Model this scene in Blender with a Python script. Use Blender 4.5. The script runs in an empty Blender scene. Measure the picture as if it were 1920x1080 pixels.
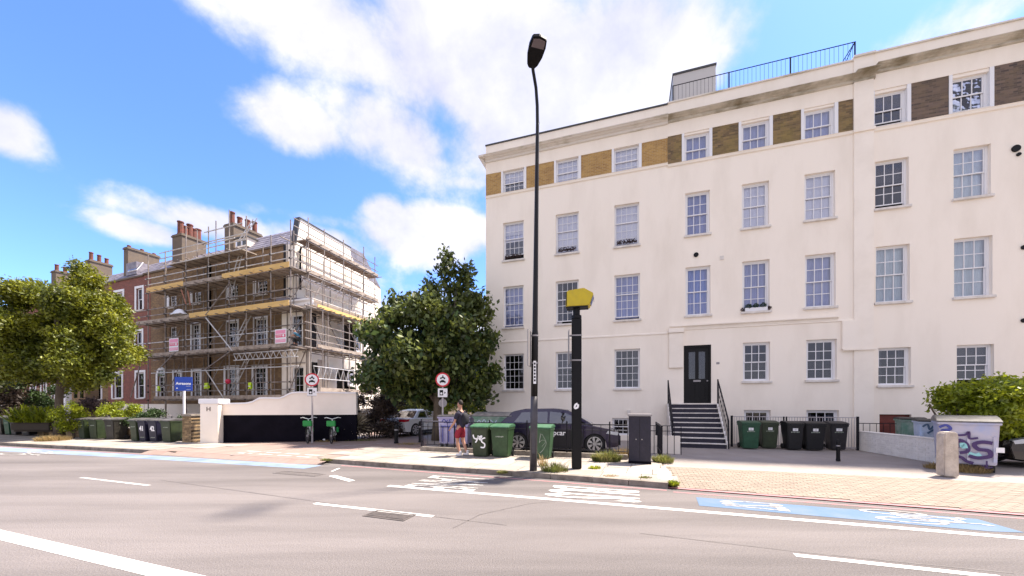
import bpy, bmesh, math, random
import numpy as np
from mathutils import Matrix, Vector
random.seed(7)
SC = bpy.context.scene
COL = SC.collection
R = math.radians
# ------------------------------------------------------------------ camera
F, HY, CH = 690.0, 758.0, 1.82
cd = bpy.data.cameras.new('camera'); cam = bpy.data.objects.new('camera', cd); COL.objects.link(cam)
cam.location = (0, 0, CH); cam.rotation_euler = (R(90), 0, 0)
cd.sensor_width = 36; cd.lens = 36 * F / 1920; cd.shift_y = (HY - 540) / 1920
cd.clip_start = .1; cd.clip_end = 2000
SC.camera = cam
# ------------------------------------------------------------------ sky and sun
SUN_EL, SUN_AZ = R(61), R(64)          # azimuth to the right of the view direction
w = bpy.data.worlds.new('World'); SC.world = w; w.use_nodes = True
def build_world():
    nt = w.node_tree; nt.nodes.clear(); N = nt.nodes.new; L = nt.links.new
    def math_(op, a, b=None, clamp=False):
        n = N('ShaderNodeMath'); n.operation = op; n.use_clamp = clamp
        for i, v in enumerate((a, b)):
            if v is None: continue
            if isinstance(v, (int, float)): n.inputs[i].default_value = v
            else: L(v, n.inputs[i])
        return n.outputs[0]
    out = N('ShaderNodeOutputWorld'); bg = N('ShaderNodeBackground'); bg.inputs[1].default_value = .12
    sky = N('ShaderNodeTexSky'); sky.sky_type = 'NISHITA'; sky.sun_disc = False
    sky.sun_elevation = SUN_EL; sky.sun_rotation = SUN_AZ; sky.air_density = 1.0; sky.dust_density = .35; sky.ozone_density = 3.5
    hs = N('ShaderNodeHueSaturation'); hs.inputs['Saturation'].default_value = SKY_SAT; hs.inputs['Value'].default_value = SKY_VAL; hs.inputs['Hue'].default_value = .512
    tn = N('ShaderNodeMix'); tn.data_type = 'RGBA'; tn.blend_type = 'MULTIPLY'; tn.inputs[0].default_value = 1; tn.inputs[7].default_value = (*SKY_TINT, 1)
    L(sky.outputs[0], tn.inputs[6]); L(tn.outputs[2], hs.inputs['Color'])
    tc = N('ShaderNodeTexCoord'); sep = N('ShaderNodeSeparateXYZ'); L(tc.outputs['Generated'], sep.inputs[0])
    X, Y, Z = sep.outputs
    # cloud layer seen in perspective: direction divided by height above horizon
    zz = math_('ADD', math_('MAXIMUM', Z, 0.0), .75)
    u = math_('DIVIDE', X, zz); v = math_('DIVIDE', Y, zz)
    cmb = N('ShaderNodeCombineXYZ'); L(u, cmb.inputs[0]); L(v, cmb.inputs[1])
    def noise(scale, detail, rough, off=0, dist=0):
        mp = N('ShaderNodeMapping'); mp.inputs['Location'].default_value = (off, off * .7, 0); L(cmb.outputs[0], mp.inputs[0])
        n = N('ShaderNodeTexNoise'); n.inputs['Scale'].default_value = scale; n.inputs['Detail'].default_value = detail
        n.inputs['Roughness'].default_value = rough; n.inputs['Distortion'].default_value = dist
        L(mp.outputs[0], n.inputs['Vector']); return n.outputs[0]
    n1 = noise(5.2, 12, .60, 3.1, .15); n2 = noise(2.1, 4, .5, 8.4); n3 = noise(13, 8, .62, 1.2)
    dens = math_('ADD', math_('MULTIPLY', n1, .75), math_('MULTIPLY', n2, .25))
    # where the cumulus banks stand in the sky, as directions (pixel of the picture -> direction)
    tot = None
    for (px, py, rx, ry, st) in CLOUDS:
        d = Vector(((px - 960) / F, 1, (HY - py) / F)).normalized()
        # angular offsets in azimuth / elevation-like axes
        ax = Vector((d.y, -d.x, 0)).normalized(); up = ax.cross(d)
        vm1 = N('ShaderNodeVectorMath'); vm1.operation = 'DOT_PRODUCT'; L(tc.outputs['Generated'], vm1.inputs[0]); vm1.inputs[1].default_value = ax
        vm2 = N('ShaderNodeVectorMath'); vm2.operation = 'DOT_PRODUCT'; L(tc.outputs['Generated'], vm2.inputs[0]); vm2.inputs[1].default_value = up
        vm3 = N('ShaderNodeVectorMath'); vm3.operation = 'DOT_PRODUCT'; L(tc.outputs['Generated'], vm3.inputs[0]); vm3.inputs[1].default_value = d
        a = math_('DIVIDE', vm1.outputs['Value'], rx); b = math_('DIVIDE', vm2.outputs['Value'], ry)
        r2 = math_('ADD', math_('MULTIPLY', a, a), math_('MULTIPLY', b, b))
        g = math_('MULTIPLY', math_('EXPONENT', math_('MULTIPLY', r2, -1.0)), st)
        g = math_('MULTIPLY', g, math_('GREATER_THAN', vm3.outputs['Value'], 0))
        tot = g if tot is None else math_('MAXIMUM', tot, g)
    # behind the camera: added unseen cloud cover that whitens the light on the facade
    back = math_('MULTIPLY', math_('LESS_THAN', Y, .05), .40)
    tot = math_('MAXIMUM', tot, back)
    m = math_('SUBTRACT', math_('ADD', dens, tot), CLOUD_T)
    mask = math_('MULTIPLY', m, 5.0, True)
    sm = N('ShaderNodeMapRange'); sm.interpolation_type = 'SMOOTHSTEP'; L(mask, sm.inputs[0])
    mk = math_('MULTIPLY', sm.outputs[0], math_('MULTIPLY', math_('ADD', math_('MULTIPLY', Z, 30), .4), 1.0, True))
    mk = math_('MULTIPLY', mk, .93)
    cr = N('ShaderNodeValToRGB'); L(math_('ADD', math_('MULTIPLY', math_('SUBTRACT', n1, .5), 1.6), math_('ADD', math_('MULTIPLY', n3, .5), .25)), cr.inputs[0])
    e = cr.color_ramp.elements; e[0].position = .25; e[0].color = (*[c * CLOUD_V for c in (.68, .68, .88)], 1); e[1].position = .88; e[1].color = (*[c * CLOUD_V for c in (1.06, 1.03, 1.08)], 1)
    mx = N('ShaderNodeMix'); mx.data_type = 'RGBA'; L(mk, mx.inputs[0]); L(hs.outputs[0], mx.inputs[6]); L(cr.outputs[0], mx.inputs[7])
    L(mx.outputs[2], bg.inputs[0]); L(bg.outputs[0], out.inputs[0])
SKY_SAT, SKY_VAL, CLOUD_T, CLOUD_V = 1.02, .98, .65, 1.66
SKY_TINT = (.325, .435, .53)
#          px    py   rx   ry  strength
CLOUDS = [(620, 50, .24, .10, .40), (900, 110, .34, .18, .50), (1160, 110, .24, .17, .46), (560, 235, .14, .07, .42), (740, 250, .22, .12, .40),
          (1000, 250, .34, .14, .44), (790, 440, .20, .075, .50), (420, 425, .16, .045, .42), (600, 450, .16, .05, .40), (300, 440, .10, .03, .36), (720, 400, .07, .05, .46), (10, 240, .05, .05, .42), (880, 340, .10, .03, .30),
          (430, 0, .10, .03, .28), (1330, 60, .10, .12, .26), (1850, 20, .2, .05, .24), (640, 420, .3, .03, .3), (860, 600, .3, .1, .30)]
build_world()
sd = bpy.data.lights.new('sun', 'SUN'); sd.energy = 2.15; sd.angle = R(4.0); sd.color = (1, .90, .78)
so = bpy.data.objects.new('sun', sd); COL.objects.link(so)
sv = Vector((math.sin(SUN_AZ) * math.cos(SUN_EL), math.cos(SUN_AZ) * math.cos(SUN_EL), math.sin(SUN_EL)))
so.rotation_euler = sv.to_track_quat('Z', 'Y').to_euler(); so.location = sv * 60
vs = SC.view_settings; vs.view_transform = 'Standard'; vs.look = 'None'; vs.gamma = 1; vs.exposure = 2.6
try: vs.use_curve_mapping = False
except Exception: pass

# ------------------------------------------------------------------ materials
def pos_node(nt, scale=(1, 1, 1), rot=0):
    g = nt.nodes.new('ShaderNodeNewGeometry'); mp = nt.nodes.new('ShaderNodeMapping')
    mp.inputs['Scale'].default_value = scale; mp.inputs['Rotation'].default_value = (0, 0, rot)
    nt.links.new(g.outputs['Position'], mp.inputs[0]); return mp.outputs[0]
def M(name, col, rough=.8, metal=0, col2=None, ns=3.0, lo=.4, hi=.65, stretch=(1, 1, 1), rot=0, bump=None, spec=.5, island=None, fine=0, coat=0, trans=0, emis=None):
    m = bpy.data.materials.new(name); m.use_nodes = True; nt = m.node_tree; p = nt.nodes['Principled BSDF']
    N = nt.nodes.new; L = nt.links.new
    p.inputs['Base Color'].default_value = (*col, 1); p.inputs['Roughness'].default_value = rough; p.inputs['Metallic'].default_value = metal
    p.inputs['Specular IOR Level'].default_value = spec; p.inputs['Coat Weight'].default_value = coat
    src = None
    if col2:
        n = N('ShaderNodeTexNoise'); n.inputs['Scale'].default_value = ns; n.inputs['Detail'].default_value = 7; n.inputs['Roughness'].default_value = .6
        L(pos_node(nt, stretch, rot), n.inputs['Vector'])
        r = N('ShaderNodeValToRGB'); r.color_ramp.elements[0].position = lo; r.color_ramp.elements[1].position = hi
        r.color_ramp.elements[0].color = (*col, 1); r.color_ramp.elements[1].color = (*col2, 1); L(n.outputs[0], r.inputs[0]); src = r.outputs[0]
    def mulval(src, facsock, lo_, hi_):
        mr = N('ShaderNodeMapRange'); L(facsock, mr.inputs[0]); mr.inputs[3].default_value = lo_; mr.inputs[4].default_value = hi_
        hs = N('ShaderNodeHueSaturation')
        if src is None: hs.inputs['Color'].default_value = (*col, 1)
        else: L(src, hs.inputs['Color'])
        L(mr.outputs[0], hs.inputs['Value']); return hs.outputs[0]
    if fine:
        n = N('ShaderNodeTexNoise'); n.inputs['Scale'].default_value = 60; n.inputs['Detail'].default_value = 4; L(pos_node(nt), n.inputs['Vector'])
        src = mulval(src, n.outputs[0], 1 - fine, 1 + fine)
    if island:
        g = N('ShaderNodeNewGeometry'); oi = N('ShaderNodeObjectInfo'); a = N('ShaderNodeMath'); a.operation = 'ADD'
        L(g.outputs['Random Per Island'], a.inputs[0]); L(oi.outputs['Random'], a.inputs[1]); b = N('ShaderNodeMath'); b.operation = 'FRACT'; L(a.outputs[0], b.inputs[0])
        src = mulval(src, b.outputs[0], island[0], island[1])
    if src is not None: L(src, p.inputs['Base Color'])
    if bump:
        n = N('ShaderNodeTexNoise'); n.inputs['Scale'].default_value = bump[0]; n.inputs['Detail'].default_value = 5; L(pos_node(nt), n.inputs['Vector'])
        b = N('ShaderNodeBump'); b.inputs['Strength'].default_value = bump[1]; b.inputs['Distance'].default_value = .02; L(n.outputs[0], b.inputs['Height']); L(b.outputs[0], p.inputs['Normal'])
    if trans:
        t = N('ShaderNodeBsdfTranslucent'); ms = N('ShaderNodeMixShader'); ms.inputs[0].default_value = trans
        hs = N('ShaderNodeHueSaturation'); hs.inputs['Value'].default_value = 1.5; hs.inputs['Hue'].default_value = .485
        if src is None: hs.inputs['Color'].default_value = (*col, 1)
        else: L(src, hs.inputs['Color'])
        L(hs.outputs[0], t.inputs[0]); out = nt.nodes['Material Output']; L(p.outputs[0], ms.inputs[1]); L(t.outputs[0], ms.inputs[2]); L(ms.outputs[0], out.inputs[0])
    return m
def brickmat(name, c1, c2, mortar, frame_ang, bw=.225, bh=.075, dirt=None):
    m = bpy.data.materials.new(name); m.use_nodes = True; nt = m.node_tree; p = nt.nodes['Principled BSDF']; N = nt.nodes.new; L = nt.links.new
    v = pos_node(nt, (1, 1, 1), frame_ang); s = N('ShaderNodeSeparateXYZ'); c = N('ShaderNodeCombineXYZ'); L(v, s.inputs[0]); L(s.outputs[0], c.inputs[0]); L(s.outputs[2], c.inputs[1])
    b = N('ShaderNodeTexBrick'); L(c.outputs[0], b.inputs['Vector']); b.inputs['Scale'].default_value = 1; b.inputs['Brick Width'].default_value = bw; b.inputs['Row Height'].default_value = bh
    b.inputs['Mortar Size'].default_value = .006; b.inputs['Color1'].default_value = (*c1, 1); b.inputs['Color2'].default_value = (*c2, 1); b.inputs['Mortar'].default_value = (*mortar, 1)
    n = N('ShaderNodeTexNoise'); n.inputs['Scale'].default_value = 1.7; n.inputs['Detail'].default_value = 8; n.inputs['Roughness'].default_value = .7; L(pos_node(nt), n.inputs['Vector'])
    mx = N('ShaderNodeMix'); mx.data_type = 'RGBA'; r = N('ShaderNodeMapRange'); L(n.outputs[0], r.inputs[0]); r.inputs[1].default_value = .42; r.inputs[2].default_value = .7; r.inputs[4].default_value = .75
    L(r.outputs[0], mx.inputs[0]); L(b.outputs[0], mx.inputs[6]); mx.inputs[7].default_value = (*(dirt or [k * .45 for k in c1]), 1)
    L(mx.outputs[2], p.inputs['Base Color']); p.inputs['Roughness'].default_value = .9
    bp = N('ShaderNodeBump'); bp.inputs['Strength'].default_value = .5; bp.inputs['Distance'].default_value = .01; bp.invert = True; L(b.outputs['Fac'], bp.inputs['Height']); L(bp.outputs[0], p.inputs['Normal'])
    return m
def glassmat(name, tint=(.55, .6, .65), refl=.12):
    m = bpy.data.materials.new(name); m.use_nodes = True; nt = m.node_tree; nt.nodes.remove(nt.nodes['Principled BSDF']); N = nt.nodes.new; L = nt.links.new
    t = N('ShaderNodeBsdfTransparent'); t.inputs[0].default_value = (*tint, 1); g = N('ShaderNodeBsdfGlossy'); g.inputs['Roughness'].default_value = .02; g.inputs[0].default_value = (.95, .96, 1, 1)
    f = N('ShaderNodeFresnel'); f.inputs[0].default_value = 1.5; a = N('ShaderNodeMath'); a.operation = 'ADD'; a.use_clamp = True; L(f.outputs[0], a.inputs[0]); a.inputs[1].default_value = refl
    # a little waviness in old panes
    n = N('ShaderNodeTexNoise'); n.inputs['Scale'].default_value = 2.2; L(pos_node(nt), n.inputs['Vector']); b = N('ShaderNodeBump'); b.inputs['Strength'].default_value = .25; b.inputs['Distance'].default_value = .03
    L(n.outputs[0], b.inputs['Height']); L(b.outputs[0], g.inputs['Normal'])
    mx = N('ShaderNodeMixShader'); L(a.outputs[0], mx.inputs[0]); L(t.outputs[0], mx.inputs[1]); L(g.outputs[0], mx.inputs[2]); L(mx.outputs[0], nt.nodes['Material Output'].inputs[0])
    return m
THB, THT = R(17.7), R(20.45)
m_render = M('cream_render', (.91, .82, .71), .85, col2=(.82, .73, .62), ns=1.1, lo=.46, hi=.78, stretch=(1, 1, .28), bump=(9, .12), fine=.02)
m_render2 = M('cream_render_pale', (.91, .825, .72), .85, col2=(.82, .735, .63), ns=.8, lo=.45, hi=.75, bump=(9, .12))
m_corn = M('weathered_cornice', (.70, .64, .57), .9, col2=(.34, .30, .20), ns=1.6, lo=.5, hi=.72, stretch=(.5, .5, 1.5), bump=(14, .5))
m_corn_d = M('mossy_cornice', (.60, .54, .45), .9, col2=(.22, .18, .11), ns=1.9, lo=.42, hi=.66, stretch=(.5, .5, 1.5), bump=(14, .6))
m_lead = M('dark_lead', (.05, .05, .055), .6)
m_white = M('white_paint', (.80, .79, .80), .5)
m_sill = M('sill_stone', (.76, .71, .66), .8, col2=(.60, .55, .50), ns=4)
m_blind = M('blind_cloth', (.95, .93, .93), .9, col2=(.88, .86, .88), ns=2.5)
m_net = M('net_curtain', (.66, .74, .70), .9, col2=(.50, .58, .55), ns=3, stretch=(4, 4, .3))
m_curt = M('pale_curtain', (.42, .45, .68), .9, col2=(.30, .33, .54), ns=3, stretch=(5, 5, .2))
m_slat = M('blind_slat', (.66, .62, .58), .7)
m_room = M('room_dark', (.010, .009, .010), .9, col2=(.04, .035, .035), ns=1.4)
m_glass = glassmat('window_glass', (.5, .5, .52), .03); m_glassb = glassmat('window_glass_bright', (.93, .94, .98), .03)
m_cglass = glassmat('car_glass', (.12, .15, .2), .14)
m_brA = brickmat('stock_brick_yellow', (.44, .26, .08), (.28, .15, .05), (.46, .36, .22), THB, dirt=(.52, .33, .12))
m_brB = brickmat('stock_brick_brown', (.27, .175, .08), (.09, .06, .035), (.20, .155, .10), THB, dirt=(.26, .19, .06))
m_brC = brickmat('stock_brick_grey', (.19, .13, .10), (.07, .052, .045), (.15, .12, .10), THB, dirt=(.20, .14, .08))
m_brT = brickmat('terrace_brick', (.31, .19, .085), (.18, .11, .06), (.19, .15, .10), THT, dirt=(.13, .08, .05))
m_brR = brickmat('red_brick', (.30, .10, .07), (.19, .07, .05), (.18, .12, .10), THT, dirt=(.15, .06, .05))
m_brG = M('garden_brick', (.33, .23, .12), .9, col2=(.20, .13, .07), ns=5, island=(.6, 1.3), bump=(40, .3))
m_wbrick = M('whitewashed_brick', (.92, .87, .80), .8, col2=(.84, .79, .72), ns=5, island=(.95, 1.03), bump=(30, .3))
m_slate = M('roof_slate', (.17, .155, .19), .6, col2=(.27, .25, .29), ns=2, island=(.75, 1.25), bump=(12, .2))
m_stack = M('chimney_render', (.16, .12, .085), .9, col2=(.13, .10, .08), ns=2, bump=(10, .4))
m_pot = M('terracotta', (.20, .055, .035), .8, col2=(.09, .04, .03), ns=6)
m_tube = M('scaffold_tube', (.34, .29, .25), .5, metal=.35, col2=(.18, .14, .12), ns=2)
m_tubew = M('scaffold_tube_bright', (.62, .60, .58), .45, metal=.3, col2=(.4, .38, .36), ns=2)
m_tubep = M('rusty_tube', (.38, .16, .10), .7)
m_board = M('scaffold_board', (.40, .33, .27), .85, col2=(.26, .2, .16), ns=3, bump=(10, .3))
m_boardy = M('fresh_board', (.72, .47, .17), .8, col2=(.60, .38, .13), ns=3, stretch=(.3, .3, 2))
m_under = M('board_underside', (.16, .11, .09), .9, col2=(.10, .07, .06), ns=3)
m_black = M('black_paint', (.0035, .0032, .004), .5, spec=.25)
m_blackw = M('black_painted_wall', (.003, .0025, .006), .8, col2=(.006, .005, .010), ns=2, spec=.1)
m_iron = M('iron_railing', (.006, .005, .010), .5, spec=.3)
m_ironw = M('pale_railing', (.42, .38, .38), .6)
m_navy = M('cabinet_navy', (.010, .008, .020), .6, col2=(.014, .011, .026), ns=6, bump=(40, .2))
m_grey = M('grey_metal', (.30, .28, .28), .5, metal=.3)
m_lamp = M('lamp_black', (.004, .003, .004), .4, spec=.3); m_lamplow = M('lamp_lower', (.065, .058, .062), .5, col2=(.045, .04, .045), ns=5)
m_lens = M('lamp_lens', (.16, .13, .14), .25)
m_yellow = M('camera_yellow', (.58, .43, .005), .4, col2=(.50, .37, .01), ns=5)
m_plast = {k: M('bin_' + k, c, .5, col2=[x * 1.4 + .003 for x in c], ns=7, bump=(60, .06)) for k, c in dict(
    green=(.020, .050, .016), brightgreen=(.008, .055, .024), olive=(.022, .034, .012), dark=(.018, .016, .012), black=(.003, .003, .004), greydark=(.016, .014, .016), navy=(.008, .007, .024), midgreen=(.032, .075, .034)).items()}
m_lidpale = M('bin_lid_dusty', (.22, .26, .20), .35, col2=(.35, .38, .33), ns=5)
m_lidgreen = M('bin_lid_green', (.035, .12, .055), .45, col2=(.07, .16, .09), ns=6)
m_lidgrey = M('bin_lid_grey', (.10, .095, .095), .3, col2=(.17, .16, .16), ns=5)
m_rubber = M('rubber', (.012, .012, .012), .8)
m_wprint = M('white_print', (.85, .84, .84), .6)
m_purple = M('bin_lilac', (.36, .33, .52), .6, col2=(.46, .44, .60), ns=2.5, bump=(20, .1))
m_bluep = M('graffiti_blue', (.06, .07, .30), .6); m_dkp = M('graffiti_purple', (.06, .03, .12), .6); m_aqua = M('graffiti_aqua', (.30, .62, .62), .6)
m_palebin = M('bin_pale_blue', (.45, .55, .72), .6, col2=(.62, .66, .75), ns=2)
m_binpaint = M('bin_painted', (.50, .48, .56), .6, col2=(.40, .44, .62), ns=1.6, lo=.45, hi=.6)
m_bingr = M('bin_teal', (.12, .24, .18), .7, col2=(.28, .34, .30), ns=4)
# ground
m_asph = M('asphalt', (.112, .098, .093), .9, col2=(.185, .163, .155), ns=.5, lo=.40, hi=.62, stretch=(.14, 1.1, 1), rot=THB, bump=(70, .6), fine=.75)
m_asph2 = M('forecourt_asphalt', (.28, .242, .22), .92, col2=(.34, .296, .268), ns=.8, lo=.4, hi=.65, bump=(60, .4), fine=.25)
m_slab = M('paving_stone', (.345, .305, .262), .85, col2=(.26, .225, .195), ns=1.3, lo=.42, hi=.7, island=(.86, 1.1), bump=(30, .2), fine=.07)
m_joint = M('paving_joint', (.10, .08, .06), .95, col2=(.16, .13, .10), ns=5)
m_kerb = M('kerb_granite', (.26, .225, .19), .85, col2=(.15, .125, .10), ns=4, island=(.85, 1.15), bump=(40, .3), fine=.12)
m_block = M('paving_block', (.265, .218, .172), .9, col2=(.24, .192, .15), ns=1.2, lo=.4, hi=.7, island=(.92, 1.07), fine=.10)
m_redpave = brickmat('red_block_paving', (.29, .20, .165), (.25, .17, .14), (.20, .15, .125), THB, .2, .1, dirt=(.28, .23, .195))
m_mark = M('road_paint', (.66, .64, .60), .7, col2=(.42, .40, .38), ns=14, lo=.52, hi=.68)
m_markw = M('worn_road_paint', (.48, .46, .43), .7, col2=(.24, .22, .21), ns=9, lo=.45, hi=.62)
m_pink = M('red_route_line', (.42, .18, .19), .8, col2=(.26, .17, .17), ns=6, lo=.45, hi=.7)
m_blue = M('cycle_lane_blue', (.075, .14, .24), .8, col2=(.11, .16, .24), ns=2, fine=.08)
m_blue2 = M('cycle_lane_worn', (.22, .28, .38), .8, col2=(.13, .18, .28), ns=1.2, fine=.1)
m_soil = M('terrain_soil', (.12, .10, .07), 1, col2=(.16, .14, .08), ns=.4)
m_iron_c = M('iron_cover', (.07, .06, .055), .6, col2=(.11, .09, .08), ns=9)

# ------------------------------------------------------------------ geometry helpers
class MB:
    def __init__(s): s.v = []; s.f = []
    def add(s, vs, fs):
        o = len(s.v); s.v += [tuple(p) for p in vs]; s.f += [tuple(i + o for i in f) for f in fs]; return s
    def box(s, x0, x1, y0, y1, z0, z1):
        return s.add([(x0, y0, z0), (x1, y0, z0), (x1, y1, z0), (x0, y1, z0), (x0, y0, z1), (x1, y0, z1), (x1, y1, z1), (x0, y1, z1)],
                     [(0, 3, 2, 1), (4, 5, 6, 7), (0, 1, 5, 4), (1, 2, 6, 5), (2, 3, 7, 6), (3, 0, 4, 7)])
    def cyl(s, p, q, r, r2=None, n=10, cap=True):
        p = Vector(p); q = Vector(q); d = (q - p).normalized(); a = d.orthogonal().normalized(); b = d.cross(a); r2 = r if r2 is None else r2
        vs = [p + (a * math.cos(t) + b * math.sin(t)) * r for t in [2 * math.pi * i / n for i in range(n)]] + [q + (a * math.cos(t) + b * math.sin(t)) * r2 for t in [2 * math.pi * i / n for i in range(n)]]
        fs = [(i, (i + 1) % n, n + (i + 1) % n, n + i) for i in range(n)]
        if cap: fs += [tuple(range(n - 1, -1, -1)), tuple(range(n, 2 * n))]
        return s.add(vs, fs)
    def tube(s, pts, rs, n=8):
        pts = [Vector(p) for p in pts]; rs = rs if isinstance(rs, (list, tuple)) else [rs] * len(pts); vs = []; fs = []
        a = None
        for i, p in enumerate(pts):
            d = (pts[min(i + 1, len(pts) - 1)] - pts[max(i - 1, 0)]).normalized()
            a = d.orthogonal().normalized() if a is None else (a - d * a.dot(d)).normalized()
            b = d.cross(a)
            vs += [p + (a * math.cos(t) + b * math.sin(t)) * rs[i] for t in [2 * math.pi * k / n for k in range(n)]]
        for i in range(len(pts) - 1):
            for k in range(n): fs.append((i * n + k, i * n + (k + 1) % n, (i + 1) * n + (k + 1) % n, (i + 1) * n + k))
        fs += [tuple(range(n - 1, -1, -1)), tuple(range((len(pts) - 1) * n, len(pts) * n))]
        return s.add(vs, fs)
    def prism(s, poly, a0, a1, axis='y'):
        n = len(poly)
        def mk(p, a): return {'y': (p[0], a, p[1]), 'z': (p[0], p[1], a), 'x': (a, p[0], p[1])}[axis]
        vs = [mk(p, a0) for p in poly] + [mk(p, a1) for p in poly]
        return s.add(vs, [tuple(range(n)), tuple(range(2 * n - 1, n - 1, -1))] + [(i, n + i, n + (i + 1) % n, (i + 1) % n) for i in range(n)])
    def quad(s, *p): return s.add(p, [tuple(range(len(p)))])
    def lathe(s, prof, c=(0, 0, 0), n=16):
        vs = []; fs = []
        for r, z in prof: vs += [(c[0] + r * math.cos(2 * math.pi * k / n), c[1] + r * math.sin(2 * math.pi * k / n), c[2] + z) for k in range(n)]
        for i in range(len(prof) - 1):
            for k in range(n): fs.append((i * n + k, i * n + (k + 1) % n, (i + 1) * n + (k + 1) % n, (i + 1) * n + k))
        fs += [tuple(range(n - 1, -1, -1)), tuple(range((len(prof) - 1) * n, len(prof) * n))]
        return s.add(vs, fs)
    def build(s, name, mat, parent=None, mtx=None, bevel=0, seg=2, smooth=False):
        me = bpy.data.meshes.new(name); me.from_pydata(s.v, [], s.f)
        bm = bmesh.new(); bm.from_mesh(me); bmesh.ops.recalc_face_normals(bm, faces=bm.faces)
        if bevel: bmesh.ops.bevel(bm, geom=[e for e in bm.edges if e.is_manifold and e.calc_face_angle(0) > .45], offset=bevel, segments=seg, affect='EDGES', clamp_overlap=True)
        if smooth:
            for f in bm.faces: f.smooth = True
        bm.to_mesh(me); bm.free(); me.materials.append(mat)
        o = bpy.data.objects.new(name, me); COL.objects.link(o)
        if parent is not None: o.parent = parent
        if mtx is not None: o.matrix_basis = mtx
        return o
def tag(o, label=None, cat=None, group=None, kind=None):
    if label: o['label'] = label
    if cat: o['category'] = cat
    if group: o['group'] = group
    if kind: o['kind'] = kind
    return o
def thing(name, label, cat, loc=(0, 0, 0), rz=0, group=None):
    o = bpy.data.objects.new(name, None); o.empty_display_size = .2; COL.objects.link(o); o.location = loc; o.rotation_euler = (0, 0, rz)
    o.matrix_basis = Matrix.Translation(loc) @ Matrix.Rotation(rz, 4, 'Z')
    return tag(o, label, cat, group)
def copy_tree(o, parent=None):
    c = o.copy(); COL.objects.link(c)
    c.parent = parent
    for ch in KIDS(o): copy_tree(ch, c)
    return c
def KIDS(o): return [x for x in o.children]
UC = {}
def ubox(name, mat, parent, x0, x1, y0, y1, z0, z1):
    k = ('b', mat.name)
    if k not in UC:
        b = MB().box(-.5, .5, -.5, .5, -.5, .5).build('unit', mat); UC[k] = b.data; bpy.data.objects.remove(b)
    o = bpy.data.objects.new(name, UC[k]); COL.objects.link(o); o.parent = parent
    o.location = ((x0 + x1) / 2, (y0 + y1) / 2, (z0 + z1) / 2); o.scale = (x1 - x0, y1 - y0, z1 - z0)
    return o
def rod(name, mat, parent, p, q, r=.03):
    k = ('c', mat.name)
    if k not in UC:
        b = MB().cyl((0, 0, 0), (0, 0, 1), 1, n=7).build('unit', mat, smooth=False); UC[k] = b.data; bpy.data.objects.remove(b)
    p = Vector(p); q = Vector(q); d = q - p
    o = bpy.data.objects.new(name, UC[k]); COL.objects.link(o); o.parent = parent
    o.rotation_mode = 'QUATERNION'; o.rotation_quaternion = d.to_track_quat('Z', 'Y'); o.location = p; o.scale = (r, r, d.length)
    return o
def text(s, size, mat, name, parent, mtx, extr=.002, bold=.0, align='CENTER', sx=1.0):
    c = bpy.data.curves.new('t', 'FONT'); c.body = s; c.size = size; c.align_x = align; c.align_y = 'CENTER'; c.extrude = extr; c.offset = bold; c.resolution_u = 3
    t = bpy.data.objects.new('t', c); COL.objects.link(t); dg = bpy.context.evaluated_depsgraph_get()
    me = bpy.data.meshes.new_from_object(t.evaluated_get(dg)); bpy.data.objects.remove(t); me.materials.clear(); me.materials.append(mat)
    me.transform(Matrix.Diagonal((sx, 1, 1, 1)))
    o = bpy.data.objects.new(name, me); COL.objects.link(o); o.parent = parent; o.matrix_basis = mtx; return o
# text standing upright on a surface that faces -y
def UP(x, y, z, rz=0): return Matrix.Translation((x, y, z)) @ Matrix.Rotation(rz, 4, 'Z') @ Matrix.Rotation(R(90), 4, 'X')
def ribbon(pts, wd, y, dy=-.003, seg=5):
    """flat painted stroke in an x-z plane at y, smoothed through pts"""
    P = [Vector(p) for p in pts]; out = []
    for i in range(len(P) - 1):
        p0 = P[max(i - 1, 0)]; p1 = P[i]; p2 = P[i + 1]; p3 = P[min(i + 2, len(P) - 1)]
        for k in range(seg):
            t = k / seg; out.append(.5 * ((2 * p1) + (p2 - p0) * t + (2 * p0 - 5 * p1 + 4 * p2 - p3) * t * t + (3 * p1 - p0 - 3 * p2 + p3) * t ** 3))
    out.append(P[-1]); m = MB(); vs = []
    for i, p in enumerate(out):
        d = (out[min(i + 1, len(out) - 1)] - out[max(i - 1, 0)]).normalized(); n = Vector((-d.y, d.x)) * wd / 2
        vs += [(p.x + n.x, y, p.y + n.y), (p.x - n.x, y, p.y - n.y)]
    m.add(vs, [(2 * i, 2 * i + 1, 2 * i + 3, 2 * i + 2) for i in range(len(out) - 1)])
    return m
def G(px, py, z=.12):
    t = F * (CH - z) / (py - HY); return Vector(((px - 960) / F * t, t, z))
class Frame:
    """vertical plane frame: origin, x along the wall (to the right), y into the wall"""
    def __init__(s, O, ang):
        s.O = Vector((O[0], O[1])); s.a = ang; s.u = Vector((math.cos(ang), -math.sin(ang))); s.v = Vector((math.sin(ang), math.cos(ang)))
        s.m = Matrix.Translation((O[0], O[1], 0)) @ Matrix.Rotation(-ang, 4, 'Z')
    def hit(s, px, py=None, y=0):
        a = (px - 960) / F; t = (y + s.v.dot(s.O)) / (a * s.v.x + s.v.y); P = Vector((a * t, t)); x = s.u.dot(P - s.O)
        return x if py is None else (x, CH + (HY - py) / F * t)
    def loc(s, P): P = Vector((P[0], P[1])) - s.O; return s.u.dot(P), s.v.dot(P)
    def W(s, x, y, z=0): P = s.O + s.u * x + s.v * y; return Vector((P.x, P.y, z))
B = Frame((18.25 * math.sin(THB), 18.25 * math.cos(THB)), THB)
T = Frame((-15.26, 26.0), THT)
S = Frame((-15.26, 26.0), R(-73.8))
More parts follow.
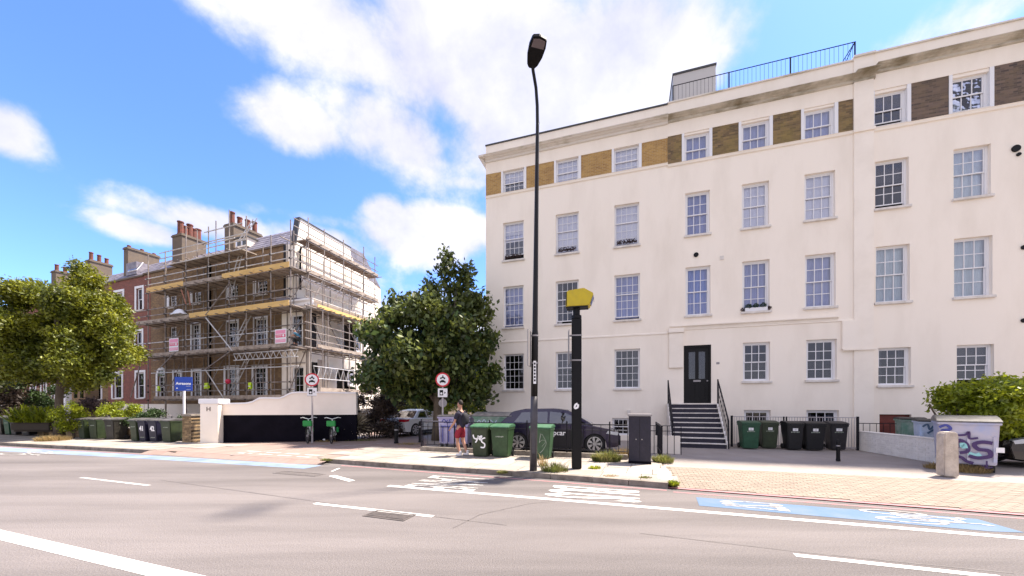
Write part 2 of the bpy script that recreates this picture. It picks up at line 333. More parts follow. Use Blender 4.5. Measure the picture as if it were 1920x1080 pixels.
# ================================================================== GROUND
def sheet(name, pts, mat, z=None, kind='structure', parent=None):
    m = MB(); m.quad(*[(p[0], p[1], p[2] if z is None else z) for p in pts]); o = m.build(name, mat, parent)
    if kind: o['kind'] = kind
    return o
sheet('terrain', [(-500, -300), (500, -300), (500, 700), (-500, 700)], m_soil, -.06)
# far kerb, at road level
KL = [G(280, 850, 0), G(150, 843, 0), G(0, 835, 0)]; dl = (KL[2] - KL[0]).normalized(); KL.append(KL[2] + dl * 45)
KR = [G(615, 868, 0), G(720, 876, 0), G(960, 892.5, 0), G(1110, 904.5, 0), G(1253, 916.5, 0), G(1920, 968, 0)]; dr = (KR[5] - KR[4]).normalized(); KR.append(KR[5] + dr * 40)
sheet('road', [KL[3] + Vector((0, -60, 0)), KR[6] + Vector((0, -40, 0)), KR[6], KR[5], KR[4], KR[3], KR[2], KR[1], KR[0], G(560, 867, 0), G(330, 851, 0), KL[0], KL[1], KL[2], KL[3]], m_asph, 0.0)
# everything beyond the kerbs lies on this sheet
up = Vector((0, 0, .1))
bk0 = B.W(.95, 10.95 - 18.25); bk1 = B.W(14.5, 10.95 - 18.25); bk2 = B.W(45, 10.95 - 18.25)
sheet('forecourt', [KL[3], KL[2], KL[1], KL[0], G(330, 851, 0), G(560, 867, 0), KR[0], KR[1], KR[2], KR[3], KR[4], bk0, bk1, bk2, Vector((60, 90, 0)), Vector((-90, 90, 0))], m_asph2, .10)
# raised side-road mouth of red blocks
sheet('side_road', [KL[0], G(330, 851, 0), G(560, 867, 0), KR[0], G(800, 842), G(800, 820), G(735, 806), G(700, 806), G(680, 822), G(409, 831)], m_redpave, .106)
dirk = (KL[0] - KL[2]).normalized()
front = [KL[0], G(330, 851, 0), G(560, 867, 0), KR[0] + Vector((.03, 0, 0))]; toc = Vector((-.12, -.30, 0))
tag(MB().add([tuple(p + toc + Vector((0, 0, .002))) for p in front] + [(p.x, p.y, .106) for p in front], [(0, 1, 5, 4), (1, 2, 6, 5), (2, 3, 7, 6)]).build('ramp', m_redpave), kind='structure')
# kerbs --------------------------------------------------------------
def kerb_run(root, pts, h=.125, wd=.15, L=.9):
    carry = 0
    for a, b in zip(pts, pts[1:]):
        a = Vector((a.x, a.y, 0)); b = Vector((b.x, b.y, 0)); d = b - a; n = max(1, round(d.length / L)); st = d / n; ang = math.atan2(d.y, d.x)
        for i in range(n):
            p = a + st * i
            o = ubox('kerb_stone', m_kerb, root, 0, st.length - .012, 0, wd, -.05, h + random.uniform(-.004, .004))
            o.rotation_euler = (0, 0, ang + random.uniform(-.004, .004)); c = Vector(((st.length) / 2, wd / 2, 0)); c.rotate(o.rotation_euler); o.location = p + c + Vector((0, 0, (h - .05) / 2))
kb = MB()
for run in ([KL[2] + dl * 12, KL[2], KL[1], KL[0]], KR[:5]):
    for a, b in zip(run, run[1:]):
        d = (b - a).normalized(); n = Vector((-d.y, d.x, 0)) * .14
        kb.add([a + Vector((0, 0, .11)) + d * .004 + n * .06, b + Vector((0, 0, .11)) + n * .06, b + n + Vector((0, 0, .11)), a + n + Vector((0, 0, .11))], [(0, 1, 2, 3)])
kerb = kb.build('kerb', m_joint); kerb['kind'] = 'structure'
kerb_run(kerb, [KL[2] + dl * 12, KL[2], KL[1], KL[0]]); kerb_run(kerb, KR[:5])
# small curved drop kerb at the corner
cpts = [KR[0] + Vector((-.02, 0, 0)), KR[0] + Vector((-.42, .22, 0)), KR[0] + Vector((-.68, .65, 0)), KR[0] + Vector((-.72, 1.3, 0))]
kerb_run(kerb, list(reversed([KR[0]] + cpts[1:])), h=.115, L=.5)
# flush kerb line along the block paving
fl = MB(); n_ = Vector((-dr.y, dr.x, 0))
fl.add([KR[4], KR[5] + dr * 30, KR[5] + dr * 30 + n_ * .12, KR[4] + n_ * .12], [(0, 1, 2, 3)])
fl.v = [(x, y, .018) for x, y, z in fl.v]; tag(fl.build('kerb_edging', m_pink), kind='structure')
# right pavement of flags --------------------------------------------
kd = (KR[4] - KR[0]); kang = math.atan2(kd.y, kd.x); kd.normalize(); kn = Vector((-kd.y, kd.x, 0))
o0 = KR[0] + kn * .17
rp = sheet('pavement', [o0, KR[4] + kn * .17, B.W(.95, -6.35), B.W(-9.9, -6.35), B.W(-10.0, -7.6)], m_joint, .104)
rp['label'] = 'right pavement of stone flags in front of the railings'
for r in range(4):
    y0 = r * .74; off = (r % 2) * .35; x = -.75 - off if r else 0 - off * 0
    while x < 10.0 + y0 * .1:
        ln = random.choice((.6, .75, .9)); x1 = min(x + ln, 9.95 - r * .1)
        if x1 - x > .15:
            o = ubox('paving_slab', m_slab, rp, x, x1 - .014, y0, y0 + .726, 0, .03)
            c = Vector(((x + x1) / 2, y0 + .363, 0)); c.rotate(Matrix.Rotation(kang, 3, 'Z')); o.location = o0 + c + Vector((0, 0, .1085 + random.uniform(-.003, .003))); o.rotation_euler = (random.uniform(-.004, .004), random.uniform(-.003, .003), kang)
        x += ln
tact = [B.W(.62, 8.95 - 18.25), B.W(.92, 8.95 - 18.25), B.W(.95, 10.4 - 18.25), B.W(.7, 10.4 - 18.25)]
sheet('painted_edge_strip', tact, m_mark, .1295)
# left pavement ------------------------------------------------------
ld = (KL[0] - KL[2]).normalized(); ln_ = Vector((-ld.y, ld.x, 0)); lang = math.atan2(ld.y, ld.x); a0 = KL[2] + dl * 12 + ln_ * .17
lp = sheet('pavement', [a0, KL[0] + ln_ * .17, G(330, 846), G(372, 833), G(200, 823), G(0, 812), G(0, 812) + dl * 12], m_joint, .104)
lp['label'] = 'left pavement of stone flags beside the brick garden walls'
Lt = (KL[0] - a0).length
for r in range(3):
    y0 = r * .76; x = -(r % 2) * .4
    while x < Lt + r * .8:
        ln = random.choice((.75, .9)); o = ubox('paving_slab', m_slab, lp, x, x + ln - .015, y0, y0 + .745, 0, .03)
        c = Vector((x + ln / 2, y0 + .37, 0)); c.rotate(Matrix.Rotation(lang, 3, 'Z')); o.location = a0 + c + Vector((0, 0, .1085 + random.uniform(-.002, .002))); o.rotation_euler = (0, 0, lang)
        x += ln
# block paving crossover ---------------------------------------------
k4 = B.loc(KR[4]); k5 = B.loc(KR[5]); slope = (k5[1] - k4[1]) / (k5[0] - k4[0])
yb = -7.28
def bz(x, y):
    yf = k4[1] + slope * (x - k4[0]) + .12; t = max(0, min(1, (y - yf) / (yb - yf))); return .02 + .085 * t
base = MB()
XS = [.95 + i * 1.0 for i in range(14)]
for a, b_ in zip(XS, XS[1:]):
    ya = k4[1] + slope * (a - k4[0]) + .12; y2 = k4[1] + slope * (b_ - k4[0]) + .12
    base.add([(*B.W(a, ya)[:2], .012), (*B.W(b_, y2)[:2], .012), (*B.W(b_, yb)[:2], .1), (*B.W(a, yb)[:2], .1)], [(0, 1, 2, 3)])
m_sand = M('paving_sand', (.20, .16, .125), .95, col2=(.24, .195, .15), ns=5)
bp = base.build('block_paving', m_sand); bp['kind'] = 'structure'
blocks = []
row = 0; y = yb - .1
while y > k4[1] + slope * 12 + .0:
    x = .95 + (row % 2) * .1
    while x < 13.8:
        yf = k4[1] + slope * (x - k4[0]) + .12
        if y > yf - .02:
            P = B.W(x + .1, y + .05); blocks.append((P.length, x, y))
        x += .2
    y -= .1; row += 1
blocks.sort()
bm_ = MB().box(-.0955, .0955, -.0455, .0455, -.02, .004).build('paving_block', m_block, bp); bmesh_ = bm_.data; bpy.data.objects.remove(bm_)
stuff = MB()
for i, (_, x, y) in enumerate(blocks):
    if (B.W(x, y).x / max(.1, B.W(x, y).y)) > 1.6: continue
    z = bz(x + .1, y + .05) + random.uniform(-.0015, .0015)
    if i < 295:
        o = bpy.data.objects.new('paving_block', bmesh_); COL.objects.link(o); o.parent = bp; P = B.W(x + .1, y + .05, z); o.location = P; o.rotation_euler = (random.uniform(-.01, .01) + .03, random.uniform(-.01, .01), -THB)
    else:
        c = [B.W(x + .1 + sx * .0955, y + .05 + sy * .0455, z + .004 + sy * .0015) for sx, sy in ((-1, -1), (1, -1), (1, 1), (-1, 1))]
        stuff.add(c + [q - Vector((0, 0, .018)) for q in c], [(0, 1, 2, 3), (0, 4, 5, 1), (1, 5, 6, 2), (2, 6, 7, 3), (3, 7, 4, 0)])
st = stuff.build('paving_block', m_block, bp); st['kind'] = 'stuff'
# road markings ------------------------------------------------------
def stripe(name, a, b, wd, mat, z=.004):
    a = G(*a, 0); b = G(*b, 0); d = (b - a).normalized(); n = Vector((-d.y, d.x, 0)) * wd / 2
    m = MB().add([a - n, b - n, b + n, a + n], [(0, 1, 2, 3)]); m.v = [(x, y, z) for x, y, q in m.v]; return tag(m.build(name, mat), kind='structure')
stripe('lane_line', (728, 911), (1980, 1014.5), .14, m_mark)
stripe('lane_dash', (590, 944), (812, 968.5), .10, m_mark); stripe('lane_dash', (1490, 1041), (1880, 1083), .10, m_mark); stripe('lane_dash', (152, 895.5), (279, 910.5), .10, m_markw)
stripe('centre_line', (-80, 984), (380, 1092), .20, m_mark)
stripe('red_route_line', (640, 873), (1250, 919.5), .06, m_pink, .003); stripe('red_route_line', (-20, 836.5), (285, 852.8), .06, m_pink, .003)
stripe('red_route_line', (1262, 922.5), (1980, 977), .06, m_pink, .003)
for a, b_, wd in (((622, 892), (660, 902), .16), ((622, 884), (636, 878), .07)): stripe('guide_mark', a, b_, wd, m_mark)
# give-way dashes and lines on the red blocks
def stripe_z(name, a, b, wd, mat, z):
    o = stripe(name, a, b, wd, mat, 0); 
    return o
def mark_side(a, b, wd):
    a = G(*a, .11); b = G(*b, .11); d = (b - a).normalized(); n = Vector((-d.y, d.x, 0)) * wd / 2
    m = MB().add([a - n, b - n, b + n, a + n], [(0, 1, 2, 3)]); m.v = [(x, y, .111) for x, y, q in m.v]; tag(m.build('give_way_dash', m_markw), kind='structure')
for i in range(4):
    x = 462 + i * 37; mark_side((x, 845.5 + i * 2.3), (x + 26, 847 + i * 2.3), .16); mark_side((x - 16, 849 + i * 2.3), (x + 10, 850.3 + i * 2.3), .16)
mark_side((433, 853), (535, 842), .08); mark_side((560, 840), (640, 832), .08); mark_side((640, 836), (720, 831), .08)
# blue cycle lane
tag(sheet('cycle_lane', [G(-60, 834.5, 0), G(0, 838, 0), G(253, 852.3, 0), G(533, 869, 0), G(604, 873, 0), G(570, 879, 0), G(250, 859, 0), G(0, 846, 0), G(-60, 843, 0)], m_blue2, .003))
sheet('cycle_lane_patch', [G(1305, 932.5, 0), G(1832, 973.5, 0), G(1921, 999, 0), G(1860, 997, 0), G(1311, 948.5, 0)], m_blue, .004)
def flat_text(s, px, py, size, sx, sy, mat, z=.008, bold=.012, ang=None, name='road_lettering'):
    P = G(px, py, 0); a = -THB - R(90) if ang is None else ang
    o = text(s, 1, mat, name, None, Matrix.Translation((P.x, P.y, z)) @ Matrix.Rotation(a, 4, 'Z') @ Matrix.Diagonal((sx, sy, 1, 1)), extr=0, bold=bold)
    return tag(o, kind='structure')
flat_text('LANE', 838, 905, 1, .56, 2.35, m_markw, bold=.01)
flat_text('BUS', 1102, 924.5, 1, .60, 2.55, m_mark, bold=.012)
flat_text('CS7', 1404, 947.5, 1, .30, 1.4, m_markw, z=.009, bold=.012)
def bike_mark(px, py, sc, mat, z=.009):
    P = G(px, py, 0); m = MB()
    def ring(cx, r):
        n = 20; vs = []
        for k in range(n): t = 2 * math.pi * k / n; vs += [((cx + r * math.cos(t)) , r * math.sin(t), 0), ((cx + (r - .06) * math.cos(t)), (r - .06) * math.sin(t), 0)]
        m.add(vs, [(2 * k, 2 * ((k + 1) % n), 2 * ((k + 1) % n) + 1, 2 * k + 1) for k in range(n)])
    def seg(a, b, w=.05):
        a = Vector(a); b = Vector(b); d = (b - a).normalized(); n = Vector((-d.y, d.x)) * w / 2; m.add([(a.x - n.x, a.y - n.y, 0), (b.x - n.x, b.y - n.y, 0), (b.x + n.x, b.y + n.y, 0), (a.x + n.x, a.y + n.y, 0)], [(0, 1, 2, 3)])
    ring(-.42, .28); ring(.42, .28)
    for s_ in (((-.42, 0), (-.2, .42)), ((-.2, .42), (.25, .42)), ((.25, .42), (0, 0)), ((0, 0), (-.42, 0)), ((0, 0), (-.24, .5)), ((.42, 0), (.22, .55)), ((.22, .55), (.36, .6)), ((-.34, .5), (-.14, .5))): seg(*s_)
    m.v = [(x, y, i % 7 * .0001) for i, (x, y, q) in enumerate(m.v)]
    o = m.build('cycle_symbol', mat); o.matrix_basis = Matrix.Translation((P.x, P.y, z)) @ Matrix.Rotation(-THB - R(90), 4, 'Z') @ Matrix.Diagonal((sc * .62, sc * 1.9, 1, 1)); o['kind'] = 'structure'
bike_mark(1690, 969, .85, m_markw); bike_mark(50, 849.5, 1.25, m_markw, .008)
# inspection covers in the road: a frame and ribbed plates
def cover(pts, label, mt=None):
    mt = mt or m_iron_c
    c = [G(*p, 0) for p in pts]; ctr = sum(c, Vector()) / 4; ex = ((c[2] - c[1]) + (c[3] - c[0])) / 2; ey = ((c[1] - c[0]) + (c[2] - c[3])) / 2; a = math.atan2(ex.y, ex.x)
    t = thing('inspection_cover', label, 'manhole cover', (ctr.x, ctr.y, 0), a); hx, hy = ex.length / 2, ey.length / 2
    m = MB(); 
    for x0, x1, y0, y1 in ((-hx, hx, -hy, -hy + .04), (-hx, hx, hy - .04, hy), (-hx, -hx + .04, -hy + .04, hy - .04), (hx - .04, hx, -hy + .04, hy - .04)): m.box(x0, x1, y0, y1, -.02, .009)
    m.build('frame', mt, t)
    for k in range(2):
        x0 = -hx + .05 + k * (hx - .045); x1 = x0 + hx - .055; q = MB().box(x0, x1, -hy + .05, hy - .05, -.02, .003)
        for j in range(9):
            for i in range(9):
                xx = x0 + (x1 - x0) * (i + .5) / 9; yy = -hy + .07 + (2 * hy - .14) * (j + .5) / 9
                q.box(xx - .02, xx + .02, yy - .012, yy + .012, .002, .008)
        q.build('plate', mt, t)
cover([(675, 967), (712, 957.5), (783, 965), (755, 978)], 'double iron inspection cover across the broken white lane line')
cover([(508, 887), (535, 883.5), (612, 889), (590, 894)], 'worn iron inspection cover beside the pale blue cycle lane', M('worn_iron', (.12, .105, .10), .8, col2=(.16, .14, .13), ns=9))
# thin cracks / patch seams
for pts in ([(1840, 960), (0, 0)],): pass
def crack(pts, wd=.012):
    P = [G(*p, 0) for p in pts]; m = MB()
    for a, b in zip(P, P[1:]):
        d = (b - a).normalized(); n = Vector((-d.y, d.x, 0)) * wd; m.add([a - n, b - n, b + n, a + n], [(0, 1, 2, 3)])
    m.v = [(x, y, .0025) for x, y, q in m.v]; tag(m.build('tar_seam', m_tar), kind='structure')
m_tar = M('tar', (.09, .078, .074), .7, col2=(.14, .122, .115), ns=6)
crack([(300, 900), (480, 925), (700, 955), (950, 985)]); crack([(850, 990), (900, 965), (990, 945), (1080, 935)]); crack([(1200, 1000), (1500, 1035), (1900, 1075)])

# ================================================================== WINDOWS
def bars(m, x0, x1, z0, z1, nc, nr, y0, y1, st=.045, gb=.022):
    m.box(x0, x0 + st, y0, y1, z0, z1); m.box(x1 - st, x1, y0, y1, z0, z1); m.box(x0 + st, x1 - st, y0, y1, z0, z0 + st); m.box(x0 + st, x1 - st, y0, y1, z1 - st, z1)
    iw = (x1 - x0 - 2 * st); ih = (z1 - z0 - 2 * st); cells = []
    for c in range(1, nc): xx = x0 + st + iw * c / nc; m.box(xx - gb / 2, xx + gb / 2, y0 + .004, y1 - .004, z0 + st, z1 - st)
    for r in range(1, nr):
        zz = z0 + st + ih * r / nr
        for c in range(nc): m.box(x0 + st + iw * c / nc + (gb / 2 if c else 0), x0 + st + iw * (c + 1) / nc - (gb / 2 if c < nc - 1 else 0), y0 + .006, y1 - .006, zz - gb / 2, zz + gb / 2)
    for r in range(nr):
        for c in range(nc): cells.append((x0 + st + iw * c / nc, x0 + st + iw * (c + 1) / nc, z0 + st + ih * r / nr, z0 + st + ih * (r + 1) / nr))
    return cells
def window(parent, x0, x1, z0, z1, nc=3, rt=2, rb=2, rev=.13, opened=0, back='room', sill=True, wmat=None, frame_w=.05, label=None, glass=None, panes=True, split=.5, boxr=0, mtx=None, gb=.022, sw=.06):
    wmat = wmat or m_white; glass = glass or (m_glassb if back in ('blind', 'net', 'curtains') else m_glass)
    m = MB(); f = frame_w; y = rev
    m.box(x0, x0 + f, y, y + .1, z0, z1); m.box(x1 - f - boxr, x1, y, y + .1, z0, z1); m.box(x0 + f, x1 - f - boxr, y, y + .1, z1 - f, z1); m.box(x0 + f, x1 - f - boxr, y, y + .1, z0, z0 + f * .7)
    w_ = m.build('window', wmat, parent, mtx)
    if label: w_['label'] = label
    ix0, ix1, iz0, iz1 = x0 + f, x1 - f - boxr, z0 + f * .7, z1 - f; mid = iz0 + (iz1 - iz0) * split; h = mid - iz0
    up_ = MB(); c1 = bars(up_, ix0 + .002, ix1 - .002, mid - .02, iz1 - .002, nc, rt, y + .015, y + .05, .04, gb); up_.build('sash', wmat, w_)
    lo_ = MB(); sh = opened; c2 = bars(lo_, ix0 + .002, ix1 - .002, iz0 + sh + .002, mid + .02 + sh * .9, nc, rb, y + .055, y + .09, .04, gb); lo_.build('sash', wmat, w_)
    if panes:
        for (a, b, c, d) in c1: ubox('pane', glass, w_, a - .003, b + .003, y + .030, y + .034, c - .003, d + .003)
        for (a, b, c, d) in c2: ubox('pane', glass, w_, a - .003, b + .003, y + .070, y + .074, c - .003, d + .003)
    by = y + (.125 if back in ('blind', 'halfblind') else .16)
    if back in ('blind', 'net', 'curtains'):
        mm = {'blind': m_blind, 'net': m_net, 'curtains': m_curt}[back]; q = MB(); n = 14; xs = [x0 + .03 + (x1 - x0 - .06) * i / n for i in range(n + 1)]; amp = {'blind': .004, 'net': .02, 'curtains': .03}[back]
        for i in range(n): q.add([(xs[i], by + amp * math.sin(i * 1.9), z0 + sh * .9 + (.05 if back == 'blind' else 0)), (xs[i + 1], by + amp * math.sin((i + 1) * 1.9), z0 + sh * .9 + (.05 if back == 'blind' else 0)), (xs[i + 1], by + amp * math.sin((i + 1) * 1.9), z1), (xs[i], by + amp * math.sin(i * 1.9), z1)], [(0, 1, 2, 3)])
        q.build({'blind': 'blind', 'net': 'net_curtain', 'curtains': 'curtain'}[back], mm, w_)
    if back == 'halfblind':
        MB().box(x0 + .03, x1 - .03, by, by + .01, z0 + (z1 - z0) * .52, z1).build('blind', m_blind, w_)
    if back == 'slats':
        q = MB(); n = int((z1 - z0) * .52 / .05)
        for i in range(n): zz = z0 + .05 + i * .05; q.add([(x0 + .05, by, zz), (x1 - .05, by, zz), (x1 - .05, by + .03, zz + .036), (x0 + .05, by + .03, zz + .036)], [(0, 1, 2, 3)])
        q.build('blind', m_slat, w_)
        MB().box(x0 + .45 * (x1 - x0), x0 + .6 * (x1 - x0), by + .1, by + .12, z0 + .5 * (z1 - z0), z1).build('curtain', m_curt, w_)
    if back == 'drapes':
        for a, b in ((.03, .24), (.76, .97)):
            q = MB(); n = 6
            for i in range(n):
                xa = x0 + (x1 - x0) * (a + (b - a) * i / n); xb = x0 + (x1 - x0) * (a + (b - a) * (i + 1) / n); ya = by + .03 * (i % 2); yb_ = by + .03 * ((i + 1) % 2)
                q.add([(xa, ya, z0), (xb, yb_, z0), (xb, yb_, z1), (xa, ya, z1)], [(0, 1, 2, 3)])
            q.build('curtain', m_blind, w_)
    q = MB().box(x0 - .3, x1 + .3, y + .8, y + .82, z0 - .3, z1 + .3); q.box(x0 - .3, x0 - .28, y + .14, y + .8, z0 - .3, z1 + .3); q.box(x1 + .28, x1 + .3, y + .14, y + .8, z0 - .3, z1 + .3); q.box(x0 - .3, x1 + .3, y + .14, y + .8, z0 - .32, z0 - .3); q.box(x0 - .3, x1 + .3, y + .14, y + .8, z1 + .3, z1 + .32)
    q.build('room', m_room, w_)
    if sill: MB().box(x0 - sw, x1 + sw, -.09, y, z0 - .10, z0 - .004).build('sill', m_sill, w_, bevel=.012)
    return w_
def wall_holes(name, mat, parent, x0, x1, z0, z1, holes, y=0, rev=.14, mtx=None, xr=None):
    """front skin with openings, each opening given reveals"""
    xs = sorted(set([x0, x1] + [h[0] for h in holes] + [h[1] for h in holes])); zs = sorted(set([z0, z1] + [h[2] for h in holes] + [h[3] for h in holes]))
    xs = [v for v in xs if x0 <= v <= x1]; zs = [v for v in zs if z0 <= v <= z1]; m = MB()
    for i in range(len(xs) - 1):
        for k in range(len(zs) - 1):
            cx, cz = (xs[i] + xs[i + 1]) / 2, (zs[k] + zs[k + 1]) / 2
            if any(h[0] < cx < h[1] and h[2] < cz < h[3] for h in holes): continue
            m.add([(xs[i], y, zs[k]), (xs[i + 1], y, zs[k]), (xs[i + 1], y, zs[k + 1]), (xs[i], y, zs[k + 1])], [(0, 1, 2, 3)])
    for (a, b, c, d) in holes:
        a = max(a, x0); b = min(b, x1); c = max(c, z0); d = min(d, z1); e = y + rev
        m.add([(a, y, c), (b, y, c), (b, y, d), (a, y, d), (a, e, c), (b, e, c), (b, e, d), (a, e, d)], [(0, 1, 5, 4), (1, 2, 6, 5), (2, 3, 7, 6), (3, 0, 4, 7)])
    me = bpy.data.meshes.new(name); me.from_pydata(m.v, [], m.f); me.materials.append(mat); o = bpy.data.objects.new(name, me); COL.objects.link(o); o.parent = parent
    if mtx is not None: o.matrix_basis = mtx
    return o
# ================================================================== WHITE TERRACE ON THE RIGHT
def zf(px, py, y=0): return B.hit(px, py, y)[1]
def xf(px, y=0): return B.hit(px, None, y)
ROOM = []
def cornice(parent, x0, x1, zt, zb, mat, proj=.34, name='cornice'):
    h = zt - zb
    poly = [(0.0, zb - .12), (-.07, zb - .10), (-.07, zb), (-.14, zb + h * .18), (-.16, zb + h * .38), (-proj * .8, zb + h * .5), (-proj * .86, zb + h * .72), (-proj, zb + h * .8), (-proj, zt), (0.0, zt + .04)]
    m = MB().prism(poly, x0, x1, 'x'); return m.build(name, mat, parent)
def bldg(label, pxl, pxr, wins, parts, proud=0, name='white_building'):
    return thing(name, label, 'building', (B.O.x, B.O.y, 0), -THB)
XL0, XL1 = xf(911), xf(1252); XM1 = xf(1600); XP1 = xf(1637); XR1 = 17.0
# levels
zL = dict(par=zf(912, 273), ct=zf(908, 291, -.3), cb=zf(1100, 262), bt=zf(1080, 293), bb=zf(1080, 335), st=zf(1080, 634))
print('levels L', {k: round(v, 2) for k, v in zL.items()}, 'cornice alt', zf(1250, 213, -.3), zf(912, 303), zf(1250, 228), 'bt', zf(912, 328), zf(1250, 258), 'bb', zf(912, 369), zf(1250, 306))
print('par', zf(1250, 194), 'M', zf(1262, 192), zf(1599, 111), 'R', zf(1640, 98), zf(1920, 33), 'bricks M', zf(1254, 256), zf(1599, 185), zf(1254, 311), zf(1599, 245))
def avg(*v): return sum(v) / len(v)
def rows_to_windows(rows):
    """rows: list of [(xl,xr,ytop,ybot)...] in photograph pixels -> wall rectangles, level within a row"""
    out = []
    for row in rows:
        r = [(xf(a), xf(b), zf((a + b) / 2, d), zf((a + b) / 2, c)) for a, b, c, d in row]
        z0 = avg(*[q[2] for q in r]); z1 = avg(*[q[3] for q in r]); out.append([(q[0], q[1], z0, z1) for q in r])
    return out
Lrows = rows_to_windows([[(943, 982.5, 317.5, 363), (1042.5, 1084.7, 296.7, 343), (1151, 1198, 274.4, 322)],
    [(943.5, 982, 418, 488), (1042, 1085, 398.5, 473), (1152, 1198.5, 380, 460)],
    [(943.5, 981.5, 537.6, 615), (1042, 1085, 526, 606), (1152, 1200, 512.7, 598)],
    [(944, 982, 664, 730.6), (1042, 1084, 660, 730), (1152, 1200, 653, 727.5)]])
Mrows = rows_to_windows([[(1283, 1330, 251, 307), (1390, 1443, 227, 283), (1507.5, 1565, 200, 262)],
    [(1285, 1331, 360, 438), (1391, 1442, 343, 426), (1508.5, 1566, 321, 411)],
    [(1285.5, 1332, 500, 591), (1392, 1443, 488.5, 584), (1509.5, 1567, 475, 574)],
    [(1393, 1444, 642, 714), (1512, 1569, 636, 712)]])
Rrows = rows_to_windows([[(1640, 1701, 169, 232), (1786, 1856, 140, 206)],
    [(1641, 1704, 300, 388), (1788, 1858, 273, 369)],
    [(1642, 1706, 461, 567), (1789, 1861, 443, 554)],
    [(1647, 1708, 652, 722), (1794, 1864, 645.6, 720)]])
for n_, r_ in (('L', Lrows), ('M', Mrows), ('R', Rrows)): print(n_, [[tuple(round(v, 2) for v in q) for q in row] for row in r_])
def rightmore(rows, dx=2.95):
    for row in rows: q = row[-1]; row.append((q[0] + dx, q[1] + dx, q[2], q[3]))
rightmore(Rrows)
DEP = 11.0
def shell(t, x0, x1, zp, left=False, y0=0):
    """side, rear and flat roof behind the front skin"""
    m = MB(); zr = zp - .9
    m.add([(x0, y0, .05), (x0, DEP, .05), (x0, DEP, zp - (.0 if left else .5)), (x0, y0, zp)], [(0, 1, 2, 3)])
    m.add([(x1, y0, .05), (x1, DEP, .05), (x1, DEP, zp - .5), (x1, y0, zp)], [(3, 2, 1, 0)])
    m.add([(x0, DEP, .05), (x1, DEP, .05), (x1, DEP, zp), (x0, DEP, zp)], [(0, 1, 2, 3)])
    m.build('side_wall', m_render, t)
    MB().box(x0 + .01, x1 - .01, .31, DEP - .01, zr - .1, zr).build('roof', m_lead, t)
    MB().box(x0 + .002, x1 - .002, y0 + .30, y0 + .34, .05, zp - .05)  # inner leaf left out: rooms stand behind the openings
def frontage(t, x0, x1, rows, bricks, mat_b, zt_par, ztc, zbc, zbt, zbb, zst, y=0, base_holes=(), cm=None, cap=True, extra=()):
    holes = [w_ for row in rows[1:] for w_ in row] + list(base_holes) + list(extra)
    wall_holes('wall', m_render, t, x0, x1, .02, zbb - .12, holes, y)
    # plat band under the attic storey
    xsb = [x0 - .0, x1]
    MB().prism([(y, zbb - .12), (y - .05, zbb - .10), (y - .07, zbb - .02), (y - .09, zbb), (y + .1, zbb)], x0, x1, 'x').build('string_course', m_render2, t)
    ah = [(w_[0] - .10, w_[1] + .12, zbb, zbt) for w_ in rows[0]]
    # brick panels between the attic windows
    edges = sorted([x0] + [v for h in ah for v in (h[0], h[1])] + [x1])
    for i in range(0, len(edges), 2):
        a, b = edges[i], edges[i + 1]
        if b - a > .15: ubox('brick_panel', mat_b, t, a + .004, b - .004, y + .012, y + .2, zbb + .003, zbt - .003)
    for h in ah:
        w_ = [q for q in rows[0] if q[0] > h[0] and q[1] < h[1]][0]
        ubox('window_jamb', m_white, t, h[0], w_[0] + .0, y - .004, y + .22, zbb + .003, zbt - .003); ubox('window_jamb', m_white, t, w_[1], h[1], y - .004, y + .22, zbb + .003, zbt - .003)
        if w_[2] - zbb > .02: ubox('window_sill', m_sill, t, w_[0] + .001, w_[1] - .001, y - .03, y + .2, zbb + .003, w_[2] - .003)
        if zbt - w_[3] > .01: ubox('lintel', m_render, t, w_[0] + .001, w_[1] - .001, y + .03, y + .22, w_[3], zbt - .004)
    wall_holes('frieze', m_render, t, x0, x1, zbt, zt_par - .06, [], y)
    MB().box(x0, x1, y + .004, y + .3, zbt, zt_par - .07).build('parapet', m_render2, t)
    cornice(t, x0, x1, ztc, zbc, cm or m_corn) if y == 0 else cornice(t, x0, x1, ztc, zbc, cm or m_corn, .34)
    MB().box(x0 - .02, x1, y - .05, y + .34, zt_par - .06, zt_par).build('coping', m_lead if cap else m_corn, t)
    if zst: MB().prism([(y, zst - .05), (y - .035, zst - .03), (y - .035, zst + .03), (y, zst + .05)], x0, x1, 'x').build('string_course', m_render2, t)
# ---- left house
A1 = thing('white_building', 'cream rendered end house beside the big tree with yellow brick panels at the top', 'building', (B.O.x, B.O.y, 0), -THB, 'cream rendered terrace houses')
zp, ztc, zbc, zbt, zbb, zst = avg(zf(912, 273), zf(1250, 194)), avg(zf(908, 290, -.3), zf(1250, 213, -.3)), avg(zf(912, 303), zf(1250, 229)), avg(zf(912, 328), zf(1250, 258)), avg(zf(912, 369.5), zf(1250, 306)), zf(1080, 634)
bL = [(xf(1148), xf(1180), .35, zf(1165, 784))]
frontage(A1, XL0, XL1, Lrows, None, m_brA, zp, ztc, zbc, zbt, zbb, zst, base_holes=bL)
MB().prism([(0, zbc - .1), (0, ztc + .03), (-.3, ztc), (-.3, ztc - .12), (-.1, zbc)], -.0, .01, 'x')
MB().add([(XL0 - .3, -.34, ztc - .1), (XL0 - .3, 3, ztc - .1), (XL0 - .3, 3, ztc), (XL0 - .3, -.34, ztc), (XL0, 0, zbc - .1), (XL0, 3, zbc - .1), (XL0, 3, ztc + .04), (XL0, 0, ztc + .04)],
         [(0, 1, 2, 3), (0, 4, 5, 1), (3, 2, 6, 7), (0, 3, 7, 4), (1, 5, 6, 2)]).build('cornice_return', m_corn, A1)
MB().box(XL0 - .3, XL0, -.34, -.0, ztc - .1, ztc).build('cornice_return', m_corn, A1)
shell(A1, XL0, XL1, zp, left=True)
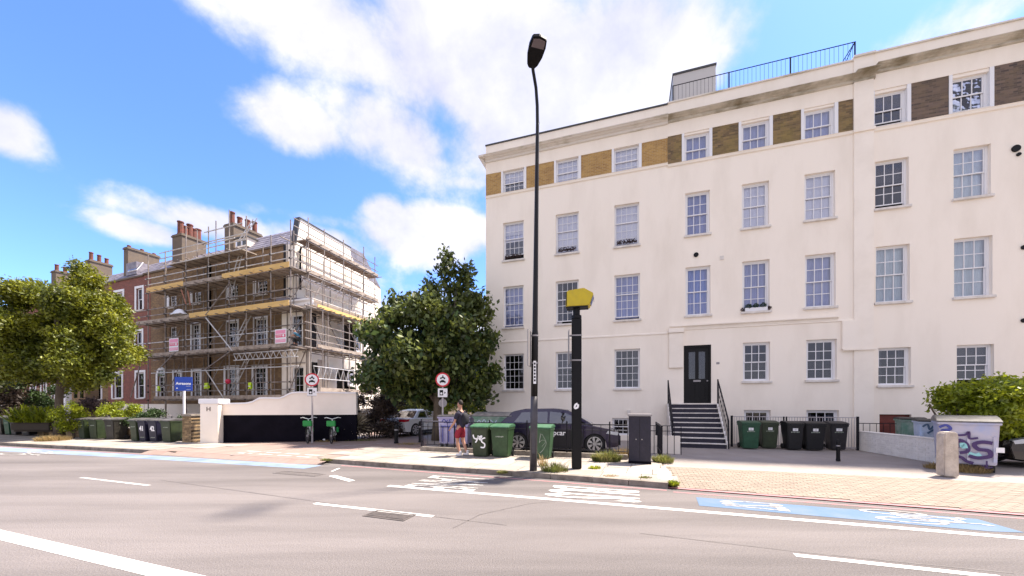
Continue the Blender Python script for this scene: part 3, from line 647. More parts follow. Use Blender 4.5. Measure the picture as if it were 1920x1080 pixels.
backs = [['halfblind', 'blind', 'blind'], ['halfblind', 'blind', 'blind'], ['curtains', 'drapes', 'curtains'], ['drapes', 'halfblind', 'drapes']]
opens = [[.12, 0, 0], [.26, 0, 0], [.10, .12, .12], [0, 0, 0]]
for r, row in enumerate(Lrows):
    for c, (a, b, z0, z1) in enumerate(row):
        window(A1, a, b, z0, z1, nc=4, rt=2 if r else 2, rb=3 if r else 2, opened=opens[r][c], back=backs[r][c], frame_w=.04, sill=r > 0, split=.58 if r else .5, gb=.02, glass=m_glassb if r < 2 else None)
a, b, c, d = bL[0]; window(A1, a, b, c, d, nc=3, rt=1, rb=2, back='drapes', sill=False)
MB().box(xf(930), xf(1003), -.35, 0, zf(960, 776) - .06, zf(960, 776)).build('canopy', m_sill, A1)
# ---- middle house
A2 = thing('white_building', 'cream rendered middle house with the black front door and steps, mossy brick at the top', 'building', (B.O.x, B.O.y, 0), -THB, 'cream rendered terrace houses')
zpM = avg(zf(1260, 192.5), zf(1595, 111.5)); ztcM = avg(zf(1265, 210, -.3), zf(1595, 141, -.3)); zbcM = avg(zf(1262, 224), zf(1596, 154)); zbtM = avg(zf(1254, 256), zf(1599, 185)); zbbM = avg(zf(1254, 311), zf(1599, 245)); zstM = zf(1400, 611)
door = (xf(1282), xf(1333.5), zf(1308, 756), zf(1308, 647))
bM = [(xf(1395), xf(1445), .35, zf(1420, 769)), (xf(1512), xf(1573), .35, zf(1542, 769))]
frontage(A2, XL1, XM1, Mrows, None, m_brB, zpM, ztcM, zbcM, zbtM, zbbM, zstM, base_holes=bM, extra=[door], cm=m_corn_d, cap=False)
shell(A2, XL1 + .004, XP1, zpM)
zpR = avg(zf(1640, 98), zf(1915, 33.5))
# pilaster between middle and right houses
MB().box(XM1, XP1, -.06, .2, zf(1618, 720) * 0 + .02, zbbM - .1).build('pilaster', m_render2, A2); MB().box(XM1, XP1, -.05, .2, zbbM - .1, zpM + .02).build('pilaster', m_render2, A2)
MB().box(XM1 - .03, XP1 + .03, -.12, -.055, zbbM - .11, zbbM - .0).build('pilaster_band', m_render2, A2)
cornice(A2, XM1 - .05, XP1 + .05, ztcM + .05, zbcM, m_corn_d, .42); MB().box(XM1 - .02, XP1 + .04, -.12, .34, zpM + .02, zpM + .10).build('coping', m_corn, A2)
# lower blocks and ledges where the string courses stop
MB().box(xf(1577), xf(1612), -.10, -.0, zf(1595, 655), zf(1595, 602)).build('pier', m_render2, A2, bevel=.01)
MB().box(xf(1577), xf(1640), -.14, -.101, zf(1595, 655) - .06, zf(1595, 655)).build('ledge', m_render2, A2, bevel=.01)
MB().prism([(0, zstM), (-.03, zstM), (-.06, zstM + .08), (-.14, zstM + .13), (-.14, zstM + .17), (0, zstM + .2)], xf(1256), xf(1570), 'x').build('ledge', m_render2, A2)
MB().box(xf(1254), xf(1281), -.10, -.001, zf(1267, 690), zf(1267, 625)).build('pier', m_render2, A2, bevel=.01); MB().box(xf(1253), xf(1282), -.15, -.001, zf(1267, 624.5), zf(1267, 616)).build('ledge', m_render2, A2, bevel=.01)
backsM = [['curtains'] * 3, ['curtains', 'blind', 'blind'], ['curtains', 'curtains', 'curtains'], ['slats', 'slats']]
for r, row in enumerate(Mrows):
    for c, (a, b, z0, z1) in enumerate(row):
        window(A2, a, b, z0, z1, nc=3, rt=1 if r == 0 else 2, rb=1 if r == 0 else 2, back=backsM[r][c], frame_w=.07, sill=r > 0, gb=.026)
for (a, b, c, d) in bM: window(A2, a, b, c, d, nc=3, rt=1, rb=2, back='drapes', sill=False, frame_w=.07)
# front door
a, b, c, d = door; dm = MB(); 
for q in ((a, a + .07, c, d), (b - .07, b, c, d), (a + .07, b - .07, d - .1, d)): dm.box(q[0], q[1], .05, .16, q[2], q[3])
fr = dm.build('door_frame', m_black, A2)
lx0, lx1 = a + .07, b - .07; mid = (lx0 + lx1) / 2; gz0, gz1 = c + (d - c) * .42, c + (d - c) * .89
dd = MB()
for q in ((lx0, lx0 + .15, c, d - .1), (lx1 - .15, lx1, c, d - .1), (mid - .07, mid + .07, gz0, gz1), (lx0 + .15, lx1 - .15, gz1, d - .1), (lx0 + .15, lx1 - .15, c + (d - c) * .34, gz0), (lx0 + .15, lx1 - .15, c, c + .22), (mid - .07, mid + .07, c + .22, c + (d - c) * .34)): dd.box(q[0], q[1], .10, .15, q[2], q[3])
dd.box(lx0 + .15, mid - .07, .12, .14, c + .22, c + (d - c) * .34); dd.box(mid + .07, lx1 - .15, .12, .14, c + .22, c + (d - c) * .34)
dr_ = dd.build('door', m_black, A2)
for x0, x1 in ((lx0 + .15, mid - .07), (mid + .07, lx1 - .15)): MB().box(x0, x1, .122, .128, gz0, gz1).build('pane', m_glass, dr_); MB().box(x0 - .02, x1 + .02, .2, .21, gz0, gz1).build('curtain', m_net, dr_)
MB().box(mid - .15, mid + .15, .085, .10, gz0 - .13, gz0 - .05).build('letterbox', m_grey, dr_); MB().lathe([(.0, 0), (.03, .01), (.035, .03), (.0, .05)], n=10).build('handle', m_grey, dr_, Matrix.Translation((lx1 - .07, .10, c + 1.0)) @ Matrix.Rotation(R(90), 4, 'X'))
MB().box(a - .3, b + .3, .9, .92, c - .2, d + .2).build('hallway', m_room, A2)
MB().box(xf(1343), xf(1349), -.012, -.003, zf(1346, 683), zf(1346, 679)).build('number_plate', m_grey, A2, bevel=.002)
# steps
n_st = 9; sx0, sx1 = xf(1264, -1.9), xf(1357, -1.9); zt = c - .02; z0s = .10; rise = (zt - z0s) / n_st; tr = .215
stt = MB().box(sx0 + .02, sx1 - .02, -.3, -.004, .05, zt - .04).build('stairs', m_blackw, A2)
for i in range(n_st):
    z1_ = z0s + rise * (i + 1); yb_ = -.3 - tr * (n_st - 1 - i); ya = yb_ - tr
    k = MB().box(sx0, sx1, ya, yb_ + .0, z0s - .05, z1_ - .035); k.build('step', m_navy, stt)
    MB().box(sx0 - .03, sx1 + .03, ya - .025, yb_ if i < n_st - 1 else -.005, z1_ - .035, z1_).build('tread', m_sill, stt, bevel=.006)
for x in (sx0 - .12, sx1 + .04):
    MB().prism([(-.1, .05), (-.1, zt), (-.45, zt), (-.3 - tr * n_st, z0s + .12), (-.3 - tr * n_st, .05)], x, x + .08, 'x').build('string', m_sill, stt)
# handrails
for k, px in enumerate((1266, 1357)):
    x = (sx0 - .09) if k == 0 else (sx1 + .09)
    h = thing('handrail', ['left', 'right'][k] + ' black iron handrail of the front steps', 'handrail', B.W(x, -1.2, .1), -THB, 'handrails of the front steps')
    y0_, y1_ = -2.25, -.45; yy0, yy1 = y0_ + 1.2, y1_ + 1.2
    rod('post', m_iron, h, (0, yy0, 0), (0, yy0, 1.1), .028); rod('post', m_iron, h, (0, yy1, zt - .1), (0, yy1, zt + .95), .03)
    rod('rail', m_iron, h, (0, yy0, 1.08), (0, yy1, zt + .92), .026); rod('rail', m_iron, h, (0, yy0, .6), (0, yy1, zt + .45), .012)
    for i in range(1, 9):
        t_ = i / 9; yy = yy0 + (yy1 - yy0) * t_; zb = (.0) + (zt - .1) * t_ + .05; rod('baluster', m_iron, h, (0, yy, zb), (0, yy, 1.08 + (zt - .16) * t_), .009)
# ---- right house
A3 = thing('white_building', 'cream rendered house at the right picture edge with pale green net curtains', 'building', (B.O.x, B.O.y, 0), -THB, 'cream rendered terrace houses')
ztcR = avg(zf(1660, 118, -.3), zf(1915, 52, -.3)); zbcR = avg(zf(1650, 134), zf(1910, 72)); zbtR = avg(zf(1640, 168), zf(1900, 119)); zbbR = avg(zf(1643, 240), zf(1900, 197))
bR = [(xf(1649), xf(1709), .35, zf(1678, 777))]
print('R levels', zpR, ztcR, zbcR, zbtR, zbbR, 'M', zpM, ztcM, zbcM, zbtM, zbbM, 'L', zp, ztc, zbc, zbt, zbb)
frontage(A3, XP1, XR1, Rrows, None, m_brC, zpR, ztcR, zbcR, zbtR, zbbR, None, base_holes=bR, cm=m_corn_d, cap=False)
shell(A3, XP1 + .004, XR1, zpR)
backsR = [['halfblind', 'net', 'net'], ['halfblind', 'net', 'net'], ['net', 'net', 'net'], ['drapes', 'halfblind', 'room']]
opR = [[.16, .05, 0], [.14, 0, 0], [0, 0, 0], [0, .14, 0]]
for r, row in enumerate(Rrows):
    for c_, (a, b, z0, z1) in enumerate(row): window(A3, a, b, z0, z1, nc=3, rt=1 if r == 0 else 2, rb=1 if r == 0 else 2, back=backsR[r][c_], opened=opR[r][c_], frame_w=.05, boxr=.03, sill=r > 0, gb=.026)
a, b, c, d = bR[0]; rs = MB().box(a, b, .10, .14, c, d).build('basement_shutter', M('oxblood_paint', (.16, .03, .02), .6, col2=(.10, .02, .015), ns=3), A3)
for i in range(5): MB().box(a + .02, b - .02, .08, .099, c + .08 + i * .17, c + .22 + i * .17).build('slat', bpy.data.materials['oxblood_paint'], rs, bevel=.008)
# small wall fittings
def vent(px, py, r, par, nm='vent'):
    x, z = B.hit(px, py); MB().cyl((x, -.05, z), (x, .02, z), r, n=14).build(nm, m_black, par)
vent(1305, 478, .10, A2); MB().box(xf(1350), xf(1357), -.03, 0, zf(1354, 487), zf(1354, 480)).build('air_brick', m_sill, A2)
vent(1904, 279, .12, A3); vent(1909, 290, .06, A3); vent(1919, 464, .08, A3); vent(1919, 601, .08, A3)
MB().box(xf(1176), xf(1182), -.12, 0, zf(1179, 776) - .0, zf(1179, 769)).build('meter_box', m_sill, A1); 
# window boxes and flowerpots
def leafball(name, c, r, n, size, mat, parent=None, mtx=None, flat=1.0, seed=1, kind=None):
    rg = np.random.default_rng(seed); m = MB()
    for _ in range(n):
        d = rg.normal(size=3); d /= np.linalg.norm(d); rr = r * rg.uniform(.5, 1) ; p = Vector(c) + Vector((d[0] * rr[0] if hasattr(rr, '__len__') else d[0] * rr, d[1] * (rr if not hasattr(rr, '__len__') else rr[1]), d[2] * (rr if not hasattr(rr, '__len__') else rr[2]) * flat))
        a = Vector(rg.normal(size=3)).normalized() * size * rg.uniform(.6, 1.3); b = a.cross(Vector(rg.normal(size=3))).normalized() * size * .45
        m.add([p - a, p + b, p + a, p - b], [(0, 1, 2, 3)])
    return m.build(name, mat, parent, mtx)
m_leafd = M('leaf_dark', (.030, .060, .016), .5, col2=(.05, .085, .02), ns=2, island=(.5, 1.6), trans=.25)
m_leafbox = M('box_plant', (.02, .05, .025), .6, island=(.5, 1.5))
m_heath = M('window_plants', (.05, .03, .03), .7, island=(.5, 1.8))
m_brown = M('leaf_purple', (.045, .030, .026), .6, col2=(.07, .05, .03), ns=2, island=(.5, 1.7), trans=.15)
m_leafl = M('leaf_light', (.20, .21, .012), .5, col2=(.075, .10, .010), ns=1.0, island=(.45, 1.6), trans=.28)
m_leafb = M('leaf_bush', (.27, .31, .014), .45, col2=(.14, .19, .016), ns=2, island=(.6, 1.5), trans=.4)
m_leafm = M('leaf_mid', (.12, .145, .028), .45, col2=(.055, .08, .024), ns=1, island=(.4, 1.7), trans=.32)
m_grass = M('grass', (.12, .15, .03), .7, col2=(.22, .20, .07), ns=5, island=(.6, 1.4), trans=.3)
m_straw = M('dry_grass', (.34, .25, .11), .8, col2=(.26, .2, .08), ns=5, island=(.6, 1.4), trans=.3)
for (row, ci, lab) in ((Lrows[1], 0, 'window box of dark plants under the open sash window nearest the big tree'), (Lrows[1], 1, 'window box of dark plants on the sill directly right of the tall lamp post'), (Lrows[1], 2, 'window box of dark trailing plants high above the yellow speed camera, right hand one')):
    a, b, z0, z1 = row[ci]; t = thing('window_box', lab, 'window box', B.W((a + b) / 2, -.01, z0), -THB, 'window boxes with dark plants'); hw = (b - a) / 2 - .12
    MB().box(-hw, hw, -.07, .07, 0, .12).build('trough', m_black, t, bevel=.01)
    m = None; leafball('plants', (0, 0, .18), .12, 10, .05, m_heath, t, seed=ci)
    o = KIDS(t)[-1]; bpy.data.objects.remove(o); q = MB(); rg = np.random.default_rng(ci)
    for _ in range(260):
        p = Vector((rg.uniform(-hw, hw), rg.uniform(-.08, .08), .10 + rg.uniform(0, .14) * (1 + .4 * math.sin(_)))); a_ = Vector(rg.normal(size=3)).normalized() * .04; b_ = a_.cross(Vector(rg.normal(size=3))).normalized() * .025; q.add([p - a_, p + b_, p + a_, p - b_], [(0, 1, 2, 3)])
    q.build('plants', m_heath, t)
a, b, z0, z1 = Mrows[2][1]; t = thing('window_box', 'white window box with three clipped green balls on a first floor sill', 'window box', B.W((a + b) / 2, -.0, z0), -THB)
MB().box(-.42, .42, -.07, .07, 0, .15).build('trough', m_white, t, bevel=.01)
for x in (-.27, 0, .27): leafball('clipped_ball', (x, 0, .22), .13, 260, .03, m_leafbox, t, seed=int(x * 100) + 50)
for x in (-.5, .5): leafball('trailing_plant', (x, 0, .1), .09, 120, .03, m_heath, t, seed=int(x * 10) + 90)
# ---- roof railing and roof hut of the middle house
yr = .45
rr = thing('roof_railing', 'thin black iron railing along the roof edge of the middle white house', 'railing', B.W(xf(1262, yr), yr, zpM - .3), -THB)
ox = xf(1262, yr); pts = [xf(1262, yr) - ox, xf(1367, yr) - ox, xf(1482, yr) - ox, xf(1603, yr) - ox]
zt_ = avg(B.hit(1262, 161, yr)[1], B.hit(1603, 78, yr)[1]) - (zpM - .3)
for p in pts: rod('post', m_iron, rr, (p, 0, 0), (p, 0, zt_), .028)
rod('rail', m_iron, rr, (0, 0, zt_ - .01), (pts[-1], 0, zt_ - .01), .018); rod('rail', m_iron, rr, (0, 0, .38), (pts[-1], 0, .38), .012)
rod('rail', m_iron, rr, (pts[-1], 0, zt_ - .01), (pts[-1], 3.0, zt_ - .01), .018); rod('brace', m_iron, rr, (pts[-1], 0, zt_), (pts[-1] - .1, 2.6, .2), .015)
nb = 44
for i in range(nb): x = pts[-1] * (i + .5) / nb; rod('baluster', m_iron, rr, (x, 0, .1), (x, 0, zt_), .006)
for i in range(8): rod('baluster', m_iron, rr, (pts[-1], .35 * (i + 1), .1), (pts[-1], .35 * (i + 1), zt_), .008)
hx0, hx1 = B.hit(1262, None, 1.2), B.hit(1342, None, 1.2); hz = avg(B.hit(1262, 138, 1.2)[1], B.hit(1342, 119, 1.2)[1])
ht = thing('roof_hut', 'plain grey rendered stair hut on the roof behind the railing', 'roof hut', B.W(hx0, 1.2, zpM - 1), -THB)
MB().box(0, hx1 - hx0, 0, 3, 0, hz - zpM + 1 - .09).build('wall', M('hut_grey', (.52, .50, .49), .85, bump=(9, .1)), ht); MB().box(-.03, hx1 - hx0 + .03, -.04, 3.03, hz - zpM + 1 - .09, hz - zpM + 1).build('roof_edge', m_lead, ht)
# ================================================================== SCAFFOLDED BRICK TERRACE ON THE LEFT
def tz(px, py, y=0): return T.hit(px, py, y)[1]
def tx(px, y=0): return T.hit(px, None, y)
TB = lambda: (T.O.x, T.O.y, 0)
GZ = .1
zeave = avg(tz(532, 461.6), tz(481, 474), tz(300, 507)); print('T eave', tz(532, 461.6), tz(481, 474), tz(300, 507), 'GF', tz(500, 746), tz(300, 746))
def twin(pxs): return [(tx(a), tx(b), tz((a + b) / 2, d), tz((a + b) / 2, c)) for a, b, c, d in pxs]
def lev(rows):
    z0 = avg(*[q[2] for q in rows]); z1 = avg(*[q[3] for q in rows]); return [(q[0], q[1], z0, z1) for q in rows]
def sash(parent, r, nr=2, back='room', opened=0, mtx=None, sill=True, rev=.10, white=.16, nc=3):
    a, b, z0, z1 = r
    return window(parent, a, b, z0, z1, nc=nc, rt=nr, rb=nr, rev=rev, back=back, opened=opened, sill=sill, frame_w=.05, gb=.03, mtx=mtx)
def surround(parent, r, w_=.16, mtx=None, arch=False):
    a, b, z0, z1 = r; m = MB(); y0, y1 = -.05, -.002
    m.box(a - w_, a, y0, y1, z0, z1); m.box(b, b + w_, y0, y1, z0, z1)
    if not arch: m.box(a - w_, b + w_, y0, y1, z1, z1 + w_)
    else:
        n = 12; cx = (a + b) / 2; ri = (b - a) / 2; ro = ri + w_
        P = [(cx + ri * math.cos(math.pi * k / n), z1 + ri * math.sin(math.pi * k / n)) for k in range(n + 1)]; Q = [(cx + ro * math.cos(math.pi * k / n), z1 + ro * math.sin(math.pi * k / n)) for k in range(n + 1)]
        for k in range(n): m.prism([P[k], Q[k], Q[k + 1], P[k + 1]], y0, y1)
    return m.build('window_surround', m_white, parent, mtx)
D_ = 10.0
def thouse(t, x0, x1, mat, wins, z_e, z_r=None, rd=3.0, slate_rows=0, base=1.85, sidel=False):
    holes = [w_ for w_, *_ in wins]
    wall_holes('wall', mat, t, x0, x1, base, z_e, holes, 0, .12)
    wall_holes('basement_wall', m_render2, t, x0, x1, 0, base, [], .02)
    m = MB(); m.add([(x0, 0, 0), (x0, D_, 0), (x0, D_, z_e), (x0, 0, z_e)], [(0, 1, 2, 3)]); m.add([(x1, 0, 0), (x1, D_, 0), (x1, D_, z_e), (x1, 0, z_e)], [(3, 2, 1, 0)])
    m.add([(x0, D_, 0), (x1, D_, 0), (x1, D_, z_e), (x0, D_, z_e)], [(0, 1, 2, 3)]); m.build('side_wall', mat, t)
    MB().box(x0 + .01, x1 - .01, -.10, .25, z_e, z_e + .14).build('eaves', m_stack, t)
    zr = z_r or z_e + 1.5
    rf = MB().add([(x0, .25, z_e + .1), (x1, .25, z_e + .1), (x1, rd, zr), (x0, rd, zr), (x0, D_ - rd, zr), (x1, D_ - rd, zr), (x0, D_, z_e), (x1, D_, z_e)], [(0, 1, 2, 3), (3, 2, 5, 4), (4, 5, 7, 6), (0, 3, 4, 6), (1, 7, 5, 2)]).build('roof', m_slate, t)
    if slate_rows:
        sl = MB(); n = Vector((0, -(zr - z_e - .1), rd - .25)).normalized()
        for k in range(slate_rows):
            a = k / slate_rows; b = (k + 1.25) / slate_rows; ya, yb_ = .25 + (rd - .25) * a, .25 + (rd - .25) * min(1, b); za, zb = z_e + .1 + (zr - z_e - .1) * a, z_e + .1 + (zr - z_e - .1) * min(1, b)
            x = x0 - (k % 2) * .15
            while x < x1:
                xa, xb = max(x + .006, x0), min(x + .294, x1)
                if xb - xa > .03: sl.add([(xa, ya + n.y * .03, za + n.z * .03), (xb, ya + n.y * .03, za + n.z * .03), (xb, yb_ + n.y * .006, zb + n.z * .006), (xa, yb_ + n.y * .006, zb + n.z * .006), (xa, ya, za), (xb, ya, za)], [(0, 1, 2, 3), (0, 4, 5, 1)])
                x += .3
        o = sl.build('slate', m_slate, rf); o['kind'] = 'stuff'
    for w_, kw in wins:
        kw = dict(kw); su = kw.pop('surround', None); ar = kw.pop('arch', False)
        sash(t, w_, **kw)
        if su: surround(t, w_, su, arch=ar)
# ---- house A: the corner house
HA0, HA1 = tx(396), tx(533.5)
HA = thing('brick_house', 'brown brick corner house inside the scaffolding with a slate roof and white end wall', 'house', TB(), -THT, 'brick terrace houses')
up3 = lev(twin([(430, 446, 531, 559.5), (481, 501, 526, 553)])); fst = lev(twin([(426, 446, 602, 657), (478, 500, 598, 655)])); gfl = lev(twin([(424, 445, 691, 746), (476, 499, 688, 746)]))
thouse(HA, HA0, HA1 - .0, m_brT, [(up3[0], dict(surround=.0)), (up3[1], dict()), (fst[0], dict(nr=3, back='net', surround=.14)), (fst[1], dict(nr=3, back='net', surround=.14)), (gfl[0], dict(nr=3, surround=.22)), (gfl[1], dict(nr=3, surround=.18))], zeave, tz(486, 443, 2.0), 2.2, 7)
for r in up3: MB().box(r[0] - .35, r[0] - .02, -.03, -.002, r[2], r[3]).build('shutter', m_white, HA)
# white quoin strip, string mouldings and roof parapet towards the end wall
MB().box(HA1, .0, -.06, .2, 5.6, zeave).build('corner_strip', m_render2, HA)
MB().box(HA1 + .02, HA1 + .22, -.10, -.062, 6.5, zeave).build('downpipe', m_black, HA)
# end wall (runs away from the picture), rises to a stepped parapet
ez = S.hit(565, 411)[1]; ex1 = S.hit(657, None); ex2 = S.hit(686, None) + .6
zpA = avg(S.hit(570, 413.5)[1], S.hit(655, 464)[1]); print('end wall', ez, ex1, ex2, zpA, S.hit(655, 464))
Sl = T.m.inverted() @ S.m
sw = MB(); prof = [(0, 0), (ex2 + 1.5, 0), (ex2 + 1.5, zeave - .4), (ex1 + .9, zeave + .4), (ex1, zpA - .55), (ex1, zpA), (.35, zpA), (.25, zpA - .2), (0, zeave)]
sw.prism(prof, 0, .34); o = sw.build('end_wall', m_render2, HA, Sl)
MB().box(.25, ex1 + .05, -.06, .40, zpA, zpA + .07).build('coping', m_lead, HA, Sl)
MB().prism([(-.1, zeave - .1), (.0, zeave - .1), (.35, zpA), (.25, zpA + .06)], -.05, .4).build('coping', m_lead, HA, Sl)
MB().tube([(.25, -.12, zeave - 3.2), (.25, -.12, zeave - .4), (.25, -.2, zeave - .2), (.55, -.2, zeave + .0)], .07).build('downpipe', m_black, HA, Sl)
# lower two-storey wing that stands forward of the end wall
WX = tx(583.5, -.25); zw = avg(tz(560, 566, -.25), tz(583, 563, -.25)); zwg = tz(583, 655, -.25)
WL = S.hit(684, None, -1.0)
W_ = Frame(T.W(WX, -.25)[:2], S.a); Wl = T.m.inverted() @ W_.m
wl = W_.hit(684)
fw = (tx(546, -.25), tx(566, -.25), tz(556, 648, -.25), tz(556, 590, -.25)); gw = (tx(547, -.25), tx(569, -.25), tz(558, 741, -.25), tz(558, 687, -.25))
Tm = Matrix.Translation((0, -.25, 0))
wall_holes('wing_front', m_render2, HA, HA1 + .05, WX, 0, zw, [fw, gw], 0, .12, Tm)
window(HA, *fw, nc=2, rt=2, rb=2, rev=.1, back='curtains', mtx=Tm, sill=False, frame_w=.05, glass=m_glassb); window(HA, *gw, nc=2, rt=1, rb=2, rev=.1, back='room', mtx=Tm, sill=False, frame_w=.06, split=.68)
ubox('brick_panel', m_brT, HA, fw[1] + .12, WX - .12, -.262, -.252, fw[2] - .1, fw[3] + .15)
# wing side wall with two windows
def wz(px, py): return W_.hit(px, py)[1]
w1 = (W_.hit(668), W_.hit(676.5), wz(672, 659), wz(672, 617)); w2 = (W_.hit(655), W_.hit(664), wz(660, 723), wz(660, 700))
wall_holes('wing_side', m_render2, HA, 0, wl + 1.2, 0, zw, [w1, w2], 0, .12, Wl)
for q in (w1, w2): window(HA, *q, nc=2, rt=2, rb=2, rev=.1, back='room', mtx=Wl, sill=True, frame_w=.08, gb=.03)
ubox('sign_plaque', m_board, HA, 0, 1, 0, 1, 0, 1); q = KIDS(HA)[-1]; bpy.data.objects.remove(q)
MB().box(.55, 1.2, -.03, -.002, wz(596, 686), wz(596, 674)).build('wall_plaque', m_board, HA, Wl)
MB().box(HA1 + .05, WX + .0, -.1, 1.2, zw, zw + .06).build('wing_roof', m_lead, HA)
MB().prism([(0, zw - .35), (-.08, zw - .3), (-.1, zw - .1), (-.22, zw), (-.22, zw + .12), (0, zw + .14)], -.0, wl + 1.2, 'x').build('cornice', m_render2, HA, Wl)
MB().prism([(-.0, zw - .35), (-.08, zw - .3), (-.1, zw - .1), (-.22, zw), (-.22, zw + .12), (0, zw + .14)], HA1 - .35, WX + .22, 'x').build('cornice', m_white, HA, Tm)
MB().prism([(0, zw + .14), (0, zw + .1), (3.2, zw + .1), (3.2, zw + .5)], .1, wl + 1, 'x').build('wing_roof', m_slate, HA, Wl)
for px in (536, 581):
    MB().box(tx(px, -.25) - .12, tx(px, -.25) + .12, -.06, -.003, 1.9, zwg).build('pilaster', m_render2, HA, Tm)
# dormer and chimneys
def dormer(t, pl, pr, pt, pb, y=.9, dep=1.6):
    x0, x1 = tx(pl, y), tx(pr, y); z0, z1 = tz((pl + pr) / 2, pb, y), tz((pl + pr) / 2, pt, y)
    d = MB().box(x0, x1, y, y + dep, z0, z1).build('dormer', m_render2, t); MB().box(x0 - .1, x1 + .1, y - .12, y + dep, z1 + .003, z1 + .10).build('roof', m_lead, d)
    for i in range(2): a = x0 + .1 + i * (x1 - x0 - .15) / 2; MB().box(a, a + (x1 - x0 - .3) / 2, y - .02, y - .004, z0 + .12, z1 - .1).build('pane', m_glassb, d)
dormer(HA, 441, 464, 447, 463)
def chimney(t, pl, pr, ptop, pbase, pots, y=1.4, dep=3.0, pot_h=.75, mat=None, slope=None, pr_=.13):
    x0, x1 = tx(pl, y), tx(pr, y); z1 = tz(pl, ptop, y); z0 = zeave - .5
    c = MB().box(x0, x1, y, y + dep, z0, z1 - .22).build('chimney', mat or m_stack, t)
    MB().box(x0 - .07, x1 + .07, y - .07, y + dep + .07, z1 - .22, z1 - .1).build('cap', mat or m_stack, c); MB().box(x0 - .02, x1 + .02, y - .02, y + dep + .02, z1 - .1, z1).build('cap', m_stack, c)
    n = pots
    for i in range(n):
        yy = y + .25 + (dep - .5) * i / max(1, n - 1); h = pot_h * random.uniform(.8, 1.1)
        MB().lathe([(pr_ * 1.15, 0), (pr_ * 1.1, .08), (pr_, .12), (pr_ * .95, h - .1), (pr_ * 1.15, h - .08), (pr_ * 1.1, h), (pr_ * .8, h), (pr_ * .75, h - .2)], ((x0 + x1) / 2 + random.uniform(-.05, .05), yy, z1), 10).build('chimney_pot', m_pot, c)
    return c
chimney(HA, 421, 438, 421, 0, 4, y=1.0, dep=2.3, pot_h=1.0, pr_=.19)
# ---- house B
HB0 = tx(270)
HB = thing('brick_house', 'brown brick house with an arched white entrance behind the scaffolding', 'house', TB(), -THT, 'brick terrace houses')
up3b = lev(twin([(318, 331, 553, 577), (363, 377, 545.5, 569)])); fsb = lev(twin([(318, 331, 612, 660), (360, 375, 608, 656)])); gfb = lev(twin([(327, 339, 699, 746), (362, 376, 696, 746)]))
ar = (tx(296), tx(310), tz(303, 746), tz(303, 705))
thouse(HB, HB0, HA0, m_brT, [(up3b[0], dict()), (up3b[1], dict()), (fsb[0], dict(nr=3, back='room')), (fsb[1], dict(nr=3, surround=.14)), (gfb[0], dict(nr=3, surround=.2)), (gfb[1], dict(nr=3, surround=.2)), (ar, dict(nr=2, surround=.22, arch=True, sill=False, nc=2))], zeave, zeave + 2.2, 2.4)
cx = (ar[0] + ar[1]) / 2; ri = (ar[1] - ar[0]) / 2; MB().prism([(cx + ri * math.cos(math.pi * k / 12), ar[3] + ri * math.sin(math.pi * k / 12)) for k in range(13)], -.012, -.004).build('fanlight', m_cglass, HB)
for r in up3b: MB().box(r[0] - .42, r[0] - .02, -.03, -.002, r[2], r[3]).build('shutter', m_white, HB)
chimney(HB, 323, 341, 441, 0, 5, y=1.2, dep=1.9, pot_h=1.15, pr_=.23)
MB().box(HA0 - .22, HA0 + .02, -.16, -.003, GZ, zeave).build('downpipe', m_black, HB)
ubox('brick_panel', m_brR, HB, HB0, HB0 + 1.0, -.012, -.003, 1.9, zeave - .1)
# ---- house C: red brick, white surrounds, skylight
HC0 = tx(203)
HC = thing('brick_house', 'red brick house with white window surrounds and an open skylight between tree and scaffolding', 'house', TB(), -THT, 'brick terrace houses')
c3 = lev(twin([(216, 231, 545, 584), (256, 268, 543, 584)])); c1_ = lev(twin([(214, 229, 625, 668), (255, 267, 622, 665)])); c0 = lev(twin([(212, 229, 700, 748), (256, 271, 699, 745)]))
thouse(HC, HC0, HB0 - .004, m_brR, [(q, dict(nr=1, nc=1, back='blind' if i % 2 else 'drapes', surround=.2, opened=.1 if i == 0 else 0)) for i, q in enumerate(c3 + c1_ + c0)], zeave - .1, zeave + 2.2, 2.2, 7)
x_, z_ = T.hit(248, 500, .9); skl = MB().box(-.75, .75, -.02, .04, 0, 1.0); k = skl.build('skylight', m_white, HC, Matrix.Translation((x_ + .3, .75, z_ - .5)) @ Matrix.Rotation(R(-28), 4, 'X')); MB().box(-.68, .68, -.05, -.021, .08, .92).build('pane', m_glassb, k)
k = MB().box(x_ - .8, x_ + .9, .8, 2.6, z_ - .8, z_ + .35).build('dormer', m_slate, HC)
chimney(HC, 232, 240, 464, 0, 3, y=1.0, dep=2.4, pot_h=.25)
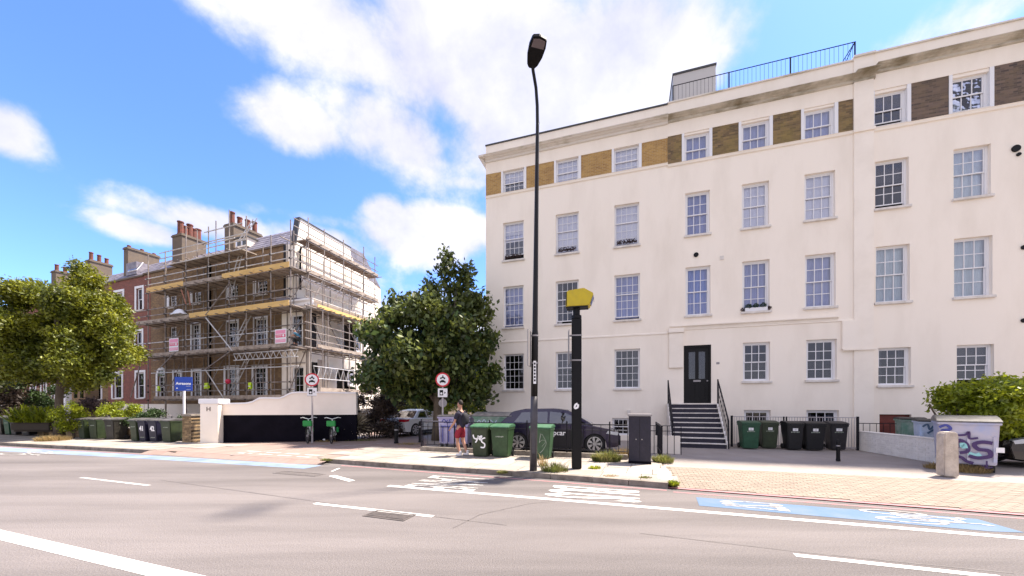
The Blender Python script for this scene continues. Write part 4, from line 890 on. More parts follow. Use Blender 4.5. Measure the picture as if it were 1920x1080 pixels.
# ---- further houses to the left, partly hidden by the tree
specs = [(-8.4, 'yellow brick house with pale bay windows seen under the street tree', m_brT, 160), (-7.6, 'distant brick house mostly hidden behind the street tree crown', m_brR, 96), (-9, 'last brick house of the row at the left picture edge', m_brT, 30)]
xr = HC0
for i, (dw, lab, mt, pch) in enumerate(specs):
    t = thing('brick_house', lab, 'house', TB(), -THT, 'brick terrace houses'); x0 = xr + dw; ws = []
    for z0, z1 in ((2.3, 4.5), (5.9, 7.9), (9.0, 10.6)):
        for fx in (.2, .5, .8): cx = x0 + (xr - x0) * fx; ws.append(((cx - .5, cx + .5, z0, z1), dict(nr=1, nc=2, back=random.choice(['room', 'drapes', 'blind']), surround=.2)))
    thouse(t, x0, xr - .004, mt, ws, zeave - .2 - i * .2, zeave + 2.0 - i * .2, 2.2, 7)
    if i == 0:
        MB().box(x0 + 1, x0 + 3.2, -.9, -.003, .5, 4.6).build('bay', m_white, t); MB().box(x0 + 4.4, x0 + 6.8, -.9, -.003, .5, 4.6).build('bay', m_brT, t)
        for xx in (x0 + 1.3, x0 + 2.3, x0 + 4.8, x0 + 5.9): MB().box(xx, xx + .6, -.92, -.905, 2.4, 4.1).build('pane', m_glass, t)
    chimney(t, pch, pch + 9, (488, 508, 540)[i], 0, 3, y=1.6, dep=1.7, pot_h=.8, pr_=.16)
    xr = x0
# ================================================================== SCAFFOLDING
SF = thing('scaffolding', 'tall tube scaffolding with boarded lifts wrapped round the brown brick corner house', 'scaffolding', TB(), -THT)
YO, YI = -1.45, -.30
XC = tx(545, YO)       # corner standard
XE = tx(258, YO)
lifts = [tz(545, 741, YO), tz(545, 655, YO), tz(545, 575, YO), tz(545, 505, YO)]; ltop = tz(389, 480, YO)
lifts = [2.15, avg(tz(545, 655, YO), tz(300, 666, YO)), avg(tz(545, 575, YO), tz(400, 592, YO)), avg(tz(545, 505, YO), tz(440, 519, YO))]
print('lifts', lifts, ltop, 'alts', tz(300, 666, YO), tz(400, 592, YO), tz(440, 519, YO), tz(540, 745, YO))
front_px = [278, 310, 349, 391, 430, 462, 508, 545]
fx = [tx(p, YO) for p in front_px]; topz = [ltop + .3, ltop + 1.0, ltop + 2.6, ltop + 2.2, tz(432, 393, YO), tz(455, 388, YO), zeave + .6, tz(545, 412, YO)]
topz = [tz(278, 478, YO), tz(313, 470, YO), tz(349, 425, YO), tz(391, 425, YO), tz(432, 393, YO), tz(462, 405, YO), tz(511, 440, YO), tz(545, 412, YO)]
rr_ = .038
for i, x in enumerate(fx):
    rod('standard', m_tube, SF, (x, YO, GZ), (x, YO, topz[i]), rr_); rod('standard', m_tube, SF, (x + .05, YI, GZ), (x + .05, YI, min(topz[i], ltop + .5)), rr_ * .9)
guard = [.55, 1.05]
for k, z in enumerate(lifts):
    xe = XE if k in (1, 2) else (tx(292, YO) if k == 0 else tx(278, YO))
    rod('ledger', m_tube, SF, (xe - .3, YO - .05, z), (XC + .35, YO - .05, z), rr_); rod('ledger', m_tube, SF, (xe - .3, YI, z), (XC + .35, YI, z), rr_)
    for g in guard: rod('guard_rail', m_tubew if (k == 3 or random.random() < .25) else m_tube, SF, (xe - .3, YO - .05, z + g + .1), (XC + .4, YO - .05, z + g + .1), rr_ * .95)
    n = 16
    for i in range(n):
        x = xe + (XC - xe) * (i + .5) / n; rod('transom', m_tube, SF, (x, YO - .35, z + .06), (x, YI + .1, z + .06), rr_ * .85)
    for j in range(5):
        y = YO + .04 + j * .225; xb = xe
        while xb < XC: xe2 = min(xb + 3.9, XC + .1); ubox('board', m_board, SF, xb, xe2 - .02, y, y + .215, z + .10, z + .14 + j * .001); xb += 3.9
    segs = [(xe, XC)] 
    mats = {0: [(0, 1, m_board)], 1: [(0, 1, m_board)], 2: [(0, .40, m_board), (.40, 1.0, m_boardy)], 3: [(0, .30, m_boardy), (.30, .58, m_board), (.58, 1, m_boardy)]}[k]
    for a, b, mm in mats:
        L_ = XC - xe; xa = xe + L_ * a; xb_ = xe + L_ * b; nn = max(1, round((xb_ - xa) / 3.9))
        for i in range(nn): ubox('toe_board', mm, SF, xa + (xb_ - xa) * i / nn + .01, xa + (xb_ - xa) * (i + 1) / nn - .01, YO - .13, YO - .095, z + .04, z + (.40 if mm is m_boardy else .30))
# top lift platform at the gutter
xa, xb_ = tx(316, YO), tx(452, YO)
for j in range(5): ubox('board', m_board, SF, xa, xb_, YO + j * .225, YO + .215 + j * .225, ltop, ltop + .04)
for z in (ltop - .06, ltop + .55, ltop + 1.0): rod('guard_rail', m_tubew, SF, (tx(300, YO), YO - .05, z), (tx(462, YO), YO - .05, z), rr_)
for i in range(10): x = xa + (xb_ - xa) * i / 9; rod('transom', m_tube, SF, (x, YO - .4, ltop - .03), (x, YI + .5, ltop - .03), rr_ * .8)
for z, p0, p1 in ((tz(435, 447, YO), 383, 440), (tz(435, 423, YO), 383, 455), (tz(435, 443, YO), 383, 440)): rod('guard_rail', m_tubew, SF, (tx(p0, YO), YO, z), (tx(p1, YO), YO, z), rr_)
rod('standard', m_tube, SF, (tx(405, YI), YI, ltop - 3), (tx(405, YI), YI, tz(405, 414, YI)), rr_); rod('standard', m_tube, SF, (tx(370, YI), YI, ltop - 3), (tx(370, YI), YI, tz(370, 432, YI)), rr_)
# couplers where tubes cross
m_coup = M('coupler', (.05, .04, .035), .6, metal=.4)
for i, x in enumerate(fx):
    for k, z in enumerate(lifts):
        for g in (0, guard[0] + .1, guard[1] + .1):
            if z + g < topz[i]: ubox('coupler', m_coup, SF, x - .06, x + .06, YO - .10, YO + .03, z + g - .05, z + g + .05)
for k, z in enumerate(lifts[1:]):
    rod('guard_rail', m_tube, SF, (XE if k == 0 else fx[0], YI - .06, z - .9), (XC, YI - .06, z - .9), rr_ * .9)
for x in [(a + b) / 2 for a, b in zip(fx, fx[1:])]: rod('standard', m_tube, SF, (x, YI, lifts[0]), (x, YI, lifts[3] + .9), rr_ * .8)
# braces: long bright diagonals
def bz_(a, b, mat=None, y=YO - .12, nm='brace'): rod(nm, mat or m_tubew, SF, (tx(a[0], y), y, tz(a[0], a[1], y)), (tx(b[0], y), y, tz(b[0], b[1], y)), rr_ * 1.05)
bz_((386, 596), (436, 658)); bz_((436, 656), (383, 694), m_tube); bz_((385, 693), (426, 757)); bz_((284, 700), (560, 686)); bz_((432, 530), (386, 590), m_tube)
bz_((340, 543), (349, 570), m_tubep); bz_((352, 545), (357, 572), m_tubep); bz_((300, 690), (330, 660), m_tube); bz_((270, 660), (245, 745), m_tube); bz_((545, 655), (560, 620), m_tube, YI)
for k in range(3):
    for i in range(0, 7, 2): 
        x0, x1 = fx[i], fx[i + 1]; rod('brace', m_tube, SF, (x0, YI, lifts[k] + .2), (x1, YI, lifts[k + 1]), rr_ * .8)
# ladders
def ladder(a, b, label, y):
    p = Vector((tx(a[0], y), y, tz(a[0], a[1], y))); q = Vector((tx(b[0], y), y - .0, tz(b[0], b[1], y))); q.y += .5
    Lw = T.W(p.x, p.y, p.z); t = thing('ladder', label, 'ladder', Lw, -THT, 'ladders on the scaffolding'); d = q - p; s_ = Vector((.42, 0, 0))
    for o in (Vector(), s_): rod('stile', m_tubew, t, o, o + d, .035)
    n = int(d.length / .28)
    for i in range(1, n): rod('rung', m_tubew, t, d * i / n, s_ + d * i / n, .016)
ladder((432, 655), (450, 590), 'aluminium ladder rising from the first boarded lift in front of a window', YO + .5)
ladder((425, 745), (447, 672), 'aluminium ladder at ground floor level beside the white windows', YO + .5)
ladder((425, 560), (435, 470), 'aluminium ladder leaning up to the top lift near the chimney', YO + .3)
ladder((448, 450), (462, 405), 'upper roof ladder beside the tall chimney pots', YI)
# lattice beams
def lattice(p, q, h, mat, parent=SF, n=10, frame=T):
    p = Vector(p); q = Vector(q); u_ = Vector((0, 0, h)); m = MB().cyl(p, q, .035, n=6).cyl(p + u_, q + u_, .035, n=6)
    for i in range(n):
        a = p + (q - p) * i / n; c = p + (q - p) * (i + .5) / n; b = p + (q - p) * (i + 1) / n; m.cyl(a + u_, c, .022, n=5); m.cyl(c, b + u_, .022, n=5)
    m.build('lattice_beam', mat, parent)
zl = tz(500, 672, YO - .2); lattice((tx(438, YO - .2), YO - .2, zl), (XC + .9, YO - .2, zl), .45, m_tubew, n=11)
# ---- side part of the scaffolding
Ts = T.m.inverted() @ S.m
def sp(x, y, z): return Ts @ Vector((x, y, z))
SO, SI = -1.5, -.35
SW = -1.05 - 1.2
def shx(px, y=SO): return S.hit(px, None, y)
side_px_up = [578, 608, 644, 682, 703]
side_top = [S.hit(578, 408, SO)[1], S.hit(608, 430, SO)[1], S.hit(644, 450, SO)[1], S.hit(682, 463, SO)[1], S.hit(703, 482, SO)[1]]
sxs = [shx(p) for p in side_px_up]
slift = [lifts[1], lifts[2], lifts[3], avg(S.hit(578, 455, SO)[1], S.hit(700, 515, SO)[1])]; print('side lifts', S.hit(640, 545, SO), slift, sxs)
for p, tp in zip(sxs, side_top): rod('standard', m_tube, SF, sp(p, SO, GZ), sp(p, SO, tp), rr_); rod('standard', m_tube, SF, sp(p - .1, SI, lifts[2]), sp(p - .1, SI, tp - .8), rr_ * .9)
x0s, x1s = -1.6, sxs[-1] + .4
for k, z in enumerate(slift):
    oy = SO if k > 1 else SO - .9
    for yy in (oy, SI if k > 1 else SI - 1.2): rod('ledger', m_tube, SF, sp(x0s, yy, z), sp(x1s, yy, z), rr_)
    for g in guard: rod('guard_rail', m_tube, SF, sp(x0s, oy, z + g), sp(x1s, oy, z + g), rr_ * .9)
    for j in range(4):
        yy = oy + .05 + j * .225; xb = x0s + 1.0
        while xb < x1s:
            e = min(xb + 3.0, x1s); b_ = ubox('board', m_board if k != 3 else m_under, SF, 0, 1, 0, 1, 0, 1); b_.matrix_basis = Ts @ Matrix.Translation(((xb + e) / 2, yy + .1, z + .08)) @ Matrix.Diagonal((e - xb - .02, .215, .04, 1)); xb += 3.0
    mm = [m_board, m_boardy, m_board, m_board][k]; xb = x0s + 1.0
    while xb < x1s:
        e = min(xb + 3.0, x1s); b_ = ubox('toe_board', mm, SF, 0, 1, 0, 1, 0, 1); b_.matrix_basis = Ts @ Matrix.Translation(((xb + e) / 2, oy - .05, z + .18)) @ Matrix.Diagonal((e - xb - .02, .035, .24, 1)); xb += 3.0
    for i in range(9):
        xx = x0s + 1 + (x1s - x0s - 1) * i / 8; rod('transom', m_tube, SF, sp(xx, oy - .4, z + .04), sp(xx, SI, z + .04), rr_ * .85)
for px in (583, 605, 615, 643, 655, 667, 680): xx = S.hit(px, None, SO - .9); rod('standard', m_tube, SF, sp(xx, SO - .9, GZ), sp(xx, SO - .9, lifts[2] + random.uniform(.6, 2.2)), rr_)
for k, z in enumerate(slift[:3]):
    rod('ledger', m_tube, SF, sp(x0s, SO - (.9 if k < 2 else 0), z + 1.6), sp(x1s, SO - (.9 if k < 2 else 0), z + 1.6), rr_ * .9); rod('ledger', m_tube, SF, sp(x0s + 1, SO - .2, z - .12), sp(x1s, SO - .2, z - .12), rr_ * .9); rod('ledger', m_tube, SF, sp(x0s + 1, SO + .3, z - .18), sp(x1s, SO + .3, z - .18), rr_ * .9)
    for xx in sxs: m_ = ubox('coupler', m_coup, SF, 0, 1, 0, 1, 0, 1); m_.matrix_basis = Ts @ Matrix.Translation((xx, SO, z + .02)) @ Matrix.Diagonal((.12, .12, .12, 1))
for i in range(9): rod('transom', m_tube, SF, sp(x0s + 1 + i, SO - 1.5, slift[1] - .05), sp(x0s + 1 + i + .2, SI, slift[1] - .05), rr_ * .8)
for (a, b) in ((0, 1), (1, 2), (2, 3)): rod('brace', m_tube, SF, sp(sxs[a], SO - .05, slift[1]), sp(sxs[b], SO - .05, slift[2] + .3), rr_); rod('brace', m_tube, SF, sp(sxs[b], SO - .08, slift[0]), sp(sxs[a], SO - .08, slift[1]), rr_)
z = S.hit(602, 741, SO - .9)[1]; m = None
lattice(sp(shx(586, SO - .9), SO - .95, z - .35), sp(shx(688, SO - .9), SO - .95, z - .35), .45, m_tubew, n=12)
zz = S.hit(602, 702, SO - .9)[1]; lattice(sp(shx(586, SO - .9), SO - .97, zz - .3), sp(shx(680, SO - .9), SO - .97, zz - .3), .8, m_tubew, n=9)
b_ = ubox('toe_board', m_board, SF, 0, 1, 0, 1, 0, 1); b_.matrix_basis = Ts @ Matrix.Translation((2.6, SO - .98, z + .35)) @ Matrix.Diagonal((6, .035, .34, 1))
# things fixed to or lying on the scaffolding
m_pinks = M('sign_pink', (.70, .06, .16), .5); m_pinkl = M('sign_pink_light', (.80, .28, .42), .5)
for (px0, px1, py0, py1, lab) in ((317.5, 335, 634, 659, 'pink and white contractor sign on the left part of the scaffolding'), (516, 537, 617, 644, 'pink and white contractor sign near the scaffolding corner')):
    y = YO - .16; x0, x1 = tx(px0, y), tx(px1, y); z0, z1 = tz((px0 + px1) / 2, py1, y), tz((px0 + px1) / 2, py0, y); w_, h_ = x1 - x0, z1 - z0
    t = thing('contractor_sign', lab, 'sign', T.W(x0, y, z0), -THT, 'pink contractor signs'); MB().box(0, w_, -.02, 0, 0, h_).build('board', m_white, t, bevel=.01)
    MB().box(.06, w_ - .06, -.024, -.021, h_ * .68, h_ - .07).build('print', m_pinkl, t); MB().box(.06, w_ - .06, -.024, -.021, h_ * .42, h_ * .64).build('print', m_pinks, t); MB().box(.06, w_ - .06, -.024, -.021, .08, h_ * .3).build('print', m_pinkl, t)
    MB().cyl((w_ * .76, -.028, h_ * .54), (w_ * .76, -.025, h_ * .54), h_ * .09, n=14).build('print', m_wprint, t)
    for i in range(3): MB().box(.12, w_ * .62, -.028, -.025, h_ * (.60 - i * .05), h_ * (.615 - i * .05)).build('print', m_wprint, t)
    for i in range(2): MB().box(.12, w_ - .12, -.028, -.025, h_ * (.24 - i * .08), h_ * (.26 - i * .08)).build('print', m_wprint, t)
m_hiviz = M('hi_viz', (.55, .75, .02), .7, island=(.8, 1.2)); m_red = M('helmet_red', (.60, .02, .07), .35)
def draped(px, py, w_, h_, lab, seed):
    rg = random.Random(seed); t = thing('hi_viz_jacket', lab, 'jacket', T.W(tx(px, YO - .1), YO - .1, tz(px, py, YO - .1)), -THT, 'hi-viz jackets on the scaffolding'); m = MB(); n = 7
    for sd_ in (-1, 1):
        vs = []; 
        for i in range(n + 1):
            for j in range(4): vs.append((-w_ / 2 + w_ * i / n + rg.uniform(-.02, .02), sd_ * (.03 + .04 * j / 3) + rg.uniform(-.015, .015), -h_ * j / 3 * rg.uniform(.8, 1.1)))
        m.add(vs, [(i * 4 + j, i * 4 + j + 1, (i + 1) * 4 + j + 1, (i + 1) * 4 + j) for i in range(n) for j in range(3)])
    m.build('cloth', m_hiviz, t, smooth=True); MB().box(-w_ / 2, w_ / 2, -.085, -.08, -h_ * .6, -h_ * .5).build('reflective_band', m_white, t)
draped(387.5, 718, .42, .42, 'yellow green work jacket slung over the rail in front of the black downpipe', 3)
draped(469.5, 717, .26, .48, 'pale yellow work vest hanging right of the red helmet', 4); draped(297.5, 724, .24, .4, 'pale yellow work vest hanging in front of the arched entrance', 5)
hx = tx(427.5, YO - .1); t = thing('safety_helmet', 'shiny red safety helmet hanging on the scaffold rail', 'helmet', T.W(hx, YO - .1, tz(427, 720, YO - .1)), -THT)
MB().lathe([(.02, 0), (.12, .06), (.17, .16), (.16, .25), (.10, .33), (.02, .36)], n=16).build('shell', m_red, t, smooth=True); MB().lathe([(.15, .20), (.20, .20), (.20, .22), (.15, .23)], n=16).build('brim', m_red, t)
# rolled sheet bundle on the second lift
x, y, z = tx(345, YO + .2), YO - .1, lifts[2] + .38
t = thing('dust_sheet', 'crumpled white dust sheet heaped on the second lift of the scaffolding', 'sheet', T.W(x, y, z), -THT); m = MB(); rg = random.Random(2); vs = []
for i in range(9):
    for j in range(7): a = (i / 8 - .5) * 2; b = (j / 6 - .5) * 2; vs.append((a * .75 + rg.uniform(-.06, .06), b * .3, max(0, .45 * (1 - a * a) * (1 - b * b)) + rg.uniform(0, .07)))
m.add(vs, [(i * 7 + j, i * 7 + j + 1, (i + 1) * 7 + j + 1, (i + 1) * 7 + j) for i in range(8) for j in range(6)]); m.build('cloth', m_white, t, smooth=True)
# ================================================================== VEGETATION
def leaves(name, mat, parent, clumps, n, size, seed=1, droop=.3, aspect=.5, shell=.55, up_bias=.0):
    """thousands of leaf faces grouped in clumps (centre, radii); each leaf is a folded diamond"""
    rg = np.random.default_rng(seed); C = np.array([c for c, r in clumps]); Rr = np.array([r if hasattr(r, '__len__') else (r, r, r) for c, r in clumps])
    vol = Rr.prod(1) ** .66; pick = rg.choice(len(clumps), n, p=vol / vol.sum())
    d = rg.normal(size=(n, 3)); d /= np.linalg.norm(d, axis=1)[:, None]; rad = shell + (1 - shell) * rg.random(n) ** .7; rad *= rg.uniform(.7, 1.12, n)
    P = C[pick] + d * Rr[pick] * rad[:, None]
    # twig clusters: leaves gather round common points
    nt = max(1, n // 9); tw = P[rg.integers(0, n, nt)]; P = tw[rg.integers(0, nt, n)] + rg.normal(size=(n, 3)) * size * 1.5
    a = rg.normal(size=(n, 3)); a[:, 2] -= droop; a /= np.linalg.norm(a, axis=1)[:, None]; b = np.cross(a, rg.normal(size=(n, 3))); b /= np.linalg.norm(b, axis=1)[:, None]
    nn = np.cross(a, b); s = (size * rg.uniform(.55, 1.3, n))[:, None]
    tip = P + a * s; base = P - a * s; l = P + b * s * aspect + nn * s * .18; r = P - b * s * aspect + nn * s * .18
    V = np.stack([base, l, tip, r], 1).reshape(-1, 3); idx = np.arange(n) * 4
    Fc = np.concatenate([np.stack([idx, idx + 1, idx + 2], 1), np.stack([idx, idx + 2, idx + 3], 1)])
    me = bpy.data.meshes.new(name); me.vertices.add(len(V)); me.vertices.foreach_set('co', V.ravel()); me.loops.add(len(Fc) * 3); me.loops.foreach_set('vertex_index', Fc.ravel())
    me.polygons.add(len(Fc)); me.polygons.foreach_set('loop_start', np.arange(len(Fc)) * 3); me.polygons.foreach_set('loop_total', np.full(len(Fc), 3)); me.update(); me.materials.append(mat)
    o = bpy.data.objects.new(name, me); COL.objects.link(o); o.parent = parent; return o
def fill(c, R_, n, seed, rmin=.5, rmax=.9, test=None):
    rg = random.Random(seed); out = []
    while len(out) < n:
        d = Vector((rg.uniform(-1, 1), rg.uniform(-1, 1), rg.uniform(-1, 1)))
        if d.length > 1: continue
        if d.length < .35 and rg.random() < .6: continue
        p = Vector((c[0] + d.x * R_[0], c[1] + d.y * R_[1], c[2] + d.z * R_[2]))
        if test and not test(p): continue
        r = rg.uniform(rmin, rmax); out.append((tuple(p), (r, r, r * .72)))
    return out
m_bark = M('bark', (.10, .075, .05), .95, col2=(.17, .13, .09), ns=6, stretch=(1, 1, .25), bump=(25, .6))
m_woody = M('woody', (.06, .045, .03), .9)
def trunk(parent, top, r0, r1, limbs, seed=0, h0=0):
    rg = random.Random(seed); m = MB(); pts = [(rg.uniform(-.03, .03) * i, rg.uniform(-.03, .03) * i, h0 + (top - h0) * i / 6) for i in range(7)]
    m.tube(pts, [r0 * 1.35] + [r0 + (r1 - r0) * i / 6 for i in range(1, 7)], 10); m.build('trunk', m_bark, parent, smooth=True)
    for (z, tgt) in limbs:
        p = Vector((0, 0, z)); q = Vector(tgt); mid = (p + q) / 2 + Vector((rg.uniform(-.2, .2), rg.uniform(-.2, .2), -.15)); MB().tube([p, mid, q], [r1 * .9, r1 * .55, r1 * .18], 6).build('limb', m_bark, parent, smooth=True)
# street tree on the left pavement
P = G(111, 820); t = thing('street_tree', 'bushy yellow green street tree with a thin trunk on the left pavement', 'tree', P)
cl = fill((-.25, .2, 5.3), (3.0, 2.7, 3.1), 80, 3, .55, .9, lambda p: not (p.z < 2.9) and not (p.z > 7.4 and abs(p.x - .6) > 1.7)) + [((.8, .2, 8.6), .5), ((3.1, -.2, 4.9), .45), ((3.0, 0, 4.0), .5), ((-2.6, .2, 7.0), .55), ((1.5, .2, 8.0), .6), ((-1.4, 0, 7.6), .5), ((2.6, -.3, 3.2), .5), ((-3.2, 0, 5.5), .8), ((-3.4, 0, 4.2), .8)]
trunk(t, 6.0, .17, .10, [(2.4, (1.3, .3, 4.2)), (2.7, (-1.5, .4, 4.4)), (3.4, (1, .6, 5.8)), (3.8, (-.8, 1, 6.2)), (2.9, (.4, 1.6, 5.2))], 1)
leaves('crown', m_leafl, t, cl, 110000, .085, 5, shell=.3)
# second tree cut by the left picture edge
P2 = G(-60, 814); t = thing('street_tree', 'darker tree cut off by the left picture edge', 'tree', P2)
trunk(t, 5, .18, .1, [(2.6, (1.6, 0, 5)), (3, (-1, 0, 6))], 2); leaves('crown', m_leafm, t, fill((0, 0, 5.2), (2.9, 2.8, 2.9), 26, 9, .6, 1.0), 22000, .10, 6, shell=.3)
# the big tree by the white building
P3 = Vector(((820 - 960) / F * 17.6, 17.6, .1)); t = thing('broadleaf_tree', 'big dark green large leaved tree against the white building corner', 'tree', P3)
def okc(p):
    return True
cl = fill((.1, .3, 4.3), (2.3, 2.2, 2.6), 30, 21, .4, .8) + fill((.3, -1.0, 4.6), (1.4, .6, 2.0), 16, 29, .35, .6) + fill((-1.7, .0, 4.1), (2.0, 2.0, 2.0), 20, 22, .4, .8) + fill((.8, .2, 6.4), (1.5, 1.2, 1.6), 16, 23, .35, .6) + [((.45, 0, 8.1), .42), ((.42, .1, 8.8), .24), ((1.3, 0, 7.6), .35), ((1.35, 0, 8.2), .2), ((2.0, -.1, 6.2), .5), ((-.3, 0, 7.2), .45), ((-2.2, 0, 5.9), .5), ((-2.0, 0, 6.6), .35), ((-1.2, 0, 6.6), .4), ((-3.4, 0, 5.2), .4), ((2.5, -.2, 4.8), .35), ((2.6, -.4, 3.1), .4), ((2.0, -.4, 2.3), .5)]
trunk(t, 5.2, .22, .12, [(1.5, (1.5, .2, 4)), (1.7, (-1.8, -.2, 4.2)), (2.4, (.8, -1, 6.2)), (2.8, (-1, 1, 6.0)), (3.4, (1.0, .2, 7.6)), (1.9, (.2, 1.8, 4))], 3)
leaves('crown', m_leafm, t, cl, 38000, .125, 25, droop=.8, aspect=.62, shell=.25)
leaves('crown', m_leafd, t, [(c, (r[0] * .8, r[1] * .8, r[2] * .8) if hasattr(r, '__len__') else r * .8) for c, r in cl if c[2] < 5.4], 7000, .16, 26, droop=.8, aspect=.62, shell=.1)  # darker leaves inside the lower crown put its inner shade into leaf colour
P4 = Vector(((872 - 960) / F * 21, 21, .1)); t = thing('small_tree', 'small light green tree seen low behind the big tree beside the white corner', 'tree', P4); trunk(t, 2.6, .09, .05, [(1.2, (.5, 0, 2.6))], 4)
leaves('crown', m_leafb, t, fill((0, 0, 2.4), (1.5, 1.2, 1.2), 10, 31, .4, .6), 3500, .10, 32)
# dark shrub and the spiky plant in front of it
P5 = Vector(((702 - 960) / F * 18.6, 18.6, .1)); t = thing('dark_shrub', 'dark purplish shrub between the white garden wall and the parked white car', 'shrub', P5)
for k in range(5): MB().tube([(.1 * k - .2, 0, 0), (.25 * (k - 2), 0, .9), (.5 * (k - 2), .1, 1.8)], [.04, .03, .01], 5).build('stem', m_woody, t)
leaves('foliage', m_brown, t, fill((0, 0, 1.3), (1.45, 1.1, 1.25), 22, 41, .4, .65) + [((-1.5, 0, 2.1), .3), ((-1.75, 0, 1.9), .2), ((.8, 0, 2.6), .4)], 16000, .06, 42, shell=.2)
P6 = G(665, 823.5); t = thing('spiky_plant', 'round spiky plant with long pale blades at the side road corner', 'plant', P6); m_blade = M('blade', (.42, .36, .26), .6, col2=(.2, .17, .09), ns=3, island=(.5, 1.6)); rg = random.Random(5); q = MB()
for i in range(170):
    az = rg.uniform(0, 2 * math.pi); el = rg.uniform(-.25, 1.45); L_ = rg.uniform(.75, 1.05); d = Vector((math.cos(az) * math.cos(el), math.sin(az) * math.cos(el), math.sin(el))); s_ = d.cross(Vector((0, 0, 1))).normalized() * .022; o_ = Vector((0, 0, .62)); dr2 = Vector((0, 0, -.12))
    q.add([o_ - s_, o_ + s_, o_ + d * L_ * .6 + s_ + dr2 * .3, o_ + d * L_ + dr2 * 1.2, o_ + d * L_ * .6 - s_ + dr2 * .3], [(0, 1, 2, 3, 4)])
q.v = [(x, y, max(.01, z)) for x, y, z in q.v]; q.build('blades', m_blade, t); MB().cyl((0, 0, 0), (0, 0, .62), .12, .09).build('stem', m_bark, t)
# shrubs in the left gardens
def shrub(name, px, py, Z, rad, n, mat, size, label, cat='shrub', seed=1, h=0, grp=None):
    Pp = Vector(((px - 960) / F * Z, Z, .1)); zc = CH + (HY - py) / F * Z - .1; t = thing(name, label, cat, Pp, group=grp)
    for k in range(3): MB().tube([(0, 0, 0), (.1 * (k - 1), 0, zc * .5), (.3 * (k - 1), 0, zc)], [.03, .025, .01], 5).build('stem', m_woody, t)
    leaves('foliage', mat, t, fill((0, 0, zc), rad, 12, seed, min(rad) * .4, min(rad) * .62), n, size, seed, shell=.3); return t
shrub('garden_shrub', 138, 778, 18.2, (.85, .6, .75), 6000, m_leafb, .05, 'yellow green shrub behind the wall right of the street tree trunk', seed=51)
shrub('garden_shrub', 180, 770, 19.2, (1.0, .7, .6), 4500, m_heath, .05, 'grey brown twiggy shrub behind the middle group of wheelie bins', seed=52)
shrub('garden_shrub', 225, 774, 19, (.8, .6, .5), 5000, m_leafb, .05, 'low bright shrub behind the wall beside the scaffolding foot', seed=53)
shrub('garden_shrub', 292, 790, 18.2, (1.6, .4, .45), 5000, m_leafd, .05, 'dark low hedge under the scaffolding behind the numbered bins', 'hedge', seed=54)
shrub('garden_shrub', -5, 745, 24, (2.6, 1.2, 2.6), 14000, m_brown, .09, 'dark evergreen mass behind the bins at the left picture edge', seed=55)
shrub('garden_shrub', 60, 730, 25, (1.8, 1.0, 1.4), 7000, m_leafd, .08, 'dark shrub behind the bright strap leaved plant', seed=56)
P = Vector(((65 - 960) / F * 19.8, 19.8, .85)); t = thing('strap_leaf_plant', 'bright yellow green plant with long strap leaves behind the brick piers', 'plant', P); q = MB(); rg = random.Random(8)
for i in range(420):
    bx = rg.uniform(-1.1, 1.15); az = rg.uniform(0, 6.28); el = rg.uniform(.5, 1.5); L_ = rg.uniform(.6, 1.2); d = Vector((math.cos(az) * math.cos(el), math.sin(az) * math.cos(el), math.sin(el))); s_ = Vector((-math.sin(az), math.cos(az), 0)) * .035; o_ = Vector((bx, rg.uniform(-.3, .3), 0)); pts_ = [o_, o_ + d * L_ * .5, o_ + d * L_ * .85 + Vector((0, 0, -.05)), o_ + d * L_ * 1.05 + Vector((math.cos(az) * .12, math.sin(az) * .12, -.2))]
    q.add([pts_[0] - s_ * .6, pts_[0] + s_ * .6, pts_[1] + s_, pts_[2] + s_ * .7, pts_[3], pts_[2] - s_ * .7, pts_[1] - s_], [(0, 1, 2, 6), (2, 3, 5, 6), (3, 4, 5)])
q.build('blades', m_leafb, t); MB().box(-1.1, 1.1, -.2, .2, -.5, .05).build('crown_base', m_woody, t, bevel=.1)
# round bush at the right
Pb = Vector(((1842 - 960) / F * 10.4, 10.4, .1)); t = thing('round_bush', 'big round bright green bush behind the graffiti covered bin', 'bush', Pb)
MB().tube([(0, 0, 0), (.05, 0, .8), (.1, 0, 1.6)], [.10, .08, .05], 7).build('trunk', m_bark, t); 
for k in range(5): MB().tube([(0, 0, .5), (.5 * (k - 2), .1, 1.1), (.75 * (k - 2), 0, 1.7)], [.05, .035, .015], 5).build('limb', m_bark, t)
leaves('crown', m_leafb, t, fill((0.1, 0, 1.65), (1.1, .85, .62), 34, 61, .3, .42) + fill((.85, .2, 1.0), (.6, .6, .8), 14, 62, .25, .4), 30000, .065, 63, shell=.4)
# far trees closing the side street, one mass
far = bpy.data.objects.new('x', None)
o = leaves('far_trees', m_leafm, None, [((x, 46 + random.uniform(-3, 3), random.uniform(1.5, 5)), (2.4, 2.0, 2.2)) for x in np.linspace(-22, -2, 20)] + [((x, 44, 1.5), (2.2, 2, 1.6)) for x in np.linspace(-22, -1, 16)], 26000, .28, 71, shell=.3)
tag(o, 'distant garden trees closing the end of the side street', 'trees', kind='stuff')
bpy.data.objects.remove(far)
t = thing('rear_house', 'pale beige house glimpsed between the big tree and the white corner', 'house', ((893 - 960) / F * 34, 34, 0), 0)
wall_holes('wall', M('beige_render', (.62, .52, .40), .9, col2=(.5, .42, .32), ns=1), t, -2.6, 1.4, 0, 4.0, [(-.2, .5, 1.6, 2.9)], 0); MB().box(-2.6, 1.4, .14, 5, 0, 3.98).build('wall', m_stack, t); MB().prism([(-2.8, 4.0), (-.6, 5.0), (1.6, 4.0)], -.2, 5).build('roof', m_slate, t); MB().box(-.2, .5, .10, .12, 1.6, 2.9).build('window', m_room, t)
